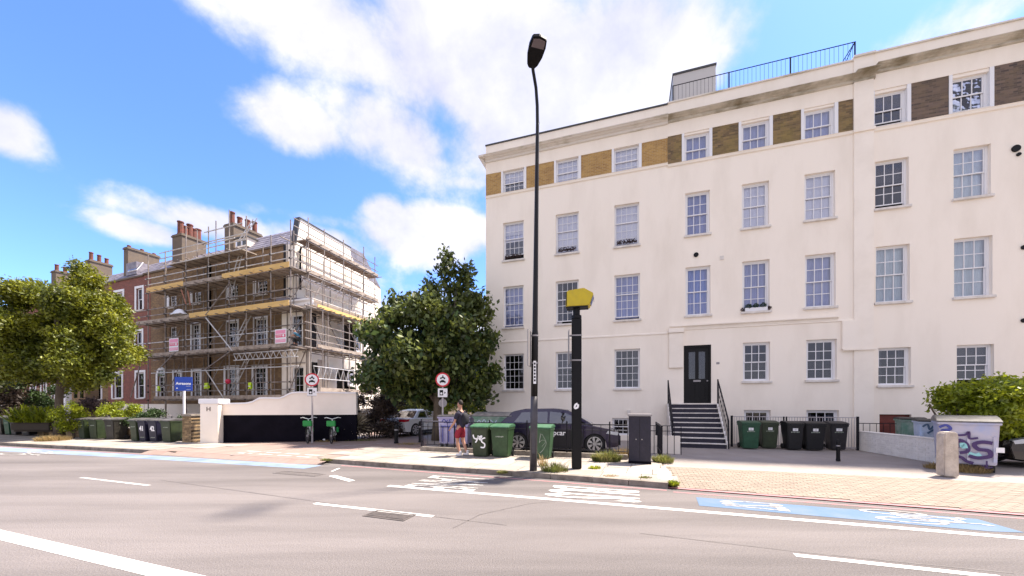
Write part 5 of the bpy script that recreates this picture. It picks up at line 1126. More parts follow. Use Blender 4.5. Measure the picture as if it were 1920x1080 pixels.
# weeds and grass tufts
def tuft(px, py, rx, h, n, mat, label, seed, name='grass_tuft', ry=None, z=.12, wd=.006, grp='weeds and grass tufts'):
    P = G(px, py, z); t = P; q = MB(); rg = random.Random(seed); ry = ry or rx * .6
    for i in range(n):
        a = rg.uniform(0, 6.28); r = math.sqrt(rg.random()); o_ = Vector((math.cos(a) * r * rx, math.sin(a) * r * ry, 0)); L_ = h * rg.uniform(.4, 1.1) * (1.1 - .5 * r); ln = rg.uniform(.1, .7); az = a + rg.uniform(-.8, .8); d = Vector((math.cos(az) * ln, math.sin(az) * ln, 1)).normalized() * L_; s_ = Vector((-math.sin(az), math.cos(az), 0)) * wd * rg.uniform(.7, 1.6)
        q.add([o_ - s_, o_ + s_, o_ + d * .6 + s_ * .7, o_ + d + Vector((math.cos(az), math.sin(az), -.3)) * L_ * .15, o_ + d * .6 - s_ * .7], [(0, 1, 2, 3, 4)])
    o = q.build(name, mat); o.location = P; return tag(o, label, 'weeds', grp, 'stuff')
tuft(100, 826, .62, .34, 1500, m_straw, 'dry straw coloured grass round the foot of the street tree', 1, ry=.5)
tuft(1040, 884, .34, .34, 420, m_grass, 'pale grass tuft just right of the lamp post foot', 2); tuft(1018, 874, .12, .42, 90, m_straw, 'thin dry grass stalks behind the lamp post foot', 3)
tuft(1115, 879, .16, .13, 260, m_leafb, 'low green weed right of the speed camera pole', 4); tuft(942, 887, .14, .09, 420, m_grass, 'bright grass tuft on the kerb left of the lamp post', 5, z=.10, ry=.1)
tuft(1137, 865, .42, .40, 700, m_grass, 'leafy weeds at the railing foot left of the dark cabinet', 6, ry=.2, wd=.014); tuft(1172, 857, .3, .42, 300, m_straw, 'dry weed stems against the railing beside the cabinet', 61, ry=.15, wd=.01)
tuft(1243, 866, .28, .28, 560, m_grass, 'yellow green weeds right of the dark cabinet', 7, ry=.3, wd=.009); tuft(1263, 910, .10, .15, 320, m_leafb, 'small bright weed at the end of the kerb', 8, z=.06, ry=.1, wd=.01)
tuft(1818, 884, .42, .26, 900, m_straw, 'dry golden grass at the foot of the graffiti bin', 9, ry=.3); tuft(1752, 878, .2, .22, 260, m_straw, 'reddish dry weeds against the low white wall end', 10, ry=.2)
tuft(612, 863.5, .18, .09, 380, m_grass, 'small grass tuft on the rounded kerb corner', 11, z=.11); tuft(1210, 896, .16, .05, 200, m_grass, 'flat grass patch on the pavement right of the camera pole', 12)
tuft(668, 826, 1.0, .10, 600, m_grass, 'low grass along the verge under the spiky plant', 13, ry=.2); tuft(612, 828, .5, .10, 300, m_straw, 'dry verge grass behind the parked bicycles', 14, ry=.15)
tuft(1145, 893, .2, .05, 160, m_straw, 'flattened dry grass near the kerb below the camera pole', 15); tuft(765, 833, .5, .10, 300, m_straw, 'dry leaves and grass right of the short black bollard', 16, ry=.3)
# ================================================================== BINS
def bin_(label, px, py, w_=.58, h=1.07, d_=.68, body='green', lid=None, rz=None, num=None, logo=True, sticker=None, z=.12, grp='wheelie bins', tilt=0):
    P = G(px, py, z); rz = -THB if rz is None else rz; t = thing('wheelie_bin', label, 'wheelie bin', P, rz, grp); bm_ = m_plast[body]; lm = lid or m_lidgrey; H = h - .12
    # origin is the middle of the front foot; body lies behind it
    m = MB(); a = .80
    lo = [(-w_ / 2 * a, .03), (w_ / 2 * a, .03), (w_ / 2 * a, d_ * .72), (-w_ / 2 * a, d_ * .72)]; hi = [(-w_ / 2 * .97, -.04), (w_ / 2 * .97, -.04), (w_ / 2 * .97, d_ * .93), (-w_ / 2 * .97, d_ * .93)]
    m.add([(x, y, .02) for x, y in lo] + [(x, y, H) for x, y in hi], [(0, 3, 2, 1), (4, 5, 6, 7), (0, 1, 5, 4), (1, 2, 6, 5), (2, 3, 7, 6), (3, 0, 4, 7)]); b = m.build('body', bm_, t, bevel=.025)
    MB().box(-w_ / 2, w_ / 2, -.065, d_ * .95, H - .07, H).build('rim', bm_, b, bevel=.012)
    l = MB(); n = 6
    pr = [(-.09, H + .004), (-.09, H + .035), (0, H + .07), (d_ * .3, H + .10), (d_ * .7, H + .115), (d_ * .93, H + .09), (d_ * 1.0, H + .03), (d_ * 1.0, H + .004)]
    l.prism(pr, -w_ / 2 - .01, w_ / 2 + .01, 'x'); ld = l.build('lid', lm, t, bevel=.012)
    for s_ in (-1, 1): MB().box(s_ * w_ * .36 - .03, s_ * w_ * .36 + .03, -.13, -.088, H + .002, H + .035).build('grip', lm, ld)
    MB().cyl((-w_ / 2 + .04, d_ * 1.03, H - .02), (w_ / 2 - .04, d_ * 1.03, H - .02), .016).build('handle', bm_, t)
    for s_ in (-1, 1): MB().cyl((s_ * (w_ / 2 - .06), d_ * .74, .10), (s_ * (w_ / 2 - .0), d_ * .74, .10), .10, n=14).build('wheel', m_rubber, t)
    fr_ = lambda z: .03 - .07 * z / H - .004
    tl = Matrix.Rotation(math.atan(.07 / H), 4, 'X')
    def on(x, z, dy=0): return Matrix.Translation((x, fr_(z) + dy, z)) @ tl @ Matrix.Rotation(R(90), 4, 'X')
    if num: text(num, .30, m_wprint, 'painted_number', b, on(0, H * .62), .001, .014, sx=.85)
    if logo:
        q = MB(); zl_ = .70 if not num else .2
        for i in range(6): q.box(-.13 + i * .045, -.13 + i * .045 + .03, 0, .003, -.018 + .006 * (i % 2), .018 + .004 * (i % 3))
        q.build('logo', m_lidpale, b, on(0, H * zl_) @ Matrix.Rotation(R(-90), 4, 'X'))
    if sticker: MB().box(-sticker / 2, sticker / 2, 0, .004, -.05, .05).build('sticker', m_wprint, b, on(0, H * .80) @ Matrix.Rotation(R(-90), 4, 'X')); text('66', .07, m_grey, 'sticker_number', b, on(0, H * .80, -.004), .001)
    return t, b, on
LZ = -R(13)
bin_('dark wheelie bin cut by the left picture edge', -3, 815, body='dark', rz=LZ); bin_('narrow bright green wheelie bin, second from the left picture edge', 12, 815.5, body='brightgreen', rz=LZ, w_=.5)
bin_('grey wheelie bin just right of the bright green one', 24, 816, body='greydark', rz=LZ, w_=.5, logo=False); bin_('wide dark wheelie bin with a painted 91 left of the first brick pier', 46, 816.5, body='greydark', rz=LZ, num='91', w_=.72, d_=.8)
bin_('olive wheelie bin just right of the street tree trunk', 152, 823, body='olive', rz=LZ, w_=.5); bin_('dark green wheelie bin, middle of the three bins in front of the yellow brick wall', 174, 823.5, body='olive', rz=LZ, w_=.6); bin_('brown grey wheelie bin, right one of three in front of the shrubs', 205, 824.5, body='dark', rz=LZ, w_=.64)
bin_('olive wheelie bin directly left of the two numbered navy bins', 250, 827.5, body='olive', rz=LZ, w_=.46); bin_('navy wheelie bin with a painted white number, left one of the navy pair', 266, 828, body='navy', rz=LZ, w_=.5, num='41'); bin_('navy wheelie bin with a painted white number, right one of the navy pair', 286, 828.5, body='navy', rz=LZ, w_=.54, num='42'); bin_('dark green wheelie bin between the navy pair and the brick gate pier', 311, 829.5, body='olive', rz=LZ, w_=.62)
bin_('black wheelie bin against the black part of the garden wall', 479, 825, body='black', rz=-THT, w_=.66, h=.98, logo=False)
t, b, on = bin_('olive green wheelie bin with white graffiti behind the person', 899, 857, body='olive', lid=m_lidgreen, logo=False, w_=.60)
for k, pts in enumerate(([(-.20, .80), (-.16, .68), (-.06, .66), (-.02, .78), (-.06, .62), (-.12, .52)], [(.0, .72), (.1, .76), (.06, .68), (.0, .68), (.06, .62), (.12, .66)], [(.22, .70), (.12, .66), (.10, .56), (.20, .48), (.18, .36), (.06, .36)])):
    ribbon([(x, z * .9) for x, z in pts], .045, -.055).build('graffiti', m_wprint, b)
bin_('green wheelie bin standing left of the lamp post beside the graffiti bin', 937, 858, body='green', lid=m_lidgreen, w_=.62)
t, b, on = bin_('lighter green wheelie bin with a thin white scribble between lamp post and camera pole', 1013, 861, body='midgreen', lid=m_lidgreen, logo=False, w_=.66)
ribbon([(.02, .80), (-.02, .5), (.04, .78), (.14, .66), (.2, .5), (.1, .3), (.0, .2)], .016, -.056).build('graffiti', m_lidpale, b); ribbon([(-.02, .52), (.08, .60), (.18, .55), (.06, .4)], .014, -.057).build('graffiti', m_lidpale, b)
RZ = -THB
bin_('bright green wheelie bin with stickers right of the front steps', 1408, 842, body='brightgreen', sticker=.16, w_=.62, lid=m_plast['brightgreen']); bin_('olive grey wheelie bin, second right of the front steps', 1444, 841, body='olive', sticker=.14, w_=.58, lid=m_plast['olive'])
bin_('black wheelie bin with a white sticker, left of the two touching black bins', 1491, 844, body='black', sticker=.16, w_=.54, lid=m_plast['black']); bin_('black wheelie bin with a pale sticker, right of the two touching black bins', 1529, 845, body='black', sticker=.16, w_=.64, lid=m_plast['black']); bin_('dark grey wheelie bin behind the thin black bollard', 1573, 844.5, body='greydark', sticker=.18, w_=.56, lid=m_plast['greydark'])
# large four-wheeled containers
def container(label, P, rz, w_, h, d_, mat, lidm, ribs=6, domed=True):
    t = thing('refuse_container', label, 'waste container', P, rz, 'large four wheeled waste containers'); m = MB(); z0 = .18; H = h - .12
    m.add([(-w_ * .46, .04, z0), (w_ * .46, .04, z0), (w_ * .46, d_ * .9, z0), (-w_ * .46, d_ * .9, z0), (-w_ / 2, 0, H), (w_ / 2, 0, H), (w_ / 2, d_, H), (-w_ / 2, d_, H)], [(0, 3, 2, 1), (4, 5, 6, 7), (0, 1, 5, 4), (1, 2, 6, 5), (2, 3, 7, 6), (3, 0, 4, 7)]); b = m.build('body', mat, t, bevel=.02)
    for i in range(ribs):
        x = -w_ * .42 + w_ * .84 * i / (ribs - 1); MB().prism([(x - .025, z0 + .08), (x + .025, z0 + .08), (x + .025, H * .72), (x - .025, H * .72)], -.012 , .03).build('rib', mat, b)
    MB().box(-w_ / 2 - .03, w_ / 2 + .03, -.03, d_ + .03, H - .06, H).build('rim', mat, b, bevel=.01)
    n = 8; pr = [(-.05, H + .003)] + [(-.05 + (d_ + .1) * i / n, H + .03 + (.14 if domed else .05) * math.sin(math.pi * i / n)) for i in range(n + 1)] + [(d_ + .05, H + .003)]
    MB().prism(pr, -w_ / 2 - .04, w_ / 2 + .04, 'x').build('lid', lidm, t, bevel=.008)
    for sx in (-1, 1):
        for sy in (.12, d_ * .8): k = MB().cyl((sx * w_ * .40 - .03, sy, .09), (sx * w_ * .40 + .03, sy, .09), .09, n=12); k.build('wheel', m_rubber, t)
    return t, b
P = G(850, 841); t, b = container('lilac painted waste container with blue graffiti behind the person', P, -R(8), 1.22, 1.34, .9, m_purple, m_lidgrey, 5, False)
for k, pts in enumerate(([(-.45, 1.02), (-.38, 1.12), (-.3, 1.05), (-.36, .98)], [(-.22, 1.1), (-.28, 1.0), (-.12, 1.0), (-.16, 1.1), (-.05, 1.1)], [(.0, 1.12), (.02, .98)], [(.1, 1.1), (.2, 1.12), (.16, 1.0), (.3, 1.04), (.28, 1.13)])): ribbon(pts, .03, -.014).build('graffiti', m_bluep, b)
for x in (-.43, -.2, .05, .3): MB().box(x, x + .025, -.03, -.0, .25, .85).build('frame_bar', m_bluep, b)
MB().box(-.5, .5, -.032, -.002, .84, .87).build('frame_bar', m_bluep, b)
P = G(922, 843); t, b = container('green grey waste container with a dark lid behind the two green wheelie bins', P, -THB, 1.50, 1.36, .9, m_bingr, m_lidgrey, 6)
ribbon([(-.6, 1.0), (-.5, 1.1), (-.42, 1.0), (-.3, 1.12), (-.2, 1.0), (-.05, 1.1), (.1, 1.0), (.2, 1.1)], .025, -.014).build('graffiti', m_palebin, b)
# right-hand group: the row runs away from the picture, the nearest one turned to us
P = G(1816, 884); t, b = container('painted waste container covered in purple graffiti at the right, nearest of its row', P, -R(44), .98, 1.36, 1.3, m_binpaint, m_lidgrey, 3)
for pts, wd, mm in (([(-.45, .9), (-.1, .92), (.0, 1.0), (.02, .84), (.2, .86)], .05, m_dkp), ([(-.6, .52), (-.55, .72), (-.3, .74), (-.25, .6), (-.45, .5), (-.6, .56)], .07, m_dkp), ([(-.5, .64), (-.38, .8), (-.3, .55), (-.22, .78), (-.05, .7), (-.02, .52), (-.2, .46)], .075, m_dkp),
    ([(.5, .74), (.3, .76), (.12, .7), (.2, .58), (.42, .55), (.45, .42), (.2, .36), (.0, .4)], .085, m_dkp), ([(-.55, .34), (-.2, .36), (-.05, .26), (.1, .22)], .07, m_dkp), ([(-.2, .62), (-.12, .68), (-.08, .58)], .10, m_aqua), ([(.0, .46), (.15, .42), (.25, .46)], .09, m_aqua),
    ([(-.66, 1.10), (-.5, 1.16), (-.4, 1.06), (-.6, 1.02), (-.42, .98), (-.66, .94)], .06, m_bluep), ([(.28, .16), (.4, .2), (.34, .1), (.5, .16)], .03, m_dkp), ([(.38, .30), (.38, .12)], .03, m_dkp)): ribbon([(x * .74, z) for x, z in pts], wd, -.022 - random.random() * .006).build('graffiti', mm, b)
MB().box(.42, .55, -.035, -.02, .52, .64).build('plate', m_wprint, b)
P = G(1757, 862); t, b = container('pale blue and white waste container behind the concrete post, second of its row', P, -R(40), .72, 1.28, 1.1, m_palebin, m_plast['black'], 3, False)
for pts in ([(-.3, 1.0), (-.2, 1.08), (-.15, .92), (-.05, 1.05), (.05, .9), (.1, 1.02)], [(-.2, .8), (.0, .95), (.15, .8), (.25, 1.0)]): ribbon(pts, .05, -.02).build('graffiti', m_blue, b)
P = G(1713, 849); t, b = container('scratched green waste container beside the oxblood shutter, farthest of its row', P, -R(36), .62, 1.28, .9, m_bingr, m_plast['black'], 3, False)
MB().box(.08, .29, -.03, -.014, .2, 1.12).build('panel', m_plast['brightgreen'], b)
# ================================================================== WALLS, PIERS, RAILINGS
def brickwork(parent, x0, x1, z0, z1, y0, y1, mat, stuff=False, bl=.225, bh=.075, both=True, nm='brick'):
    """running bond of separate bricks; outer faces at y0 (and ends), joints recessed"""
    core = MB().box(x0 + .006, x1 - .006, y0 + .006, y1 - .006, z0, z1 - .004)
    r = 0; z = z0; q = MB(); objs = []
    me = None
    while z < z1 - .03:
        x = x0 - (r % 2) * bl / 2
        while x < x1 - .01:
            a, b = max(x, x0), min(x + bl - .01, x1)
            if b - a > .04:
                if stuff: q.box(a, b, y0 + random.uniform(-.003, .002), y1, z + .004, min(z + bh - .006, z1))
                else: ubox(nm, mat, parent, a, b, y0 + random.uniform(-.003, .002), y1 + random.uniform(-.002, .003), z + .004, min(z + bh - .006, z1))
            x += bl
        z += bh; r += 1
    if stuff: o = q.build(nm, mat, parent); o['kind'] = 'stuff'
# low white brick wall at the right
a = G(1611, 843.5); b_ = G(1767, 869); d = b_ - a; ang = math.atan2(d.y, d.x)
wt = thing('low_wall', 'low whitewashed brick wall running from the railings to the concrete post', 'wall', (a.x, a.y, .08), ang)
MB().box(.01, d.length - .01, .0, .2, .0, .70).build('core', m_wbrick, wt); brickwork(wt, 0, d.length, .03, .70, -.012, .212, m_wbrick, bh=.074)
MB().box(-.01, d.length + .01, -.03, .23, .70, .745).build('coping', m_wbrick, wt, bevel=.01)
P = G(1776, 892); t = thing('concrete_post', 'weathered square concrete post in front of the graffiti covered bin', 'post', P, -THB)
MB().prism([(-.14, 0), (.14, 0), (.13, .98), (.09, 1.05), (-.09, 1.05), (-.13, .98)], -.13, .13).build('shaft', M('concrete', (.58, .51, .43), .9, col2=(.42, .36, .30), ns=6, bump=(40, .5)), t, bevel=.02)
# white garden wall of the corner house
wa = G(409, 829.5); wb = Vector(((660 - 960) / F * 17.1, 17.1, .12)); d = wb - wa; wang = math.atan2(d.y, d.x); L_ = d.length
gw_ = thing('garden_wall', 'tall white garden wall with a curved top over a black painted base', 'wall', (wa.x, wa.y, .08), wang)
def wl_(px, py):
    fr = Frame((wa.x, wa.y), -wang); x, z = fr.hit(px, py); return x, z - .08
zb_ = avg(wl_(430, 778)[1], wl_(620, 778)[1]); prof_top = [wl_(*p) for p in ((409, 759), (462, 757.5), (474, 755), (481, 751), (487, 748), (495, 747.5), (525, 748), (533, 745), (540, 741), (548, 738), (560, 737), (600, 737), (650, 738), (668, 738))]
poly = [(0, zb_)] + [(x, max(z, zb_ + .1)) for x, z in prof_top]; poly[1] = (0, poly[1][1]); poly.append((poly[-1][0], zb_))
MB().prism(poly, .0, .22).build('wall', m_render2, gw_)
cp = MB()
for (x0, z0), (x1, z1) in zip(poly[1:-1], poly[2:-1]): cp.prism([(x0, z0), (x1, z1), (x1, z1 + .07), (x0, z0 + .07)], -.05, .27)
cp.build('coping', m_white, gw_); MB().box(0, poly[-1][0], .03, .20, 0, zb_ - .003).build('base', m_blackw, gw_)
pa = G(392, 831); t = thing('gate_pier', 'square white rendered gate pier with a flat cap and small letter H', 'pier', (pa.x, pa.y, .08), wang)
ph = 1.98; MB().box(-.36, .36, 0, .7, 0, ph - .22).build('shaft', m_render2, t, bevel=.01); MB().box(-.41, .41, -.05, .75, ph - .22, ph).build('cap', m_white, t, bevel=.02)
text('H', .26, m_stack, 'letter', t, UP(-.02, -.006, ph - .46), .004, .004)
# brick piers and low garden walls on the left
def pier(px, py, w_, h, lab):
    P = G(px, py); t = thing('brick_pier', lab, 'pier', (P.x, P.y, .1), LZ, 'brick garden piers'); MB().box(-w_ / 2 + .01, w_ / 2 - .01, .01, w_ - .01, 0, h - .1).build('core', m_joint, t); brickwork(t, -w_ / 2, w_ / 2, 0, h - .1, 0, w_, m_brG, bh=.08, bl=w_ / 2); MB().box(-w_ / 2 - .04, w_ / 2 + .04, -.04, w_ + .04, h - .1, h).build('cap', m_kerb, t, bevel=.015)
pier(350, 829.5, .50, 1.28, 'brick gate pier between the dark green bin and the white pier'); pier(76, 816, .50, 1.18, 'left one of the two brick piers beside the street tree'); pier(97, 817, .46, 1.14, 'right one of the two brick piers, just left of the tree trunk')
def gwall(p, q, h, lab):
    a = G(*p); b = G(*q); d = b - a; t = thing('brick_wall', lab, 'wall', (a.x, a.y, .1), math.atan2(d.y, d.x), 'low brick garden walls'); MB().box(.0, d.length, .02, .2, 0, h).build('core', m_joint, t); brickwork(t, 0, d.length, 0, h, 0, .22, m_brG, bh=.08); MB().box(-.01, d.length, -.03, .25, h, h + .06).build('coping', m_slab, t)
gwall((105, 816.5), (150, 819), .62, 'low yellow brick wall right of the street tree trunk'); gwall((150.5, 819), (338, 826), .5, 'low shaded brick wall behind the middle bins'); gwall((-40, 811), (66, 814), .6, 'low brick wall behind the bins at the left picture edge')
# rail and white steps behind
t = thing('garden_rail', 'thin pale rail above the wall behind the numbered bins', 'rail', G(225, 812), -.15); L2 = 3.6; rod('rail', m_ironw, t, (0, 0, 1.05), (L2, 0, 1.05), .025)
for i in range(4): rod('post', m_iron, t, (L2 * i / 3, 0, 0), (L2 * i / 3, 0, 1.05), .02)
# railing in front of the purple car
y0 = 11.85 - 18.25
def BW(x, y, z=0): return B.W(x, y, z)
rx0, rx1 = B.hit(790, None, y0), B.hit(1177, None, y0); t = thing('front_railing', 'black iron railing on a low kerb in front of the dark purple car', 'railing', BW(rx0, y0, .1), -THB); L_ = rx1 - rx0
MB().box(0, L_, -.09, .09, 0, .17).build('plinth', m_kerb, t, bevel=.01); rod('rail', m_iron, t, (0, 0, 1.08), (L_, 0, 1.08), .018); rod('rail', m_iron, t, (0, 0, .90), (L_, 0, .90), .010); rod('rail', m_iron, t, (0, 0, .26), (L_, 0, .26), .014)
n = int(L_ / .26)
for i in range(n + 1):
    x = L_ * i / n
    if i % 5 == 0: rod('post', m_iron, t, (x, 0, .17), (x, 0, 1.18), .022)
    else: rod('baluster', m_iron, t, (x, 0, .26), (x, 0, 1.0 if i % 2 else 1.08), .009)
# short return railing right of the cabinet
t = thing('return_railing', 'short black railing running from the cabinet back towards the steps', 'railing', BW(B.hit(1241, None, -6.3), -6.3, .1), -THB + R(90))
for z in (1.05, .25): rod('rail', m_iron, t, (0, 0, z), (2.6, 0, z), .03 if z > 1 else .02)
for i in range(14): rod('baluster', m_iron, t, (2.6 * i / 13, 0, .02), (2.6 * i / 13, 0, 1.05), .022 if i in (0, 13) else .012)
a1 = B.hit(1224, None, -4.6); t = thing('area_railing', 'thin railing with white bars behind the dark cabinet', 'railing', BW(a1 - .6, -4.6, .1), -THB)
for z in (.98, .8): rod('rail', m_iron, t, (0, 0, z), (1.5, 0, z), .012)
for i in range(8): rod('baluster', m_iron, t, (1.5 * i / 7, 0, .0), (1.5 * i / 7, 0, .98), .012)
MB().box(0, 1.5, .25, .33, 0, .62).build('low_wall', m_render2, t)
# lightwell railing behind the bins
yl = -1.25; x0, x1 = B.hit(1372, None, yl), B.hit(1608, None, yl); t = thing('lightwell_railing', 'long pale barred railing round the basement windows behind the wheelie bins', 'railing', BW(x0, yl, .1), -THB); L_ = x1 - x0
for z in (1.22, .08): rod('rail', m_ironw, t, (0, 0, z), (L_, 0, z), .016)
n = 46
for i in range(n + 1):
    x = L_ * i / n
    if i in (0, n): rod('post', m_iron, t, (x, 0, 0), (x, 0, 1.26), .045)
    elif i in (20, 21): rod('post', m_iron, t, (x, 0, 0), (x, 0, 1.24), .028)
    else: rod('baluster', m_ironw, t, (x, 0, .0), (x, 0, 1.22), .009)
x2 = B.hit(1612, None, -1.3); t = thing('area_railing', 'short low railing in front of the oxblood shutter', 'railing', BW(x2 + .05, -1.0, .1), -THB); rod('rail', m_iron, t, (0, 0, 1.0), (1.2, 0, 1.0), .014)
for i in range(7): rod('baluster', m_iron, t, (.2 * i, 0, 0), (.2 * i, 0, 1.0), .009)
# cabinet
P = G(1199.5, 870); t = thing('utility_cabinet', 'tall dark navy utility cabinet with a grey top right of the camera pole', 'cabinet', P, -THB)
MB().box(-.30, .30, .0, .38, .0, 1.36).build('body', m_navy, t, bevel=.012); MB().box(-.33, .33, -.03, .41, 1.36, 1.42).build('top', m_grey, t, bevel=.012); MB().box(-.004, .004, -.004, -.001, .12, 1.3).build('door_seam', m_black, t); MB().box(-.31, .31, -.01, .39, -.02, .08).build('plinth', m_blackw, t)
for x in (-.10, .06): MB().cyl((x, -.012, .7), (x, 0, .7), .018, n=8).build('lock', m_grey, t)
# bollards
def bollard(px, py, h, r, lab, sq=False):
    t = thing('bollard', lab, 'bollard', G(px, py), -THB, 'black bollards')
    MB().lathe([(r * 1.15, 0), (r * 1.15, .05), (r, .07), (r, h * .80), (r * 1.12, h * .81), (r * 1.12, h * .84), (r, h * .85), (r, h - .06), (r * .7, h - .01), (0.01, h)], n=14).build('shaft', m_black, t); MB().lathe([(r * 1.02, h * .70), (r * 1.02, h * .76)], n=14).build('band', m_grey, t)
bollard(743, 831, .80, .085, 'squat black bollard at the side road in front of the white car'); bollard(1571.5, 864.5, .63, .048, 'thin black bollard in front of the grey bin on the forecourt'); bollard(788, 829, .95, .075, 'black round post right of the white car')
t = thing('corner_rail', 'low single rail leading from the black post to the lilac container', 'rail', G(793, 836), 0); rod('post', m_iron, t, (0, 0, 0), (0, 0, 1.0), .02); rod('rail', m_ironw, t, (0, 0, 1.0), (.9, .2, 1.0), .02); rod('strut', m_board, t, (.6, .1, 0), (.95, .3, .7), .02)
# ================================================================== LAMP POST, SPEED CAMERA, SIGNS
P = G(1000, 882.5); t = thing('lamp_post', 'very tall black street lamp post with a curved top at the kerb', 'street lamp', P)
ln = .012
def lp_(z): return (ln * z, 0, z)
MB().tube([lp_(0), lp_(1.2), lp_(1.9)], [.095, .092, .088], 14).build('post', m_lamplow, t, smooth=True); MB().tube([lp_(1.9), lp_(3.5), lp_(3.6), lp_(6), lp_(8.9), (.10, -.0, 9.35), (.06, -.12, 9.7), (-.02, -.3, 9.95), (-.05, -.42, 10.02)], [.088, .086, .072, .058, .044, .042, .04, .04, .04], 12).build('column', m_lamp, t, smooth=True)
hd = thing('x', None, None); bpy.data.objects.remove(hd)
HM = Matrix.Translation((-.05, -.42, 10.02)) @ Matrix.Rotation(R(14), 4, 'Z') @ Matrix.Rotation(R(-8), 4, 'X')
pl = [(-.07, .08), (.07, .08), (.13, 0), (.185, -.2), (.20, -.42), (.17, -.60), (.0, -.64), (-.17, -.60), (-.20, -.42), (-.185, -.2), (-.13, 0)]
MB().prism([(x, y) for x, y in pl], -.04, .05, 'z').build('lamp_head', m_lamp, t, HM, bevel=.015); MB().prism([(x * .8, y * .9 - .03) for x, y in pl], .05, .09, 'z').build('lamp_cover', m_lamp, t, HM); MB().prism([(-.15, -.40), (.15, -.40), (.14, -.57), (0, -.60), (-.14, -.57)], -.046, -.0405, 'z').build('lamp_glass', m_lens, t, HM)
MB().box(-.05, .05, -.098, -.088, .45, 1.0).build('access_door', m_lamplow, t, bevel=.004)
x_ = ln * 2.9; sg = MB().box(-.012, .012, -.38, -.02, 2.65, 3.55).build('sign_plate', m_grey, t, Matrix.Translation((x_ - .10, 0, 0)) @ Matrix.Rotation(R(-14), 4, 'Z'))
for z in (2.75, 3.45): MB().lathe([(.096, z - .02), (.096, z + .02)], (ln * z, 0, 0), 12).build('clamp', m_grey, t)
st_ = MB().box(-.035, .035, -.10, -.092, 2.22, 2.80).build('sticker', m_wprint, t, Matrix.Translation((ln * 2.5, 0, 0))); 
for i in range(6): MB().box(-.02, .02, -.104, -.1005, 2.28 + i * .085, 2.33 + i * .085).build('sticker_print', m_lamp, t, Matrix.Translation((ln * 2.5, 0, 0)))
P = G(1081, 879); t = thing('speed_camera', 'yellow box speed camera on a thick square black pole', 'speed camera', P, -R(6))
MB().box(-.125, .125, -.11, .11, 0, 3.95).build('pole', m_black, t, bevel=.025); MB().lathe([(.13, 3.95), (.13, 4.03), (.09, 4.05), (.09, 4.24)], n=14).build('neck', m_black, t)
bx = MB().prism([(-.27, 4.245), (.30, 4.245), (.34, 4.25), (.44, 4.55), (.20, 4.70), (-.20, 4.66), (-.25, 4.62)], -.19, .19).build('housing', m_yellow, t, Matrix.Rotation(R(-8), 4, 'Z'), bevel=.014)
MB().prism([(.365, 4.30), (.43, 4.50), (.44, 4.50), (.375, 4.30)], -.15, .15).build('lens_window', m_cglass, bx); MB().box(-.255, -.235, -.194, .194, 4.26, 4.62).build('seam', m_black, bx); MB().box(-.26, .3, -.18, .18, 4.22, 4.244).build('base_plate', m_black, bx)
MB().box(.445, .45, -.13, -.02, 4.36, 4.46).build('lens', m_black, bx); MB().box(-.13, -.1, -.35, -.0, 2.9, 3.6).build('x', m_grey, t); bpy.data.objects.remove(KIDS(t)[-1])
for z in (2.85, 3.5): MB().box(-.13, .13, -.118, -.111, z - .018, z + .018).build('clamp', m_grey, t); MB().box(-.20, -.127, -.05, -.02, z - .02, z + .02).build('bracket', m_grey, t)
MB().box(-.215, -.20, -.3, .15, 2.75, 3.62).build('sign_plate', m_grey, t)
ribbon([(.02, 1.72), (-.04, 1.68), (-.05, 1.6), (.02, 1.62), (.03, 1.70)], .05, -.114).build('paint_splash', m_wprint, t)
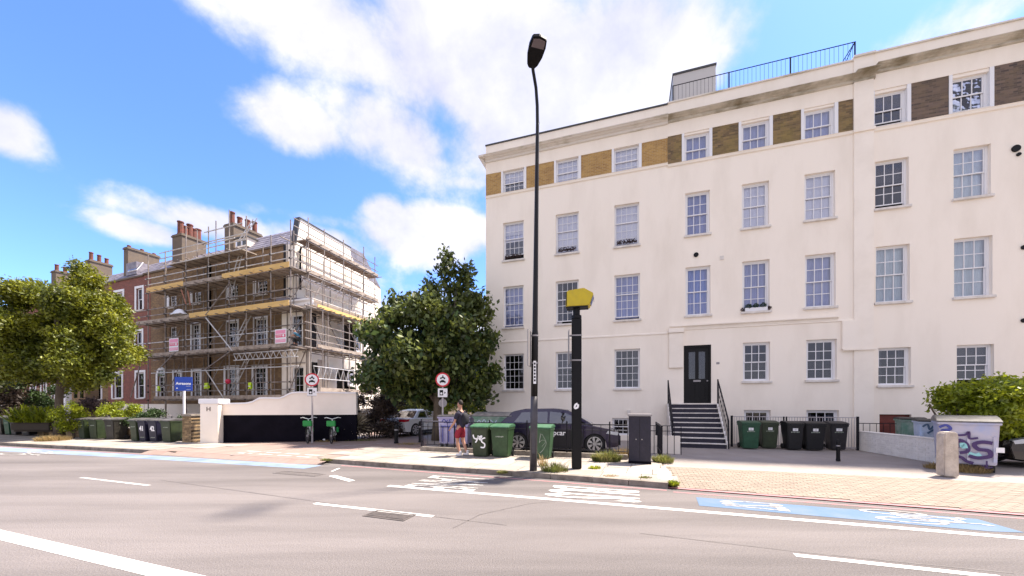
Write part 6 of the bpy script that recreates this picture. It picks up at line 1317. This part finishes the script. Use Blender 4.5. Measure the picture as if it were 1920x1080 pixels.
# round traffic signs with motor vehicle symbols
m_sred = M('sign_red', (.55, .02, .035), .4)
def disc(m, c, r, y, n=28): m.add([(c[0] + r * math.cos(2 * math.pi * k / n), y, c[1] + r * math.sin(2 * math.pi * k / n)) for k in range(n)], [tuple(range(n))])
def traffic_sign(px, py, Z, label, zc_px, extra_back=False):
    P = Vector(((px - 960) / F * Z, Z, .1)); t = thing('traffic_sign', label, 'road sign', P, R(14) if px < 700 else R(6), 'no motor vehicles signs'); zc = CH + (HY - zc_px) / F * Z - .1; r = .29
    rod('post', m_ironw, t, (0, .04, 0), (0, .04, zc + .25), .038)
    m = MB().cyl((0, 0, zc), (0, -.015, zc), r, n=32); m.build('disc', m_sred, t); q = MB().cyl((0, -.016, zc), (0, -.019, zc), r * .80, n=32); f = q.build('face', m_white, t)
    # motorcycle over car
    m = MB(); y = -.022
    def bx_(x0, x1, z0, z1): m.box(x0, x1, y - .003, y, zc + z0, zc + z1)
    bx_(-.115, .115, -.11, -.05); m.prism([(-.07, zc - .05), (-.045, zc - .01), (.045, zc - .01), (.07, zc - .05)], y - .003, y); bx_(-.115, -.08, -.14, -.11); bx_(.08, .115, -.14, -.11)
    for x in (-.07, .07): m.cyl((x, y, zc + .06), (x, y - .003, zc + .06), .035, n=12)
    m.prism([(-.07, zc + .06), (-.03, zc + .11), (.04, zc + .12), (.07, zc + .06), (.02, zc + .07), (-.02, zc + .06)], y - .0035, y - .0005); m.cyl((.01, y, zc + .155), (.01, y - .003, zc + .155), .022, n=10); m.prism([(-.03, zc + .10), (-.005, zc + .15), (.03, zc + .14), (.035, zc + .10)], y - .004, y - .001)
    m.build('vehicle_symbols', m_black, f)
    zc2 = zc - .53; k = MB().box(-.19, .19, -.015, .0, zc2 - .19, zc2 + .19).build('camera_plate', m_white, t, bevel=.004); m = MB(); y = -.018
    m.box(-.12, .02, y - .002, y, zc2 - .11, zc2 + .11); m.build('camera_symbol', m_black, k); m = MB().cyl((-.05, -.0205, zc2 - .03), (-.05, -.023, zc2 - .03), .045, n=14).build('camera_lens', m_white, k); MB().prism([(.07, zc2 - .05), (.13, zc2), (.07, zc2 + .05)], -.02, -.0175).build('arrow', m_black, k)
    for xx0, xx1, zz0, zz1 in ((-.19, .19, .178, .19), (-.19, .19, -.19, -.178)): MB().box(xx0, xx1, -.0175, -.0155, zc2 + zz0, zc2 + zz1).build('border', m_black, k)
    if extra_back: MB().cyl((0, .06, zc - .95), (0, .075, zc - .95), .17, n=24).build('round_plate', m_grey, t)
    return t
traffic_sign(585, 828, 16.2, 'round red no motor vehicles sign above the parked green bicycle', 712); traffic_sign(830, 840, 15.0, 'round red no motor vehicles sign in front of the big tree', 712, True)
# estate agent board
m_sblue = M('board_blue', (.01, .055, .36), .45); P = Vector(((344.5 - 960) / F * 17.2, 17.2, .1)); t = thing('estate_agent_board', 'blue estate agent board on a white post behind the brick gate pier', 'sign', P, R(10))
zz = CH + (HY - 720) / F * 17.2 - .1; MB().box(-.04, .04, -.0, .05, 0, zz - .32).build('post', m_white, t); MB().box(-.36, .36, -.02, .0, zz - .32, zz + .33).build('board', m_sblue, t)
text('Avrasons', .165, m_wprint, 'lettering', t, UP(-.0, -.023, zz + .02), .001, .006); text('property', .05, m_wprint, 'lettering', t, UP(.2, -.023, zz - .10), .001); MB().cyl((-.26, -.024, zz - .2), (-.26, -.021, zz - .2), .03, n=10).build('logo', m_wprint, t); MB().box(.12, .30, -.024, -.021, zz - .26, zz - .25).build('print', m_wprint, t)
# ================================================================== CARS
m_carpurple = M('car_purple', (.014, .009, .034), .28, metal=.35, col2=(.020, .012, .045), ns=1, coat=.8); m_carwhite = M('car_white', (.78, .77, .76), .3, coat=.6); m_carblack = M('car_black', (.006, .006, .008), .25, coat=.8)
m_trim = M('car_trim', (.006, .005, .008), .5); m_rim = M('alloy', (.55, .54, .55), .3, metal=.7); m_tail = M('tail_lamp', (.55, .01, .03), .25); m_head = M('headlamp', (.55, .58, .62), .12, metal=.3)
def car(label, P, rz, L=4.4, W=1.82, H=1.52, wb=2.7, paint=None, hatch=True, lower=None, cat='car'):
    t = thing('parked_car', label, cat, P, rz, 'cars parked behind the pavements'); hl = L / 2; hw = W / 2; wr = .34; ax = (-wb / 2, wb / 2)
    def arch(cx, n=9, r=.40): return [(cx + r * math.cos(a), .30 + r * math.sin(a)) for a in [math.pi * (1 - k / (n - 1)) for k in range(n)]]
    belt = .96 * H / 1.52
    top = [(hl - .02, .55), (hl - .06, .74), (hl - .35, .84 * H / 1.52), (hl - .95, .95 * H / 1.52), (.9, belt + .03), (-hl + .55, belt + .08), (-hl + .12, belt + .06), (-hl + .0, .80), (-hl - .0, .5), (-hl + .08, .26)]
    bot = [(ax[0] - .42, .24)] + arch(ax[0]) + [(ax[0] + .42, .2), (ax[1] - .42, .2)] + arch(ax[1]) + [(ax[1] + .42, .22), (hl - .10, .26)]
    poly = top + bot
    m = MB(); ys = [-hw + .10, -hw + .02, -hw, hw, hw - .02, hw - .10]
    n = len(poly); cxm = 0; czm = .6
    def sec(y, k): return [((x - cxm) * k[0] + cxm, y, (z - czm) * k[1] + czm) for x, z in poly]
    secs = [sec(-hw, (1, .93)), sec(-hw + .05, (.998, 1)), sec(-hw + .22, (1.004, 1.015)), sec(hw - .22, (1.004, 1.015)), sec(hw - .05, (.998, 1)), sec(hw, (1, .93))]
    # keep wheel arches fixed while shoulders round off
    for q in secs:
        for i, (x, z) in enumerate(poly):
            if z <= .75 and len(top) <= i: q[i] = (x, q[i][1], z)
    vs = [p for q in secs for p in q]; fs = [tuple(range(n)), tuple(range(6 * n - 1, 5 * n - 1, -1))]
    for s_ in range(5): fs += [(s_ * n + i, (s_ + 1) * n + i, (s_ + 1) * n + (i + 1) % n, s_ * n + (i + 1) % n) for i in range(n)]
    body = m.add(vs, fs).build('body', paint, t, bevel=.012)
    # cabin
    if hatch: cab = [(-hl + .16, belt + .02), (-hl + .62, H - .12), (-hl + 1.1, H - .02), (-.1, H), (.45, H - .07), (1.32, belt + .0)]
    else: cab = [(-hl + .75, belt + .02), (-hl + 1.35, H - .06), (-.3, H), (.35, H - .06), (1.25, belt)]
    def yy(z, k=1.0): f = max(0, (z - belt) / (H - belt)); return (hw - .06 - .22 * f ** 1.1) * k
    c = MB(); nc = len(cab); vs = []; ks = (1, .82, -.82, -1); dz = (0, .022, .022, 0)
    for k, d in zip(ks, dz): vs += [(x, yy(z) * k, z + (d if z > belt + .1 else 0)) for x, z in cab]
    fs = [tuple(range(nc)), tuple(range(4 * nc - 1, 3 * nc - 1, -1))] + [(s_ * nc + i, (s_ + 1) * nc + i, (s_ + 1) * nc + (i + 1) % nc, s_ * nc + (i + 1) % nc) for s_ in range(3) for i in range(nc)]
    cb = c.add(vs, fs).build('cabin', paint, t, bevel=.02)
    # side glass, two panels a side
    def sideglass(poly2, s_):
        q = MB(); q.add([(x, s_ * (yy(z) + .006), z) for x, z in poly2] + [(x, s_ * (yy(z) - .02), z) for x, z in poly2], [tuple(range(len(poly2))), tuple(range(2 * len(poly2) - 1, len(poly2) - 1, -1))]); q.build('side_window', m_cglass, cb)
    zb, zt_ = belt + .06, H - .10
    if hatch: pan = [[(-hl + .72, zb + .03), (-hl + .98, zt_ - .03), (-.30, zt_), (-.30, zb)], [(-.22, zb), (-.22, zt_), (.36, zt_ - .05), (1.08, zb)]]
    else: pan = [[(-hl + 1.05, zb), (-hl + 1.45, zt_ - .01), (-.32, zt_), (-.32, zb)], [(-.24, zb), (-.24, zt_), (.30, zt_ - .03), (1.0, zb)]]
    for s_ in (-1, 1):
        for pn in pan: sideglass(pn, s_)
    def slope_glass(a, b, nm):
        a = Vector(a); b = Vector(b); d = (b - a); nrm = Vector((-d.y, d.x)).normalized() if d.x * d.y <= 0 or True else None
        if nrm.y < 0: nrm = -nrm
        a2 = a + d * .10 + nrm * .012; b2 = a + d * .93 + nrm * .022; MB().quad((a2.x, -yy(a2.y) * .92, a2.y), (a2.x, yy(a2.y) * .92, a2.y), (b2.x, yy(b2.y) * .88, b2.y), (b2.x, -yy(b2.y) * .88, b2.y)).build(nm, m_cglass, cb)
    slope_glass(cab[-1], cab[-2], 'windscreen'); slope_glass(cab[0], cab[1], 'rear_window')
    # wheels with spoked rims
    for x in ax:
        for s_ in (-1, 1):
            w_ = MB().cyl((x, s_ * (hw - .22), wr), (x, s_ * (hw - .015), wr), wr, n=26).build('wheel', m_rubber, t, bevel=.02)
            q = MB(); yo = s_ * (hw - .012); q.cyl((x, yo - s_ * .02, wr), (x, yo, wr), .055, n=12)
            for k in range(7):
                a = 2 * math.pi * k / 7
                for o in (-.12, .12):
                    p0 = (x + .04 * math.cos(a), wr + .04 * math.sin(a)); p1 = (x + .225 * math.cos(a + o), wr + .225 * math.sin(a + o)); dd_ = Vector((p1[0] - p0[0], p1[1] - p0[1])).normalized(); nn_ = Vector((-dd_.y, dd_.x)) * .02
                    q.add([(p0[0] - nn_.x, yo, p0[1] - nn_.y), (p1[0] - nn_.x, yo, p1[1] - nn_.y), (p1[0] + nn_.x, yo, p1[1] + nn_.y), (p0[0] + nn_.x, yo, p0[1] + nn_.y)], [(0, 1, 2, 3)])
            for k in range(26):
                a, b = 2 * math.pi * k / 26, 2 * math.pi * (k + 1) / 26; q.add([(x + r * math.cos(q_), yo, wr + r * math.sin(q_)) for r, q_ in ((.225, a), (.25, a), (.25, b), (.225, b))], [(0, 1, 2, 3)])
            q.build('rim', m_rim, w_); MB().cyl((x, yo - s_ * .012, wr), (x, yo - s_ * .008, wr), .225, n=20).build('hub', m_trim, w_)
    # lower sills, lamps, mirrors, handles, plates
    for s_ in (-1, 1):
        MB().box(ax[0] + .44, ax[1] - .44, min(s_ * (hw + .006), s_ * (hw - .03)), max(s_ * (hw + .006), s_ * (hw - .03)), .17, .30).build('sill', m_trim, t)
        MB().prism([(hl - .50, .70), (hl - .10, .64), (hl - .06, .74), (hl - .42, .83)], min(s_ * (hw + .003), s_ * (hw - .25)), max(s_ * (hw + .003), s_ * (hw - .25))).build('headlight', m_head, t, bevel=.01)
        MB().prism([(-hl + .30, .80), (-hl - .012, .78), (-hl - .012, .92), (-hl + .36, .93)], min(s_ * (hw + .004), s_ * (hw - .40)), max(s_ * (hw + .004), s_ * (hw - .40))).build('tail_light', m_tail, t, bevel=.008)
        MB().box(.72, .88, min(s_ * (hw - .02), s_ * (hw + .17)), max(s_ * (hw - .02), s_ * (hw + .17)), belt + .02, belt + .14).build('mirror', paint, t, bevel=.03)
        for hx_ in (-.55, .45): MB().box(hx_, hx_ + .18, min(s_ * hw, s_ * (hw + .02)), max(s_ * hw, s_ * (hw + .02)), belt - .16, belt - .13).build('door_handle', m_trim, t)
        for sx in (-.28, .95): MB().box(sx, sx + .010, min(s_ * (hw - .01), s_ * (hw + .002)), max(s_ * (hw - .01), s_ * (hw + .002)), .30, belt - .06).build('door_seam', m_trim, t)
    MB().box(hl - .03, hl + .012, -hw * .7, hw * .7, .28, .60).build('grille', m_trim, t); MB().box(hl + .014, hl + .02, -.26, .26, .38, .49).build('number_plate', m_wprint, t)
    MB().box(-hl - .02, -hl + .03, -.26, .26, .52, .63).build('number_plate', m_wprint, t); MB().box(-hl - .006, -hl + .1, -hw * .8, hw * .8, .24, .42).build('rear_bumper', m_trim, t)
    MB().box(-hl + .5, hl - .5, -hw + .25, hw - .25, .16, .5).build('underbody', m_trim, t)
    return t, body
# purple car: near side wheels at known ground points
pr_, pf_ = G(971, 846), G(1115, 850); dv = (pf_ - pr_); wbm = dv.length; an = math.atan2(dv.y, dv.x); nrm = Vector((-dv.y, dv.x, 0)).normalized(); cpos = (pr_ + pf_) / 2 + nrm * .88; cpos.z = .105
pc, pb_ = car('dark purple car parked side on behind the iron railing', cpos, an, 4.45, 1.80, 1.55, wbm, m_carpurple)
for s_ in (-1,):
    MB().prism([(-1.30, .31), (1.00, .31), (1.1, .52), (.9, .72), (-1.2, .74), (-1.34, .5)] if False else [(-.96, .31), (.94, .31), (.98, .60), (.9, .80), (-.9, .80), (-.98, .60)], s_ * .912, s_ * .903).build('dark_door_reflection', m_trim, pc)  # dark reflection on the near lower doors, put into the colour of a panel
text('zipcar', .25, m_wprint, 'door_lettering', pc, UP(.06, -.918, .70), .001, .005)
# white car seen from behind in the side street
pw = Vector((-5.40, 21.5, .105)); car('white saloon car with a red rear lamp parked in the side street', pw, R(64), 4.4, 1.78, 1.42, 2.7, m_carwhite, hatch=False)
pk = Vector((-8.9, 24.0, .105)); car('dark car in deep shade left of the white saloon', pk, R(60), 4.3, 1.78, 1.45, 2.6, m_carblack)
# black car cut by the right picture edge
pb2 = Vector(((1868 - 960) / F * 10.2, 10.2, .105)); dirc = Vector((math.cos(-THB), math.sin(-THB), 0)); rzb = math.pi - THB; car('black car nose cut off by the right picture edge beside the graffiti bin', pb2 + dirc * 2.2 + Vector((.1, .5, 0)), rzb, 4.3, 1.78, 1.45, 2.6, m_carblack)
# ================================================================== HIRE BICYCLES
m_hg = M('bike_green', (.01, .28, .06), .4); m_hw = M('bike_white', (.72, .74, .70), .4); m_chain = M('bike_dark', (.02, .02, .02), .5); m_tyreg = M('bike_tyre', (.016, .016, .016), .8)
def bike(label, P, rz, basket=True):
    t = thing('hire_bicycle', label, 'bicycle', P, rz, 'green and white hire bicycles'); r = .33; wbk = 1.12
    def wheel(x, steer=0):
        n = 28; R1 = Matrix.Translation((x, 0, r)) @ Matrix.Rotation(steer, 4, 'Z'); m = MB(); pts = [(r * .95 * math.cos(2 * math.pi * k / n), 0, r * .95 * math.sin(2 * math.pi * k / n)) for k in range(n + 1)]; m.tube(pts, .024, 6); w_ = m.build('wheel', m_tyreg, t, R1)
        q = MB()
        for k in range(14): a = 2 * math.pi * k / 14; q.cyl((0, (-1) ** k * .02, 0), (r * .92 * math.cos(a), 0, r * .92 * math.sin(a)), .003, n=4)
        q.cyl((0, -.04, 0), (0, .04, 0), .05, n=10); q.build('spokes', m_grey, w_)
        g = MB(); gp = [(r * 1.12 * math.cos(a), r * 1.12 * math.sin(a)) for a in [R(20) + R(150) * k / 8 for k in range(9)]]; gi = [(x_ * .96, z_ * .96) for x_, z_ in gp]
        for k in range(8): g.prism([gp[k], gp[k + 1], gi[k + 1], gi[k]], -.035, .035)
        g.build('mudguard', m_chain, t, R1)
    wheel(-wbk / 2); wheel(wbk / 2, R(18))
    hx = wbk / 2 - .14; MB().tube([(-.08, 0, .30), (.0, 0, .34), (.22, 0, .52), (hx - .06, 0, .80)], [.045, .06, .055, .035], 8).build('frame', m_hw, t, smooth=True)
    MB().tube([(-.08, 0, .30), (-.20, 0, .66), (-.22, 0, .72)], [.035, .026, .024], 8).build('seat_tube', m_hw, t); MB().tube([(-.08, 0, .30), (-.34, .05, .31), (-wbk / 2, .05, r)], [.03, .02, .02], 6).build('chain_stay', m_hw, t)
    MB().tube([(-.19, 0, .62), (-wbk / 2, .05, r)], .014, 6).build('seat_stay', m_hw, t); MB().tube([(hx - .07, 0, .92), (hx, 0, .66), (wbk / 2, .05, r)], [.026, .024, .016], 8).build('fork', m_hw, t)
    MB().tube([(hx - .07, 0, .90), (hx - .10, 0, 1.04)], .02, 8).build('stem', m_hw, t); MB().tube([(hx - .25, -.32, 1.10), (hx - .12, -.22, 1.12), (hx - .08, 0, 1.05), (hx - .12, .22, 1.12), (hx - .25, .32, 1.10)], .016, 8).build('handlebar', m_hw, t)
    MB().tube([(-.22, 0, .70), (-.26, 0, .92)], .016, 8).build('seat_post', m_grey, t); MB().prism([(-.40, .93), (-.12, .95), (-.10, .97), (-.24, .985), (-.40, .99)], -.06, .06).build('saddle', m_chain, t, bevel=.02)
    MB().prism([(hx + .02, .72), (hx + .30, .76), (hx + .34, 1.0), (hx + .02, .98)], -.17, .17).build('basket', m_hg, t, bevel=.02)
    MB().box(-.72, -.38, -.16, -.06, .42, .66).build('rear_panel', m_hg, t, bevel=.03); MB().box(-.72, -.38, .06, .16, .42, .66).build('rear_panel', m_hg, t, bevel=.03)
    MB().cyl((-.08, -.05, .30), (-.08, .05, .30), .09, n=14).build('crank', m_chain, t); MB().box(-.10, -.06, .06, .08, .13, .30).build('pedal_arm', m_chain, t); MB().box(-.02, .14, -.05, .05, .36, .50).build('battery', m_hg, t, bevel=.02)
    return t
bike('green and white hire bicycle leaning by the left round road sign post', G(580, 829), -R(68)); bike('green and white hire bicycle standing left of the spiky plant', G(625, 829.5), -R(72))
t = thing('paper_litter', 'small white litter between the two hire bicycles', 'litter', G(607.5, 827)); MB().add([(-.08, 0, 0), (.08, 0, 0), (.11, .02, .12), (-.02, .05, .17), (-.12, .02, .1), (0, -.06, .08)], [(0, 1, 5), (1, 2, 5), (2, 3, 5), (3, 4, 5), (4, 0, 5)]).build('paper', m_wprint, t)
# ================================================================== PEOPLE
m_skin = M('skin', (.42, .22, .15), .6); m_tee = M('navy_shirt', (.022, .020, .04), .9, bump=(30, .3)); m_shorts = M('red_shorts', (.26, .012, .03), .85, bump=(30, .3)); m_hair = M('hair', (.02, .014, .01), .8); m_shoe = M('white_shoes', (.72, .70, .70), .6); m_pack = M('backpack_black', (.010, .009, .016), .8, bump=(40, .4))
def skin(name, mat, parent, nodes, edges, sub=2, root=0):
    me = bpy.data.meshes.new(name); me.from_pydata([n[:3] for n in nodes], edges, []); me.materials.append(mat); o = bpy.data.objects.new(name, me); COL.objects.link(o); o.parent = parent
    md = o.modifiers.new('skin', 'SKIN'); md.use_smooth_shade = True
    for i, n in enumerate(nodes):
        v = me.skin_vertices[0].data[i]; r = n[3]; v.radius = r if hasattr(r, '__len__') else (r, r); v.use_root = i == root
    s_ = o.modifiers.new('sub', 'SUBSURF'); s_.levels = sub; s_.render_levels = sub; return o
def chain(k0, n): return [(k0 + i, k0 + i + 1) for i in range(n - 1)]
# local frame: x is the way the person walks, y to their left, z up
Pp = G(864, 854.5); t = thing('person', 'person in a navy T-shirt and red shorts with a black backpack on the pavement', 'person', Pp, R(150))
body = [(-.01, 0, .93, (.11, .08)), (0, 0, 1.06, (.10, .07)), (.0, 0, 1.24, (.115, .075)), (-.01, 0, 1.40, (.12, .07)), (.0, 0, 1.48, (.06, .055)), (.02, 0, 1.56, (.055, .055)), (.035, 0, 1.63, (.075, .085)), (.04, 0, 1.72, (.08, .095)), (.03, 0, 1.78, (.06, .07)),
    (-.01, .10, .90, .10), (.05, .105, .70, .082), (.06, .105, .48, .058), (.03, .10, .30, .055), (-.04, .10, .10, .036), (-.05, .10, .07, .038),
    (-.01, -.10, .90, .10), (.02, -.105, .70, .082), (-.02, -.105, .48, .058), (-.10, -.10, .30, .055), (-.18, -.10, .11, .036), (-.19, -.10, .08, .038),
    (-.01, .19, 1.40, .062), (.03, .235, 1.26, .050), (.06, .25, 1.12, .042), (.16, .26, 1.0, .036), (.24, .25, .90, .026),
    (-.01, -.19, 1.40, .062), (.02, -.235, 1.25, .050), (.04, -.25, 1.10, .042), (.12, -.25, .96, .034), (.18, -.24, .86, .025)]
ed = [(0, 1), (1, 2), (2, 3), (3, 4), (4, 5), (5, 6), (6, 7), (7, 8), (0, 9)] + chain(9, 6) + [(0, 15)] + chain(15, 6) + [(3, 21)] + chain(21, 5) + [(3, 26)] + chain(26, 5)
skin('body', m_skin, t, body, ed)
for s_, hx_, hz_, hy_ in ((1, .24, .90, .25), (-1, .18, .86, -.24)):
    for k, (dy, ln_) in enumerate(((-.03, .062), (-.01, .075), (.01, .07), (.03, .055))):
        skin('finger', m_skin, t, [(hx_ - .01, hy_ + dy * .7, hz_ + .01, .012), (hx_ + .03, hy_ + dy, hz_ - .035, .010), (hx_ + .045, hy_ + dy, hz_ - .035 - ln_ * .6, .008)], [(0, 1), (1, 2)], 1)
    skin('thumb', m_skin, t, [(hx_ - .005, hy_ - s_ * .02, hz_ + .02, .013), (hx_ + .035, hy_ - s_ * .045, hz_ + .0, .011), (hx_ + .055, hy_ - s_ * .05, hz_ - .03, .008)], [(0, 1), (1, 2)], 1)
skin('shirt', m_tee, t, [(0, 0, .90, (.185, .14)), (0, 0, 1.06, (.175, .135)), (0, 0, 1.25, (.19, .14)), (-.01, 0, 1.40, (.195, .13)), (.0, 0, 1.475, (.085, .08)), (-.01, .19, 1.405, .078), (.02, .235, 1.27, .066), (.035, .245, 1.20, .064), (-.01, -.19, 1.405, .078), (.015, -.235, 1.27, .066), (.03, -.245, 1.20, .064)],
    [(0, 1), (1, 2), (2, 3), (3, 4), (3, 5), (5, 6), (6, 7), (3, 8), (8, 9), (9, 10)])
skin('shorts', m_shorts, t, [(0, 0, .98, (.16, .125)), (0, 0, .90, (.175, .14)), (.0, .10, .86, .115), (.05, .105, .70, .108), (.06, .105, .56, .10), (.0, -.10, .86, .115), (.02, -.105, .70, .108), (.0, -.105, .56, .10)], [(0, 1), (1, 2), (2, 3), (3, 4), (1, 5), (5, 6), (6, 7)])
for (x, y, z, tilt) in ((-.05, .10, .03, 0), (-.19, -.10, .04, 0)):
    skin('shoe', m_shoe, t, [(x - .06, y, z + .02, .042), (x + .02, y, z + .015, .045), (x + .12, y, z + .005, .042), (x + .19, y, z, .03)], chain(0, 4), 2)
    MB().cyl((x - .02, y, z + .05), (x - .02, y, z + .14), .047, .045, n=10).build('sock', m_shoe, t)
skin('backpack', m_pack, t, [(-.17, 0, 1.02, (.15, .09)), (-.20, 0, 1.16, (.16, .115)), (-.19, 0, 1.32, (.155, .10)), (-.15, 0, 1.43, (.11, .06))], chain(0, 4))
for s_ in (-1, 1): MB().tube([(-.12, s_ * .11, 1.44), (-.0, s_ * .125, 1.50), (.12, s_ * .12, 1.40), (.13, s_ * .12, 1.2), (-.02, s_ * .16, 1.02)], .018, 6).build('strap', m_pack, t)
skin('hair', m_hair, t, [(-.015, 0, 1.66, (.07, .08)), (.0, 0, 1.74, (.085, .10)), (.02, 0, 1.80, (.07, .08)), (.07, 0, 1.815, (.05, .045))], chain(0, 4))
for s_ in (-1, 1):
    MB().lathe([(.0, -.028), (.018, -.02), (.022, 0), (.016, .022), (0, .03)], (.03, s_ * .083, 1.69), 8).build('ear', m_skin, t, smooth=True); MB().lathe([(0, -.010), (.012, 0), (0, .010)], (.118, s_ * .032, 1.715), 8).build('eye', m_hair, t)
MB().prism([(.115, 1.70), (.15, 1.665), (.115, 1.655)], -.014, .014).build('nose', m_skin, t, bevel=.004); MB().box(.112, .124, -.025, .025, 1.628, 1.636).build('mouth', m_shorts, t)
# worker crouching at the scaffold corner
xw, yw = tx(556, YO + .3), YO + .45; m_wblue = M('work_shirt_blue', (.06, .20, .30), .9)
t = thing('person', 'crouching worker in a dark hat and blue shirt on the scaffolding corner', 'person', T.W(xw, yw, lifts[1] + .16), R(200))
skin('body', m_skin, t, [(-.05, 0, .45, (.14, .11)), (.05, 0, .65, (.14, .11)), (.16, 0, .82, (.16, .11)), (.22, 0, .93, .06), (.25, 0, 1.02, (.08, .09)), (.27, 0, 1.10, (.07, .08)), (-.02, .12, .42, .09), (.30, .16, .50, .07), (.22, .16, .10, .05), (.24, .16, .05, .04), (-.02, -.12, .42, .09), (.30, -.16, .44, .07), (.12, -.16, .10, .05), (.14, -.16, .05, .04), (.16, .2, .80, .06), (.30, .24, .62, .045), (.44, .16, .56, .03), (.16, -.2, .80, .06), (.34, -.22, .60, .045), (.46, -.12, .54, .03)],
    [(0, 1), (1, 2), (2, 3), (3, 4), (4, 5), (0, 6), (6, 7), (7, 8), (8, 9), (0, 10), (10, 11), (11, 12), (12, 13), (2, 14), (14, 15), (15, 16), (2, 17), (17, 18), (18, 19)], 1)
skin('shirt', m_wblue, t, [(-.06, 0, .50, (.16, .13)), (.05, 0, .67, (.165, .13)), (.16, 0, .83, (.18, .125)), (.15, .2, .81, .075), (.24, .23, .70, .065), (.15, -.2, .81, .075), (.25, -.21, .70, .065)], [(0, 1), (1, 2), (2, 3), (3, 4), (2, 5), (5, 6)], 1)
skin('trousers', m_chain, t, [(-.06, 0, .46, (.15, .13)), (-.02, .12, .42, .11), (.30, .16, .50, .085), (.22, .16, .14, .065), (-.02, -.12, .42, .11), (.30, -.16, .44, .085), (.12, -.16, .14, .065)], [(0, 1), (1, 2), (2, 3), (0, 4), (4, 5), (5, 6)], 1)
MB().lathe([(.12, 0), (.11, .05), (.07, .11), (0.01, .13)], (.26, 0, 1.09), 12).build('hat', m_chain, t, smooth=True)
for x in (.25, .15): MB().box(x - .06, x + .16, (.12 if x > .2 else -.20), (.20 if x > .2 else -.12), -.01, .07).build('boot', m_chain, t, bevel=.02)
# distant trees where the main road bends out of sight on either side
o = leaves('far_trees', m_leafm, None, [((-75 + i * 1.5, 24 + i * 3.5, random.uniform(3, 5)), (4, 4, 4)) for i in range(14)] + [((55 + i * 2, 14 + i * 4, random.uniform(3, 5)), (4, 4, 4)) for i in range(12)], 26000, .42, 77, shell=.3)
tag(o, 'distant roadside trees beyond both ends of the terraces', 'trees', kind='stuff')
SC.render.engine = 'CYCLES'
